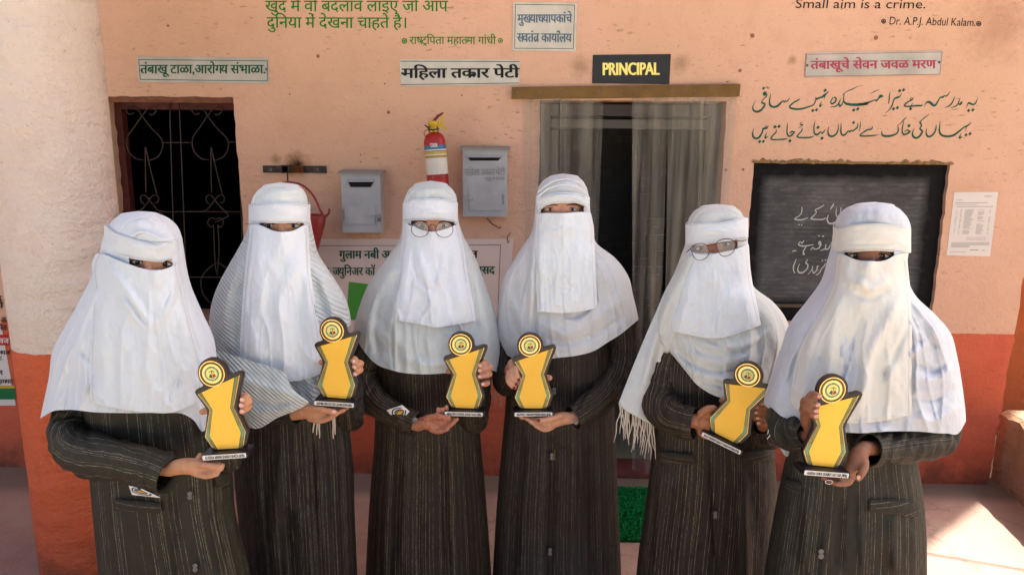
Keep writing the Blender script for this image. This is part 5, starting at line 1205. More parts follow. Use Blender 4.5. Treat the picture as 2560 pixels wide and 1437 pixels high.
def emblem(root, quad, f, g):
    """round school badge sewn on the sleeve"""
    q_ = np.array(quad, float); bil = lambda u, v: (q_[0]*(1-u)+q_[1]*u)*(1-v)+(q_[3]*(1-u)+q_[2]*u)*v
    n = 9; V = [at(*bil(i/(n-1), j/(n-1)), g.Y-f(i/(n-1), j/(n-1))) for j in range(n) for i in range(n)]
    pt = mesh('sleeve_badge', V, [tuple(x) for x in quadgrid(n, n)], m_label, root, True); solid(pt, .001)
    def poly(nm, pts, m, d): mesh(nm, [at(*bil(u, v), g.Y-f(u, v)-d) for u, v in pts], [tuple(range(len(pts)))], m, pt)
    A = np.linspace(0.3, 5.6, 20); poly('badge_ring', [(.5+.44*math.cos(a), .5+.44*math.sin(a)) for a in A]+[(.5+.36*math.cos(a), .5+.36*math.sin(a)) for a in A[::-1]], mat('badge_navy', srgb(30, 50, 66), .6), .0012)
    poly('badge_disc', [(.5+.30*math.cos(a), .5+.30*math.sin(a)) for a in np.linspace(0, 6.28, 22)[:-1]], mat('badge_grey', srgb(86, 90, 92), .6), .0012)
    ys = []
    for k in range(16): a = math.pi+math.pi*k/15; r = .26 if k % 2 else .16; ys.append((.5+r*math.cos(a), .62+r*math.sin(a)))
    poly('badge_sun', ys, m_yel, .0018); poly('badge_mark', [(.66, .3), (.8, .42), (.72, .5), (.6, .42)], m_bred, .0018)
def stitch(g, root, pts, dfun, mt, name='hem_stitch', r=.0009):
    tube(name, [at(x, y, g.Y-dfun(np.array(x, float), np.array(y, float))-.0012) for x, y in pts], r, mt, root, 5, 4)
def fringe(g, root, a, b, n, ln, mt, fwd_=.02, seed=1, r=.0022, jitter=1.0, droop=(0, 1)):
    rr = np.random.default_rng(seed)
    for i in range(n):
        u = (i+.5)/n; x = a[0]+(b[0]-a[0])*u; y = a[1]+(b[1]-a[1])*u; l = ln*(.8+.4*rr.random()); dx = rr.normal(0, 5)*jitter
        P = [at(x+dx*k*.5+rr.normal(0, 1.6)*jitter*(k > 0), y+l*k/4, g.Y-fwd_-.004*rr.random()) for k in range(5)]
        tube('tassel', P, [r*.9, r*1.15, r, r*.85, r*.5], mt, root, 5, 3)

white = cloth('white_cotton', srgb(226, 228, 234)); 
C1v = cloth('cool_white_poplin', srgb(208, 213, 218)); C1s = cloth('crisp_white_cloth', srgb(206, 211, 218), wrinkle=.004)
C2v = cloth('soft_white_cotton', srgb(224, 228, 232)); C2s = cloth('ribbed_white_knit', srgb(232, 238, 237), rib=(1.0, 33, 46), thin=.18)
C3v = cloth('white_slub_cotton', srgb(224, 228, 235), slub=.25); C3s = cloth('grey_white_gauze', srgb(226, 232, 231), slub=.3, thin=.22, wrinkle=.008)
C4v = cloth('wrinkled_white_cotton', srgb(226, 230, 232), slub=.15, wrinkle=.008); C4s = cloth('pale_grey_viscose', srgb(218, 219, 220), slub=.3, thin=.15, wrinkle=.008)
C5v = cloth('pressed_white_cotton', srgb(222, 226, 229)); C5s = cloth('cream_gauze', srgb(220, 222, 218), slub=.3, thin=.15, wrinkle=.006)
C6v = cloth('ivory_stretch_jersey', srgb(212, 209, 201), slub=-.1, wrinkle=.003); C6s = cloth('fine_white_cambric', srgb(206, 209, 216), slub=.3, thin=.1, wrinkle=.007)
thread = mat('seam_thread', srgb(176, 178, 184), .9, .1)
tassel = mat('tassel_cotton', srgb(196, 184, 168), .9, .1)
K1 = pinstripe('olive_pinstripe', srgb(42, 38, 28), srgb(168, 156, 130), 64, .3, .75); K2 = pinstripe('black_pinstripe', srgb(34, 29, 24), srgb(158, 138, 112), 74, 5.1, .8)
K3 = pinstripe('brown_pinstripe', srgb(40, 32, 24), srgb(170, 146, 108), 86, 11.7, .85); K4 = pinstripe('dark_brown_pinstripe', srgb(37, 30, 25), srgb(146, 124, 98), 86, 17.3, .8)
K5 = pinstripe('umber_pinstripe', srgb(42, 34, 25), srgb(172, 150, 118), 70, 23.9, .8); K6 = pinstripe('charcoal_olive_pinstripe', srgb(38, 35, 27), srgb(152, 142, 120), 66, 31.1, .75)
sk1 = skin('wheat_brown_skin', srgb(176, 122, 88)); sk2 = skin('light_brown_skin', srgb(192, 138, 102)); sk4 = skin('fair_brown_skin', srgb(202, 148, 116)); sk5 = skin('tan_skin', srgb(164, 108, 76)); sk6 = skin('deep_brown_skin', srgb(146, 96, 70))
GRP = 'students standing in a row with trophies'

def headwear(g, root, shawl_D, L, Rr, band, slit, veil, mats, folds=None, vfold=(), seed=0, nose=None, vd=.012, bandfold=(), bn=.002, vdrape=.006):
    """band = dict(top, bot: (px,row) curves, l, r), veil = dict(L, R, top, bot)"""
    mv, ms = mats; veil = dict(veil); veil['top'] = [(x, y+3.0*math.sin(math.pi*(x-veil['top'][0][0])/(veil['top'][-1][0]-veil['top'][0][0]))) for x, y in veil['top']]
    def dsh(x, y):
        l = curve(L, y); r = curve(Rr, y); t = np.clip((x-(l+r)/2)/((r-l)/2+1e-6), -1, 1); return curve(shawl_D, y)*np.sqrt(np.clip(1-t*t, 0, 1))
    g.dsh = dsh
    b = band; cx = (b['l']+b['r'])/2; hw = (b['r']-b['l'])/2
    # headband: a full ring round the head
    nt, nv, nb_ = 90, 22, 40
    t = -np.cos(np.linspace(0, math.pi, nt)); PX = cx+hw*t; yt = curve(b['top'], PX); ybm = curve(b['bot'], PX)
    v = np.linspace(0, 1, nv)[:, None]; PY = yt+(ybm-yt)*v; PXX = np.broadcast_to(PX, PY.shape)
    s = np.sqrt(1-t*t)[None]; lean = .004*np.sin(v*math.pi)
    dep = (.102*s + lean + foldfield(PXX, PY, bandfold) + bn*vnoise(PXX/20+seed, PY/9+seed)); Pf = at(PXX, PY, g.Y-dep)
    tb = np.cos(np.linspace(0, math.pi, nb_+2))[1:-1]; PXb = cx+hw*tb; PYb = curve(b['top'], PXb)+(curve(b['bot'], PXb)-curve(b['top'], PXb))*v
    Pb = at(np.broadcast_to(PXb, PYb.shape), PYb, g.Y); Pb[..., 1] += .115*np.sqrt(1-tb*tb)[None]
    P = np.concatenate([Pf, Pb], 1); UV = np.stack([np.concatenate([PXX, np.broadcast_to(PXb, PYb.shape)], 1)*pm(g.Y), P[..., 2]], -1)
    hb = mesh('headband', P.reshape(-1, 3), quadgrid(nt+nb_, nv, True), mv, root, True, UV.reshape(-1, 2)); solid(hb, .0016)
    hx = np.linspace(b['l']+2, b['r']-2, 15)
    for cur_, dy in ((b['bot'], -3.5), (b['top'], 3.5)):
        tube('band_seam', [at(x, float(curve(cur_, x))+dy, g.Y-.103*math.sqrt(max(0, 1-((x-cx)/hw)**2))-.0045) for x in hx], .0006, thread, hb, 5, 3)
    # veil panel
    nx, ny = nose
    def dv(x, y, u, vv):
        hd = .103*np.sqrt(np.clip(1-((x-cx)/(hw*1.02))**2, 0, 1)); a = np.clip((y-ny)/120, 0, 1)
        base = np.maximum(dsh(x, y)+vd*np.clip(u*14, .25, 1)*np.clip((1-u)*14, .25, 1), hd*(1-a)+.001)
        base = base + .011*np.exp(-((x-nx)/20.)**2-((y-ny-26)/34.)**2) + .006*np.exp(-((x-nx)/16.)**2-((y-ny-6)/20.)**2)
        return base
    g.dv = dv
    vl = sheet(g, 'face_veil', veil['L'], veil['R'], veil['top'], veil['bot'], dv, mv, vfold, nu=100, nv=120, root=root, fseed=seed+3, nz=.0026, drape=vdrape)
    # stitched hems of the veil
    ins = 7
    ys = np.linspace(veil['L'][1][0], veil['L'][-1][0]-8, 14)
    dv0 = lambda x, y: dv(x, y, .1, .5)+foldfield(np.asarray(x, float).reshape(1), np.asarray(y, float).reshape(1), vfold)[0]
    for C_, sg in ((veil['L'], 1), (veil['R'], -1)): 
        ys = np.linspace(C_[1][0], C_[-1][0]-8, 14); stitch(g, vl, [(float(curve(C_, y))+sg*ins, y) for y in ys], dv0, thread, r=.0004)
    xs = np.linspace(veil['bot'][0][0]+ins, veil['bot'][-1][0]-ins, 14); stitch(g, vl, [(x, float(curve(veil['bot'], x))-ins) for x in xs], dv0, thread, r=.0004)
    return hb, vl
def undercap(g, root, arc, mt, cx, hw, dep0=.104):
    """inner cap seam arcing over the forehead"""
    tube('cap_seam', [at(x, y, g.Y-d) for x, y, d in arc], .0012, mt, root, 5, 4)
def person(Y, px, label):
    g = G(Y); root = empty('person', (at(px, 718, Y)[0], Y, 0), label, 'person', GRP); return g, root
# ---------------------------------------------------------------- 1: leftmost
g, r = person(1.95, 370, 'student with tilted white headband and long smooth cape in front of the round column')
L = [(528,345),(532,312),(540,296),(555,278),(572,266),(600,256),(640,247),(700,224),(760,194),(820,160),(869,134),(948,121),(1010,108),(1060,97)]
Rr = [(528,345),(531,372),(540,394),(555,414),(572,430),(592,440),(620,444),(670,452),(720,464),(790,496),(862,528),(900,534),(1060,548)]
band = dict(l=261, r=444, top=[(261,563),(280,575),(330,594),(386,607),(418,606),(444,598)], bot=[(261,612),(280,629),(324,645),(368,652),(405,655),(444,648)])
veil = dict(L=[(610,268),(625,250),(725,234),(800,228),(862,225),(1006,224)], R=[(640,444),(652,444),(739,462),(833,484),(905,503),(1002,507)], top=[(224,634),(262,634),(290,646),(321,657),(361,669),(393,673),(430,663),(450,652),(507,652)], bot=[(224,1004),(250,1012),(289,1020),(375,1031),(433,1030),(470,1018),(507,1000)])
wrap(g, 'shoulder_cape', L, Rr, 528, [(-1,1046),(-.9,1030),(-.72,1024),(-.4,1030),(0,1032),(.4,1032),(.62,1036),(.72,1050),(.82,1078),(.90,1052),(1,1000)], [(528,.03),(545,.07),(575,.092),(640,.10),(760,.125),(1060,.165)], [(528,.04),(600,.12),(700,.14),(1060,.15)], C1s,
  folds=[([(250,690),(215,800),(165,950)],16,.010),([(235,760),(190,880),(150,1000)],10,-.008),([(225,800),(218,900),(205,1010)],9,.008),([(185,870),(215,890),(232,905)],8,-.006),([(470,760),(500,860),(520,960)],12,.007),([(460,720),(488,800)],8,-.005)], nt=180, nv=170, nz=.004, fseed=1.3, root=r, hole=(322,636,430,676), drape=.010)
cdv = headwear(g, r, [(528,.03),(545,.07),(575,.092),(640,.10),(760,.125),(1060,.165)], L, Rr, band, None, veil, (C1v, C1s), seed=1, nose=(392,668), bandfold=[([(330,612),(390,618),(430,606)],7,.004),([(300,600),(340,628)],5,-.002)],
  vfold=[([(262,650),(310,720),(360,790),(372,826)],13,.009),([(285,690),(330,760),(366,812)],6,-.007,'crease'),([(300,740),(335,790),(368,826)],8,.006),([(440,690),(415,770),(372,830)],12,.008),([(430,720),(400,790)],7,-.005,'crease'),([(372,720),(374,800),(370,900)],5,.004),([(366,830),(372,880),(362,960)],14,.006),([(300,820),(330,910),(320,1000)],22,.006),([(455,760),(470,870),(472,960)],18,.007),([(255,760),(262,880),(258,990)],14,.005),([(400,850),(420,940),(430,1010)],16,-.005)])
undercap(g, r, [(299,580,.099),(310,560,.092),(335,546,.083),(362,543,.078),(395,552,.078),(420,570,.078),(436,590,.06)], C1s, 352, 92)
tube('cap_fold', [at(x, y, 1.95-d) for x, y, d in ((330,590,.104),(350,580,.101),(375,586,.102),(405,600,.100),(432,598,.086))], .0045, C1s, r, 8, 5)
Lc = [(820,235),(950,210),(1060,205),(1190,222),(1300,232),(1437,246)]; Rc = [(820,470),(950,530),(1050,560),(1180,577),(1290,585),(1350,598),(1437,620)]
coat(g, r, Lc, Rc, 820, K1, [([(300,1240),(310,1340),(330,1437),(340,1600)],16,.012),([(440,1200),(430,1320),(425,1500)],14,-.009),([(520,1180),(535,1300),(560,1437)],10,.010),([(380,1260),(395,1400)],10,.007)], seed=1, placket=[(455,900),(478,1200),(498,1437),(520,1700)])
sleeve('sleeve', [(235,880,-.03,36),(200,1000,-.02,44),(175,1080,.03,52),(205,1128,.10,58),(310,1152,.18,54),(385,1172,.215,52),(424,1190,.232,50)], K1, r, g, seed=2, amp=.008, cuff=.14)
sleeve('sleeve', [(505,910,-.06,34),(548,1030,-.02,42),(566,1120,.08,46),(562,1140,.12,38),(560,1110,.165,30)], K1, r, g, seed=3, amp=.006)
pocket(g, r, [(283,1248),(400,1258),(402,1283),(282,1275)], K1); pocket(g, r, [(538,1186),(579,1180),(580,1214),(541,1218)], K1); buttons(g, [(475,1237),(488,1418)], r, r=5.8)
emblem(r, [(322,1213),(352,1220),(402,1240),(398,1247)][:2]+[(400,1243),(330,1236)], lambda u, v: .232+.02*u, g)
b = Body(); torso(g, b, (368,656), 74, (360,960), (400,1290), None)
b.chain(fin(g, [(235,900,-.03,20),(200,1000,-.02,20),(180,1080,.03,22),(300,1148,.18,22),(425,1172,.225,19)])); b.chain(fin(g, [(500,900,.0,24),(555,1100,.05,22),(556,1140,.14,18),(560,1085,.20,16)]))
# lower hand, palm up under the base
b.chain(fin(g, [(425,1172,.225,19),(455,1165,.24,21),(490,1166,.25,21),(515,1172,.255,15)]))
b.chain(fin(g, [(455,1158,.25,11),(490,1158,.262,9.5),(520,1163,.275,9),(542,1166,.28,8)]))   # thumb along the front of the base
for i, (a, c, d) in enumerate([((500,1158,.245),(530,1157,.26),(548,1160,.27)),((500,1166,.245),(532,1168,.262),(556,1163,.275)),((494,1174,.25),(528,1178,.268),(553,1171,.28)),((484,1180,.255),(515,1189,.272),(543,1184,.282))]):
    b.chain(fin(g, [(*a, 10),(*c, 9),(*d, 7.5)]))
b.chain(fin(g, [(492,1156,.25,7),(497,1146,.245,8.5),(500,1138,.24,8)]))
# upper hand holding the board from behind
b.chain(fin(g, [(560,1085,.18,15),(566,1040,.192,19),(562,1010,.195,20)]))
for i, (x1, y1, x2, y2, x3, y3) in enumerate(((590,990,618,992,608,998),(592,1006,622,1004,604,1012),(590,1022,620,1018,606,1028))):
    b.chain(fin(g, [(x1,y1,.205,10),(x2-2,y2,.228,10.5),(x2-4,y2+3,.252,10),(x3,y3,.258,8.5)]))
b.chain(fin(g, [(545,1000,.20,11),(525,1022,.200,10),(506,1029,.208,9)]))
b.done('body', sk2, r)
for (x, y) in ((606,999),(604,1013),(606,1028)): nail(g, x-1, y, .270, math.pi, r, m_nailp, 6, 5)
eyes(g, [(344,656),(413,660)], r, sk1, tilt=.10, look=(0,0), w_=17, open_=6.2, dep=.086, brow=[[(324,646),(334,641),(350,642),(366,648)],[(398,648),(412,644),(424,645),(434,650)]], kohl=1.5); shoes(g, at(370,718,1.95)[0], r)
trophy('award_trophy', 'trophy in the hands of the leftmost student, before the orange column', (498,1152), (627,1143), 1.95-.248, 'ALVEERA AIMAN SHAKH HAMZA (83%)', 264, yaw=.02, scx=.95)
# ---------------------------------------------------------------- 2
g, r = person(2.25, 690, 'student wrapped in a ribbed white knit shawl, in front of the fire bucket')
L = [(456,699),(460,672),(470,652),(488,635),(510,627),(555,623),(590,612),(624,594),(660,573),(696,553),(747,532),(826,523),(900,536),(963,570),(1006,596),(1064,619)]
Rr = [(456,699),(459,726),(470,748),(488,760),(510,765),(560,771),(600,779),(640,792),(690,826),(740,857),(797,874),(850,876),(1064,880)]
SD = [(456,.03),(470,.07),(500,.092),(560,.10),(680,.13),(1064,.185)]
band = dict(l=622, r=771, top=[(622,511),(660,508),(700,507),(740,508),(771,512)], bot=[(622,557),(648,557),(706,558),(760,558),(771,559)])
veil = dict(L=[(556,624),(570,624),(640,616),(718,608),(833,601),(926,596)], R=[(556,770),(570,771),(689,778),(761,789),(833,801),(938,820)], top=[(596,560),(630,559),(650,561),(680,573),(706,577),(735,573),(760,561),(775,558),(820,558)], bot=[(596,922),(630,938),(666,947),(717,954),(753,950),(796,937),(820,925)])
wrap(g, 'knit_shawl', L, Rr, 456, [(-1,925),(-.9,985),(-.72,1045),(-.45,1060),(-.15,1042),(.25,1014),(.42,1003),(.52,960),(.62,900),(.8,840),(1,812)], SD, [(456,.04),(520,.12),(700,.15),(1064,.16)], C2s,
  folds=[([(600,660),(560,760),(545,860)],18,.014),([(612,640),(590,760),(600,880),(640,960)],14,-.010),([(560,720),(548,800),(565,900)],9,-.008,'crease'),([(800,680),(830,760),(845,820)],12,.010),([(560,940),(640,975),(740,1000)],16,.010),([(590,1000),(660,1010),(730,1012)],9,-.007),([(790,700),(812,790)],7,-.006)], nt=190, nv=190, nz=.005, fseed=4.1, root=r, hole=(649,548,760,580), drape=.009)
headwear(g, r, SD, L, Rr, band, None, veil, (C2v, C2s), seed=5, nose=(703,572), vd=.017, vfold=[([(770,600),(740,680),(700,760),(690,900)],16,.006),([(640,600),(650,700),(640,830),(650,930)],18,.007),([(778,660),(775,760),(790,870),(800,930)],14,.009),([(760,700),(752,820),(765,940)],10,-.006),([(700,760),(716,850),(712,945)],18,.006),([(625,700),(618,820),(622,920)],9,-.005),([(672,640),(700,700),(740,640)],14,.003)])
sheet(g, 'shawl_end', [(890,535),(963,566),(1006,592),(1064,616)], [(890,716),(950,720),(978,738),(1004,771),(1064,776)], [(530,872),(620,900),(720,940),(778,1000)], [(530,900),(560,975),(590,1030),(619,1064),(702,1040),(771,1008),(778,1003)],
  lambda x, y, u, v: .115+.138*np.clip((x-535)/190, 0, 1)**.6+.018*np.sin(np.clip(v, 0, 1)*math.pi), C2s, [([(560,930),(640,960),(740,990)],12,.008),([(590,990),(660,1005),(740,1008)],7,-.007),([(600,1030),(680,1030),(750,1010)],8,.006)], nu=70, nv=60, root=r, nz=.003)
undercap(g, r, [(632,508,.093),(642,486,.086),(665,470,.078),(697,463,.070),(730,470,.078),(750,486,.086),(762,508,.088)], C2s, 697, 75)
Lc = [(800,560),(950,575),(1060,585),(1154,584),(1300,595),(1437,609)]; Rc = [(800,830),(950,862),(1050,871),(1122,879),(1300,886),(1437,891)]
coat(g, r, Lc, Rc, 800, K2, [([(700,1100),(690,1250),(680,1437)],14,.012),([(780,1060),(785,1250),(800,1437),(805,1600)],10,-.010),([(830,1100),(840,1300),(850,1500)],12,.009),([(640,1150),(645,1437)],12,.008)], seed=5, placket=[(770,900),(782,1150),(792,1437),(800,1700)])
sleeve('sleeve', [(585,880,.02,46),(575,970,.04,50),(610,1020,.10,50),(680,1024,.17,38),(742,1030,.215,30)], K2, r, g, seed=5)
sleeve('sleeve', [(845,880,-.04,34),(866,960,.0,40),(872,1040,.09,38),(866,1030,.17,30),(864,985,.205,25)], K2, r, g, seed=6)
b = Body(); torso(g, b, (703,565), 68, (700,860), (720,1180), None)
b.chain(fin(g, [(590,890,.0,22),(580,1000,.05,22),(660,1022,.16,20),(735,1034,.22,17)])); b.chain(fin(g, [(840,880,.0,22),(866,1010,.05,20),(868,1035,.14,17),(858,960,.208,15)]))
b.chain(fin(g, [(735,1034,.22,17),(765,1028,.235,19),(792,1032,.245,19),(815,1034,.25,13)]))
b.chain(fin(g, [(765,1020,.245,10),(795,1022,.265,8.5),(820,1027,.275,8),(836,1029,.276,7)]))
for a, c, d in [((790,1024,.24),(825,1027,.25),(868,1018,.25)),((792,1032,.245),(828,1035,.255),(860,1024,.262)),((786,1040,.25),(815,1044,.262),(842,1034,.27)),((776,1046,.25),(802,1051,.264),(828,1044,.272))]: b.chain(fin(g, [(*a, 9),(*c, 8.2),(*d, 6.5)]))
b.chain(fin(g, [(858,960,.18,14),(862,930,.188,17),(856,910,.190,18)]))
for (x1, y1, x2, y2, x3, y3) in ((872,900,886,898,884,901),(876,912,900,908,886,916),(876,926,899,924,888,934)): b.chain(fin(g, [(x1,y1,.202,9),(x2,y2,.232,9.5),(x2-2,y2+3,.250,8.5),(x3,y3,.258,7.5)]))
b.chain(fin(g, [(840,915,.195,10),(820,912,.198,9),(803,905,.210,8)]))
b.done('body', sk2, r)
for (x, y) in ((886,917),(888,934),(884,902)): nail(g, x, y+1, .269, math.pi*1.2, r, m_nailp, 5, 4.2)
nail(g, 834, 1029, .287, .1, r, m_nailp, 6, 4.5)
eyes(g, [(672,565),(733,565)], r, sk2, look=(-3.2,-.2), w_=13.5, open_=4.8, dep=.086, brow=[[(656,560),(664,557),(678,557),(690,560)],[(718,560),(730,557),(744,557),(754,560)]], kohl=1.1); shoes(g, at(700,718,2.25)[0], r)
fringe(g, r, (786,1046), (800,1046), 3, 42, tassel, .225, 3, .0026, .25); fringe(g, r, (832,1035), (838,1035), 2, 52, tassel, .225, 4, .0026, .25)
trophy('award_trophy', 'trophy held before the ribbed knit shawl, by the second student from the left', (785,1014), (889,1018), 2.25-.243, 'ALISHIBA FIRDOUS SYED QADIRUDDIN (80%)', 228, yaw=-.05)
# ---------------------------------------------------------------- 3
g, r = person(2.45, 1076, 'student with round glasses and a grey white gauze shawl, in front of the banner')
L = [(452,1076),(456,1050),(466,1031),(485,1016),(505,1009),(548,1006),(595,1000),(645,968),(703,925),(761,900),(826,883),(880,878),(935,878)]
Rr = [(452,1076),(456,1104),(466,1122),(485,1138),(505,1143),(552,1146),(588,1157),(638,1185),(710,1213),(775,1235),(847,1250),(934,1259)]
SD = [(452,.03),(466,.07),(495,.092),(555,.10),(690,.135),(935,.175)]
band = dict(l=1007, r=1144, top=[(1007,508),(1020,500),(1050,497),(1076,496),(1110,498),(1144,508)], bot=[(1007,553),(1040,551),(1076,550),(1110,551),(1144,557)])
veil = dict(L=[(552,1008),(565,1008),(631,1001),(717,990),(797,978)], R=[(552,1145),(565,1147),(616,1159),(689,1170),(745,1181),(802,1190)], top=[(978,556),(1015,556),(1028,560),(1050,571),(1079,576),(1110,571),(1137,561),(1150,556),(1190,556)], bot=[(978,797),(1015,805),(1055,811),(1084,818),(1130,813),(1190,801)])
wrap(g, 'gauze_shawl', L, Rr, 452, [(-1,830),(-.88,865),(-.7,905),(-.45,926),(-.1,935),(.2,933),(.45,928),(.6,915),(.8,922),(1,936)], SD, [(452,.04),(520,.12),(700,.15),(935,.16)], C3s,
  folds=[([(990,650),(945,740),(915,850)],16,.012),([(1000,700),(985,800),(1010,880),(1060,900)],14,.009),([(960,720),(935,820),(950,900)],9,-.009),([(1195,680),(1215,780),(1225,900)],12,.011),([(1180,700),(1190,800),(1170,880)],9,-.008,'crease'),([(930,860),(1010,890),(1100,880)],18,-.007),([(980,880),(1060,912),(1150,900)],10,.008),([(1060,830),(1080,880),(1100,920)],12,.006)], nt=180, nv=170, nz=.006, fseed=8.1, root=r, hole=(1027,542,1137,579), drape=.010)
headwear(g, r, SD, L, Rr, band, None, veil, (C3v, C3s), seed=9, nose=(1081,570), bandfold=[([(1045,535),(1076,527),(1110,535)],5,.004)], vfold=[([(1040,620),(1060,680),(1070,710),(1084,720)],9,.008),([(1110,620),(1105,680),(1086,720)],9,.007),([(1030,640),(1045,700),(1075,725)],5,-.007,'crease'),([(1140,620),(1145,700),(1160,790)],12,.007),([(1120,640),(1118,720),(1135,800)],9,-.005),([(1022,620),(1012,700),(1004,790)],12,.006),([(1070,730),(1085,770),(1078,810)],12,.006),([(1045,700),(1030,760)],8,.004)])
undercap(g, r, [(1017,500,.093),(1024,486,.090),(1045,471,.080),(1072,465,.074),(1100,469,.080),(1124,483,.090),(1136,498,.082)], C3s, 1076, 68)
Lc = [(780,960),(930,935),(1000,938),(1093,936),(1250,924),(1437,914)]; Rc = [(780,1180),(930,1190),(1064,1199),(1250,1215),(1437,1228)]
coat(g, r, Lc, Rc, 780, K3, [([(1020,1100),(1010,1250),(1000,1437)],12,.010),([(1115,1060),(1110,1250),(1125,1437),(1130,1600)],9,-.009),([(1150,1080),(1165,1300),(1175,1500)],12,.010),([(970,1130),(960,1437)],10,.008)], seed=9, placket=[(1110,850),(1115,1100),(1122,1437),(1126,1700)])
sleeve('sleeve', [(925,830,.02,34),(908,900,.03,37),(908,955,.07,38),(940,1005,.13,37),(1000,1042,.19,34),(1042,1060,.215,33)], K3, r, g, seed=9, amp=.006, cuff=.13)
sleeve('sleeve', [(1185,830,-.03,30),(1192,950,.0,34),(1190,1040,.09,34),(1180,1050,.15,30),(1176,1010,.2,24)], K3, r, g, seed=11)
emblem(r, [(985,1015),(1008,1012),(1026,1026),(998,1062)][:2]+[(1020,1032),(997,1060)] if False else [(966,1025),(1006,1012),(1024,1028),(998,1060)], lambda u, v: .205+.012*u+.004*(1-v)+.012, g)
buttons(g, [], r)
cb = at(1037,1049,g.Y-.258); V = []
for rr, dz_ in ((1, 0), (1, .003), (.7, .0042), (.02, .003)): V += [cb+np.array([math.cos(a)*.009*rr, -dz_, math.sin(a)*.009*rr]) for a in np.linspace(0, 6.283, 15)[:-1]]
mesh('cuff_button', V, [tuple(f_) for f_ in quadgrid(14, 4, True)], m_button, r, True)
b = Body(); torso(g, b, (1081,565), 62, (1076,850), (1070,1150), None)
b.chain(fin(g, [(925,850,.0,20),(908,960,.06,20),(990,1040,.18,19),(1045,1062,.215,16)])); b.chain(fin(g, [(1180,850,.0,20),(1192,1000,.05,19),(1182,1045,.14,16),(1180,990,.205,14)]))
b.chain(fin(g, [(1045,1062,.215,16),(1062,1056,.225,17),(1082,1060,.235,17),(1095,1064,.24,13)]))
b.chain(fin(g, [(1066,1045,.24,9),(1090,1040,.262,8),(1110,1043,.27,7.5),(1122,1044,.272,6.5)]))
for a, c, d in [((1085,1050,.235),(1110,1052,.245),(1136,1046,.25)),((1090,1058,.24),(1118,1060,.25),(1142,1047,.256)),((1086,1066,.24),(1112,1069,.254),(1134,1056,.262)),((1078,1072,.24),(1096,1078,.256),(1118,1072,.265))]: b.chain(fin(g, [(*a, 8.6),(*c, 8),(*d, 6.4)]))
for x in (1097, 1108, 1118): b.chain(fin(g, [(x,1040,.24,6),(x-1,1030,.246,6.5),(x-2,1022-(x > 1110)*6,.246,5.5)]))
b.chain(fin(g, [(1180,990,.18,13),(1184,960,.186,16),(1180,930,.186,16)]))
for (x1, y1, x2, y2, x3, y3) in ((1192,908,1212,906,1201,913),(1194,922,1224,916,1200,925),(1194,938,1222,934,1200,941),(1200,958,1218,956,1208,960)): b.chain(fin(g, [(x1,y1,.198,8.5),(x2-1,y2,.230,9.2),(x2-3,y2+3,.246,8.2),(x3,y3,.254,7)]))
b.chain(fin(g, [(1160,935,.195,9),(1138,930,.195,8.5),(1121,928,.205,7.5)]))
b.done('body', skin('hennaed_brown_skin', srgb(188, 134, 106), (at(1092,1058,g.Y-.24), .085)), r)
for (x, y) in ((1200,913),(1199,926),(1199,941),(1207,960)): nail(g, x, y, .265, math.pi*1.1, r, m_nailp, 4.6, 4)
eyes(g, [(1055,564),(1109,564)], r, sk1, w_=12.5, open_=4.6, dep=.086, brow=[[(1040,558),(1048,555),(1060,554),(1070,557)],[(1096,557),(1106,554),(1118,555),(1126,558)]]); shoes(g, at(1076,718,2.45)[0], r)
def glasses(g, root, lenses, bridge, temples, f, mt, wr=.0012):
    gl = tube('glasses', [at(x, y, g.Y-f-.004) for x, y in bridge], wr, mt, root, 6, 5)
    for out in lenses:
        P = [at(x, y, g.Y-f) for x, y in out]; P = list(smooth_path(P+[P[0], ], 4)); tube('rim', P, wr*.95, mt, gl, 6, 1, cap=False)
        mesh('lens', [p-np.array([0, .0005, 0]) for p in P[:-1]], [tuple(range(len(P)-1))], m_lens, gl)
    for t in temples: tube('temple', [at(x, y, g.Y-d) for x, y, d in t], wr*1.3, mt, gl, 6, 4)
oval = lambda cx, cy, rx, ry, ti=0, pw=1.0: [(cx+rx*np.sign(math.cos(a))*abs(math.cos(a))**pw*math.cos(ti)-ry*np.sign(math.sin(a))*abs(math.sin(a))**pw*math.sin(ti), cy+rx*np.sign(math.cos(a))*abs(math.cos(a))**pw*math.sin(ti)+ry*np.sign(math.sin(a))*abs(math.sin(a))**pw*math.cos(ti)) for a in np.linspace(0, 2*math.pi, 15)[:-1]]
glasses(g, r, [oval(1050,573,21.5,19.5), oval(1111,574,21.5,19.5)], [(1071,567),(1076,562),(1081,561),(1086,562),(1091,567)], [[(1029,564,.130),(1024,562,.130),(1020,561,.09)],[(1132,564,.130),(1137,562,.13),(1141,561,.09)]], .130, m_wire)
trophy('award_trophy', 'trophy beside hennaed fingers, third from the left', (1111,1040), (1210,1041), 2.45-.236, 'AIMAN FIRDOUS MOHD. KHALID TAGALE (80%)', 217, yaw=-.02)
fringe(g, r, (1212,938), (1256,938), 9, 70, mat('grey_fringe', srgb(150, 146, 142), .9, .1), .02, 12, .0014)
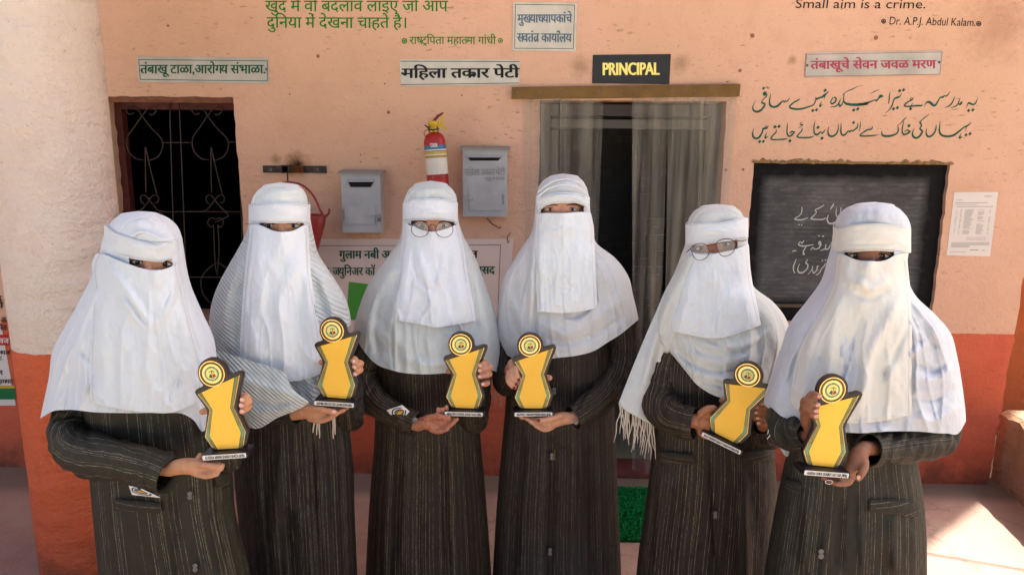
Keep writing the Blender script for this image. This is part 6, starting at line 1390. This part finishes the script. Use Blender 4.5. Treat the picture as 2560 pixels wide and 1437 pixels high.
# ---------------------------------------------------------------- 4
g, r = person(2.47, 1400, 'tallest student with short square veil and pale grey shawl, in front of the doorway')
L = [(434,1408),(437,1388),(446,1366),(462,1350),(490,1341),(519,1338),(545,1336),(580,1329),(624,1301),(689,1262),(761,1245),(833,1242),(876,1252),(900,1262)]
Rr = [(434,1408),(437,1432),(446,1450),(462,1463),(490,1472),(530,1476),(573,1484),(606,1490),(645,1538),(689,1570),(739,1583),(797,1596),(900,1600)]
SD = [(434,.03),(450,.07),(480,.092),(535,.10),(680,.13),(900,.17)]
band = dict(l=1340, r=1474, top=[(1340,492),(1370,484),(1409,481),(1445,484),(1474,493)], bot=[(1340,535),(1352,524),(1366,515),(1409,508),(1453,512),(1466,520),(1474,533)])
veil = dict(L=[(532,1341),(545,1340),(638,1338),(700,1340),(779,1343)], R=[(532,1476),(545,1480),(616,1486),(700,1490),(769,1494)], top=[(1336,536),(1355,532),(1409,530),(1456,528),(1495,534)], bot=[(1336,778),(1380,781),(1416,782),(1460,777),(1495,769)])
wrap(g, 'grey_shawl', L, Rr, 434, [(-1,880),(-.85,897),(-.5,900),(-.2,894),(.1,888),(.35,876),(.55,855),(.75,833),(.9,812),(1,799)], SD, [(434,.04),(500,.12),(700,.15),(900,.16)], C4s,
  folds=[([(1335,580),(1330,700),(1322,830)],10,.014),([(1342,640),(1340,760),(1336,870)],6,-.012,'crease'),([(1290,640),(1275,760),(1290,860)],14,-.008),([(1350,800),(1420,830),(1500,790),(1560,740)],14,.010),([(1350,840),(1420,856),(1500,830),(1575,780)],8,-.008,'crease'),([(1500,650),(1530,720),(1560,780)],14,.010),([(1500,700),(1480,760),(1430,800)],9,-.007),([(1265,720),(1300,800),(1330,850)],10,.008),([(1400,800),(1450,800),(1500,760)],8,.008)], nt=180, nv=170, nz=.006, fseed=14.1, root=r, hole=(1352,504,1461,537), drape=.011)
headwear(g, r, SD, L, Rr, band, None, veil, (C4v, C4s), seed=13, nose=(1406,528), vfold=[([(1408,560),(1410,660),(1412,770)],4,.004),([(1360,560),(1390,580),(1440,560)],8,.005),([(1375,640),(1390,700),(1380,770)],10,.005),([(1450,580),(1440,680),(1455,760)],10,.005),([(1360,700),(1400,720),(1450,715)],6,-.004,'crease'),([(1350,600),(1356,700),(1350,770)],8,.004),([(1470,620),(1474,700)],7,-.004)])
for k, P in enumerate(([(1342,494,.08),(1375,470,.085),(1410,462,.080),(1450,470,.078),(1472,494,.06)], [(1345,480,.07),(1380,455,.07),(1420,448,.066),(1455,463,.05)], [(1342,508,.088),(1380,493,.104),(1420,490,.106),(1472,512,.07)])):
    tube('wrap_fold', [at(x, y, g.Y-d-.004) for x, y, d in P], .0024, C4v, r, 8, 5)
Lc = [(760,1300),(890,1270),(990,1265),(1122,1254),(1250,1243),(1437,1232)]; Rc = [(760,1500),(880,1530),(990,1535),(1085,1539),(1250,1545),(1437,1553)]
coat(g, r, Lc, Rc, 760, K4, [([(1330,1080),(1315,1250),(1300,1437)],12,.010),([(1384,1100),(1382,1250),(1378,1437),(1380,1600)],7,-.012),([(1450,1080),(1460,1300),(1470,1500)],12,.010),([(1500,1080),(1515,1437)],10,.007)], seed=13, placket=[(1388,850),(1384,1100),(1378,1437),(1378,1700)])
sleeve('sleeve', [(1560,800,.02,36),(1562,870,.02,37),(1548,930,.06,38),(1510,985,.12,37),(1462,1025,.18,35),(1432,1044,.205,33)], K4, r, g, seed=13, amp=.006, cuff=.13)
sleeve('sleeve', [(1270,830,.0,32),(1262,900,.03,34),(1268,960,.10,32),(1282,930,.17,26)], K4, r, g, seed=15)
buttons(g, [(1385,977),(1380,1140),(1375,1378)], r, r=5.2)
cb = at(1440,1055,g.Y-.250); V = []
for rr, dz_ in ((1, 0), (1, .003), (.7, .0042), (.02, .003)): V += [cb+np.array([math.cos(a)*.009*rr, -dz_, math.sin(a)*.009*rr]) for a in np.linspace(0, 6.283, 15)[:-1]]
mesh('cuff_button', V, [tuple(f_) for f_ in quadgrid(14, 4, True)], m_button, r, True)
tube('yellow_lining', [at(1387, y, g.Y-g.cd(1387, y)-.001) for y in (1124,1134,1143,1150)], .0018, mat('mustard_lining', srgb(130, 104, 20), .8), r, 5)
b = Body(); torso(g, b, (1405,526), 62, (1405,830), (1395,1140), None)
b.chain(fin(g, [(1555,830,.0,20),(1548,935,.05,20),(1475,1018,.17,18),(1425,1045,.215,15)])); b.chain(fin(g, [(1272,850,.0,20),(1266,940,.07,18),(1275,925,.16,15),(1282,915,.21,14)]))
b.chain(fin(g, [(1425,1045,.215,15),(1405,1046,.225,17),(1385,1052,.235,17),(1372,1056,.24,12)]))
b.chain(fin(g, [(1402,1040,.245,9),(1380,1046,.268,8),(1360,1050,.276,7.5),(1347,1050,.278,7)]))
for a, c, d in [((1385,1046,.235),(1350,1049,.245),(1302,1042,.245)),((1380,1052,.24),(1350,1057,.25),(1316,1046,.255)),((1376,1060,.24),(1352,1066,.254),(1325,1052,.262)),((1380,1066,.24),(1362,1073,.255),(1340,1064,.265))]: b.chain(fin(g, [(*a, 8.6),(*c, 7.8),(*d, 6)]))
b.chain(fin(g, [(1282,915,.185,13),(1282,910,.195,14),(1286,922,.196,13)]))
for (x1, y1, x2, y2, x3, y3) in ((1288,920,1290,935,1297,948),(1280,925,1280,945,1291,958),(1273,932,1272,952,1285,968)): b.chain(fin(g, [(x1,y1,.235,9),(x2,y2,.252,8.8),(x3,y3,.258,7)]))
b.chain(fin(g, [(1300,925,.215,10),(1340,940,.206,8.5),(1374,944,.214,8)]))
b.done('body', sk4, r)
for (x, y) in ((1297,949),(1291,960),(1285,970)): nail(g, x, y, .268, -math.pi*.35, r, m_nailred, 4.6, 3.8)
nail(g, 1346, 1050, .288, math.pi, r, m_nailred, 5.4, 4.4)
eyes(g, [(1375,524),(1431,524)], r, sk4, w_=12, open_=3.6, dep=.086, brow=[[(1360,515),(1370,511),(1384,511),(1394,514)],[(1416,514),(1428,511),(1440,511),(1450,515)]], kohl=.8); shoes(g, at(1400,718,2.47)[0], r)
trophy('award_trophy', 'trophy held by the student with red painted nails', (1284,1041), (1383,1041), 2.47-.236, 'NAZREEN TABASSUM MOHD MOFIZ (85%)', 215, yaw=.05)
# ---------------------------------------------------------------- 5
g, r = person(2.3, 1790, 'student with angular glasses and a fringed cream shawl tail, left of the blackboard')
L = [(510,1795),(513,1768),(522,1748),(540,1730),(560,1722),(611,1718),(640,1708),(680,1692),(740,1662),(800,1645),(850,1652),(890,1668),(996,1690)]
Rr = [(510,1795),(513,1822),(522,1843),(540,1858),(560,1865),(608,1870),(677,1877),(718,1886),(752,1930),(793,1963),(835,1976),(917,1962),(996,1935)]
SD = [(510,.03),(525,.07),(555,.092),(610,.10),(740,.135),(996,.18)]
band = dict(l=1717, r=1870, top=[(1717,562),(1740,557),(1795,557),(1830,551),(1862,544),(1870,545)], bot=[(1717,613),(1758,612),(1795,606),(1848,598),(1866,594),(1870,592)])
veil = dict(L=[(614,1719),(630,1717),(677,1702),(759,1686),(826,1669)], R=[(594,1869),(611,1871),(684,1877),(752,1890),(813,1903)], top=[(1669,624),(1722,624),(1740,631),(1768,633),(1797,629),(1844,619),(1868,610),(1903,608)], bot=[(1669,826),(1700,832),(1726,837),(1788,846),(1836,836),(1870,824),(1903,812)])
wrap(g, 'cream_shawl', L, Rr, 510, [(-1,870),(-.92,885),(-.8,915),(-.6,955),(-.35,980),(-.05,995),(.25,1000),(.55,990),(.8,960),(1,915)], SD, [(510,.04),(575,.12),(740,.15),(996,.16)], C5s,
  folds=[([(1668,850),(1700,900),(1760,940),(1850,950)],10,.010),([(1672,880),(1710,930),(1770,960),(1860,968)],6,-.009,'crease'),([(1690,850),(1740,890),(1820,905),(1900,880)],12,.010),([(1680,865),(1735,912),(1820,928),(1900,910)],6,-.008,'crease'),([(1720,845),(1790,870),(1870,860),(1930,820)],12,.008),([(1900,760),(1935,830),(1945,900)],16,.010),([(1890,780),(1900,850),(1880,900)],9,-.008),([(1690,900),(1740,950),(1810,980)],8,.008),([(1780,855),(1850,880),(1920,840)],6,-.006,'crease')], nt=190, nv=180, nz=.005, fseed=21.1, root=r, hole=(1729,596,1845,634), drape=.009)
headwear(g, r, SD, L, Rr, band, None, veil, (C5v, C5s), seed=22, nose=(1783,628), bandfold=[([(1755,578),(1790,574),(1820,580)],4,.003),([(1750,596),(1780,592),(1800,598)],3,-.002)], vfold=[([(1785,660),(1785,740),(1787,840)],3.5,.005),([(1730,660),(1720,740),(1700,820)],12,.005),([(1850,650),(1860,740),(1880,810)],12,.006),([(1745,640),(1770,700),(1790,690),(1830,650)],12,.004),([(1740,720),(1745,800)],12,-.004),([(1830,720),(1835,800)],12,.004)])
# the tail of the shawl thrown over the shoulder, hanging to a fringed hem
tl = sheet(g, 'shawl_tail', [(600,1722),(656,1704),(725,1664),(780,1640),(835,1616),(917,1582),(1006,1547)], [(600,1740),(656,1735),(725,1706),(780,1694),(835,1684),(890,1668),(965,1645),(1070,1632)], [(1547,640),(1760,640)], [(1547,1008),(1560,1022),(1590,1040),(1632,1062)],
   lambda x, y, u, v: g.dsh(x, y)*np.clip(1-v*1.2, 0, 1)+.015+.06*v+.02*np.sin(u*math.pi), C5s, [([(1700,700),(1650,820),(1600,1000)],12,.010),([(1690,720),(1650,850),(1620,1020)],7,-.008),([(1720,680),(1690,780),(1670,880)],8,.007)], nu=60, nv=120, root=r, fseed=2.2)
fringe(g, r, (1546,1004), (1634,1058), 26, 82, tassel, .075, 21, .0022)
undercap(g, r, [(1732,556,.090),(1745,536,.086),(1770,524,.078),(1800,521,.074),(1830,528,.076),(1848,540,.08)], C5s, 1795, 75)
Lc = [(860,1650),(950,1640),(1068,1637),(1137,1630),(1205,1622),(1437,1592)]; Rc = [(860,1920),(1000,1925),(1068,1930),(1205,1941),(1300,1940),(1437,1934)]
coat(g, r, Lc, Rc, 860, K5, [([(1700,1180),(1690,1300),(1680,1437)],12,.011),([(1780,1130),(1785,1300),(1795,1437)],8,-.008),([(1860,1180),(1865,1350),(1870,1500)],12,.010),([(1650,1170),(1640,1437)],8,.007)], seed=22, placket=[(1790,950),(1788,1200),(1786,1437),(1786,1700)])
sleeve('sleeve', [(1672,880,.03,34),(1655,950,.04,42),(1652,1000,.08,46),(1670,1035,.14,46),(1708,1052,.19,44),(1738,1058,.212,42)], K5, r, g, seed=22, amp=.007, cuff=.16)
sleeve('sleeve', [(1925,900,-.03,32),(1932,1000,.0,36),(1930,1080,.09,38),(1915,1085,.15,34),(1908,1062,.19,28)], K5, r, g, seed=24)
pocket(g, r, [(1646,1128),(1735,1136),(1736,1160),(1652,1156)], K5); pocket(g, r, [(1856,1128),(1936,1122),(1938,1148),(1858,1152)], K5); buttons(g, [(1788,1286)], r, r=5.2)
b = Body(); torso(g, b, (1787,620), 68, (1790,920), (1785,1250), None)
b.chain(fin(g, [(1675,900,.0,22),(1655,1000,.08,22),(1700,1045,.18,20),(1735,1052,.215,18)])); b.chain(fin(g, [(1930,900,.0,22),(1935,1040,.06,20),(1920,1085,.14,17),(1905,1055,.20,16)]))
# near hand: back of the fist at the base
b.chain(fin(g, [(1735,1052,.205,18),(1750,1052,.205,21),(1762,1056,.200,21)]))
for a, c, d in [((1756,1034,.205),(1774,1038,.205),(1790,1044,.19)),((1758,1050,.208),(1776,1056,.205),(1790,1060,.19)),((1756,1064,.21),(1770,1074,.208),(1788,1074,.195)),((1750,1074,.212),(1760,1086,.212),(1776,1090,.205))]: b.chain(fin(g, [(*a, 12),(*c, 11),(*d, 9)]))
b.chain(fin(g, [(1752,1034,.225,11),(1768,1022,.21,10),(1785,1020,.205,9)]))
b.chain(fin(g, [(1905,1055,.17,15),(1900,1040,.178,18),(1885,1030,.180,19)]))
for (x1, y1, x2, y2, x3, y3) in ((1905,1010,1918,1012,1894,1017),(1905,1024,1926,1024,1893,1030),(1905,1038,1924,1040,1896,1044),(1902,1050,1914,1054,1899,1056)): b.chain(fin(g, [(x1,y1,.196,10),(x2-2,y2,.220,10),((x2+x3)/2+2,y2+3,.246,9),(x3,y3,.252,7.6)]))
b.chain(fin(g, [(1870,1015,.19,10),(1835,1005,.19,9.5),(1806,1001,.200,9)]))
b.done('body', sk5, r)
for (x, y) in ((1892,1017),(1891,1031),(1894,1045),(1897,1057)): nail(g, x, y, .263, math.pi, r, m_nail, 5, 4.2)
eyes(g, [(1752,621),(1814,611)], r, sk5, tilt=-.14, w_=13, open_=4.6, dep=.086, brow=[[(1736,617),(1746,612),(1758,611),(1768,614)],[(1796,610),(1808,604),(1822,602),(1832,604)]]); shoes(g, at(1790,718,2.3)[0], r)
glasses(g, r, [[(1727,620),(1736,612),(1752,609),(1764,611),(1771,622),(1772,632),(1766,644),(1754,650),(1742,649),(1733,640)],[(1792,616),(1793,606),(1803,599),(1818,597),(1829,599),(1837,608),(1837,620),(1830,633),(1816,640),(1804,639),(1797,630)]], [(1769,616),(1776,613),(1784,612),(1792,610)], [[(1727,622,.130),(1721,626,.128),(1717,631,.09)],[(1836,606,.130),(1846,602,.122),(1851,603,.11),(1866,600,.06)]], .130, m_wire2, .0013)
trophy('award_trophy', 'tilted trophy held before a cream shawl, leaning to the right', (1760,1091), (1862,1137), 2.3-.238, 'NAAZ PARVEEN DAULAT KHAN PATHAN (95%)', 232, yaw=-.42, scx=1.0, turn=.33)
# ---------------------------------------------------------------- 6: rightmost
g, r = person(1.95, 2170, 'rightmost student with a long ivory veil, in front of the blackboard')
L = [(505,2189),(508,2160),(517,2136),(535,2115),(558,2101),(580,2097),(629,2094),(660,2085),(718,2064),(766,2025),(814,1984),(890,1955),(972,1925),(1010,1914),(1085,1930)]
Rr = [(505,2189),(508,2218),(517,2240),(535,2262),(558,2275),(580,2278),(615,2275),(660,2268),(704,2272),(745,2294),(780,2332),(828,2374),(890,2393),(958,2405),(1048,2415),(1085,2416)]
SD = [(505,.03),(522,.07),(560,.094),(630,.102),(740,.13),(1085,.20)]
band = dict(l=2094, r=2277, top=[(2094,570),(2130,562),(2182,559),(2240,563),(2277,570)], bot=[(2094,631),(2110,631),(2189,627),(2237,630),(2265,632),(2277,632)])
veil = dict(L=[(630,2096),(650,2092),(711,2084),(780,2052),(862,2004),(958,1980),(1000,1976)], R=[(632,2267),(650,2268),(725,2275),(793,2278),(950,2279),(1038,2278)], top=[(1976,633),(2108,633),(2140,646),(2182,651),(2215,648),(2240,636),(2262,632),(2280,632)], bot=[(1976,1002),(1995,1025),(2017,1041),(2070,1052),(2134,1058),(2210,1051),(2250,1043),(2280,1037)])
wrap(g, 'cambric_cape', L, Rr, 505, [(-1,1014),(-.85,1040),(-.5,1070),(-.1,1082),(.2,1078),(.5,1078),(.8,1083),(.93,1080),(1,1052)], SD, [(505,.04),(575,.12),(740,.15),(1085,.16)], C6s,
  folds=[([(2290,830),(2320,850),(2290,880),(2260,885)],9,.010),([(2285,900),(2340,930),(2380,890)],10,-.009),([(2290,940),(2340,950),(2385,910)],12,.012),([(2285,990),(2340,1000),(2395,960)],10,-.010),([(2280,1040),(2340,1050),(2400,1010)],12,.010),([(2330,800),(2365,880),(2370,980)],14,.010),([(2310,830),(2345,870)],7,-.008),([(2000,840),(1960,930),(1940,1010)],12,.010),([(1995,880),(1972,960)],7,-.008)], nt=190, nv=180, nz=.006, fseed=31.1, root=r, hole=(2111,615,2236,654), drape=.010)
headwear(g, r, SD, L, Rr, band, None, veil, (C6v, C6s), seed=33, nose=(2172,648), bandfold=[([(2110,618),(2180,617),(2250,618)],3,.003),([(2110,612),(2200,608),(2255,611)],3,-.002)], vfold=[([(2110,660),(2130,700),(2170,720)],12,.006),([(2140,690),(2180,724),(2230,690)],12,.007),([(2130,730),(2175,745),(2230,720)],9,-.005),([(2262,720),(2220,800),(2170,900),(2150,1040)],14,.010),([(2275,800),(2240,880),(2200,960)],9,-.008,'crease'),([(2100,720),(2080,840),(2060,1000)],16,.007),([(2160,760),(2130,860),(2110,1000)],18,-.005),([(2230,900),(2240,1000)],14,.007),([(2040,820),(2020,900),(2010,1000)],12,.006)])
Lc = [(850,2020),(1000,1975),(1120,1975),(1171,1962),(1274,1942),(1437,1914)]; Rc = [(850,2320),(1000,2305),(1157,2296),(1240,2309),(1329,2316),(1437,2318)]
coat(g, r, Lc, Rc, 850, K6, [([(2230,1290),(2235,1360),(2240,1437)],14,.010),([(2110,1220),(2100,1340),(2095,1437)],10,-.009),([(2020,1240),(2010,1437)],14,.011),([(2150,1230),(2160,1437)],10,.008)], seed=33, placket=[(2070,950),(2062,1200),(2050,1437),(2040,1700)])
sleeve('sleeve', [(2310,900,-.03,40),(2340,1010,-.02,48),(2342,1090,.0,48),(2300,1106,.07,48),(2225,1116,.14,46),(2168,1124,.205,44)], K6, r, g, seed=33, amp=.008, cuff=.10)
sleeve('sleeve', [(1975,960,.0,34),(1962,1030,.05,42),(1972,1075,.11,46),(2000,1092,.16,42),(2022,1090,.19,36)], K6, r, g, seed=35, amp=.007)
pocket(g, r, [(2176,1247),(2293,1256),(2294,1292),(2176,1280)], K6); pocket(g, r, [(1962,1196),(2003,1206),(2002,1232),(1958,1220)], K6); buttons(g, [(2052,1383)], r, r=7)
b = Body(); torso(g, b, (2178,645), 82, (2180,960), (2150,1290), None)
b.chain(fin(g, [(2310,900,-.03,20),(2340,1010,-.02,20),(2335,1092,.0,22),(2225,1116,.14,20),(2160,1120,.215,19)])); b.chain(fin(g, [(1975,940,.0,24),(1958,1050,.07,22),(2000,1092,.16,18),(2030,1080,.205,15)]))
# supporting hand at the right of the base
b.chain(fin(g, [(2160,1120,.215,18),(2148,1135,.225,22),(2138,1155,.232,20),(2120,1180,.238,14)]))
b.chain(fin(g, [(2158,1140,.232,12),(2162,1165,.255,11),(2152,1186,.272,10),(2146,1196,.276,8)]))
for a, c, d in [((2125,1188,.238),(2098,1196,.25),(2058,1193,.262)),((2130,1192,.24),(2104,1203,.256),(2074,1202,.268)),((2130,1190,.238),(2112,1206,.258),(2090,1208,.272)),((2128,1186,.232),(2122,1204,.25),(2104,1209,.268))]: b.chain(fin(g, [(*a, 11),(*c, 10),(*d, 8)]))
# upper hand with fingers laid over the front edge
b.chain(fin(g, [(2030,1080,.205,15),(2020,1050,.215,19),(2024,1022,.222,20)]))
for (x1, y1, x2, y2, x3, y3) in ((2022,996,2030,986,2048,990),(2010,1008,2014,1000,2044,1012),(2008,1024,2012,1018,2040,1027),(2014,1038,2022,1034,2040,1039)): b.chain(fin(g, [(x1,y1,.232,11),(x2,y2,.255,11),((x2+x3)/2,(y2+y3)/2,.272,10.5),(x3,y3,.276,8.5)]))
b.chain(fin(g, [(2030,1045,.215,12),(2050,1025,.208,11),(2066,1010,.210,9)]))
b.done('body', sk6, r)
for (x, y) in ((2049,990),(2045,1012),(2041,1027),(2041,1040)): nail(g, x, y, .290, -.15, r, m_nail, 6.5, 5)
nail(g, 2146, 1193, .290, -math.pi*.6, r, m_nail, 7, 5)
eyes(g, [(2139,640),(2207,641)], r, sk6, w_=17, open_=6.4, dep=.086, kohl=1.3); shoes(g, at(2170,718,1.95)[0], r)
trophy('award_trophy', 'trophy of the rightmost student, with her fingers over its left edge', (2007,1186), (2122,1197), 1.95-.262, 'AAISHA SHIFA SHAIKH SATTAR (90%)', 267, yaw=.06)
tube('ring', [at(2072+9*math.cos(a), 1204+5*math.sin(a), g.Y-.276) for a in np.linspace(0, 6.28, 12)], .0014, mat('silver', srgb(190, 190, 195), .2, .8, .9), r, 6, 2)
fringe(g, r, (1924,1020), (1946,1050), 5, 60, cloth('white_tassel', srgb(210, 208, 204)), .03, 41, .0022, 2.0)
# loose end of the cape hanging between the fifth and sixth students
sheet(g, 'cape_end', [(960,1930),(1010,1925),(1100,1945),(1180,1968)], [(960,2000),(1010,2000),(1080,1995),(1137,1985),(1180,1980)], [(1925,965),(2000,965)], [(1925,1080),(1945,1110),(1965,1140),(2000,1100)], lambda x, y, u, v: .01+.0*u, C6s, [([(1950,980),(1965,1120)],8,.008)], nu=24, nv=50, root=r)
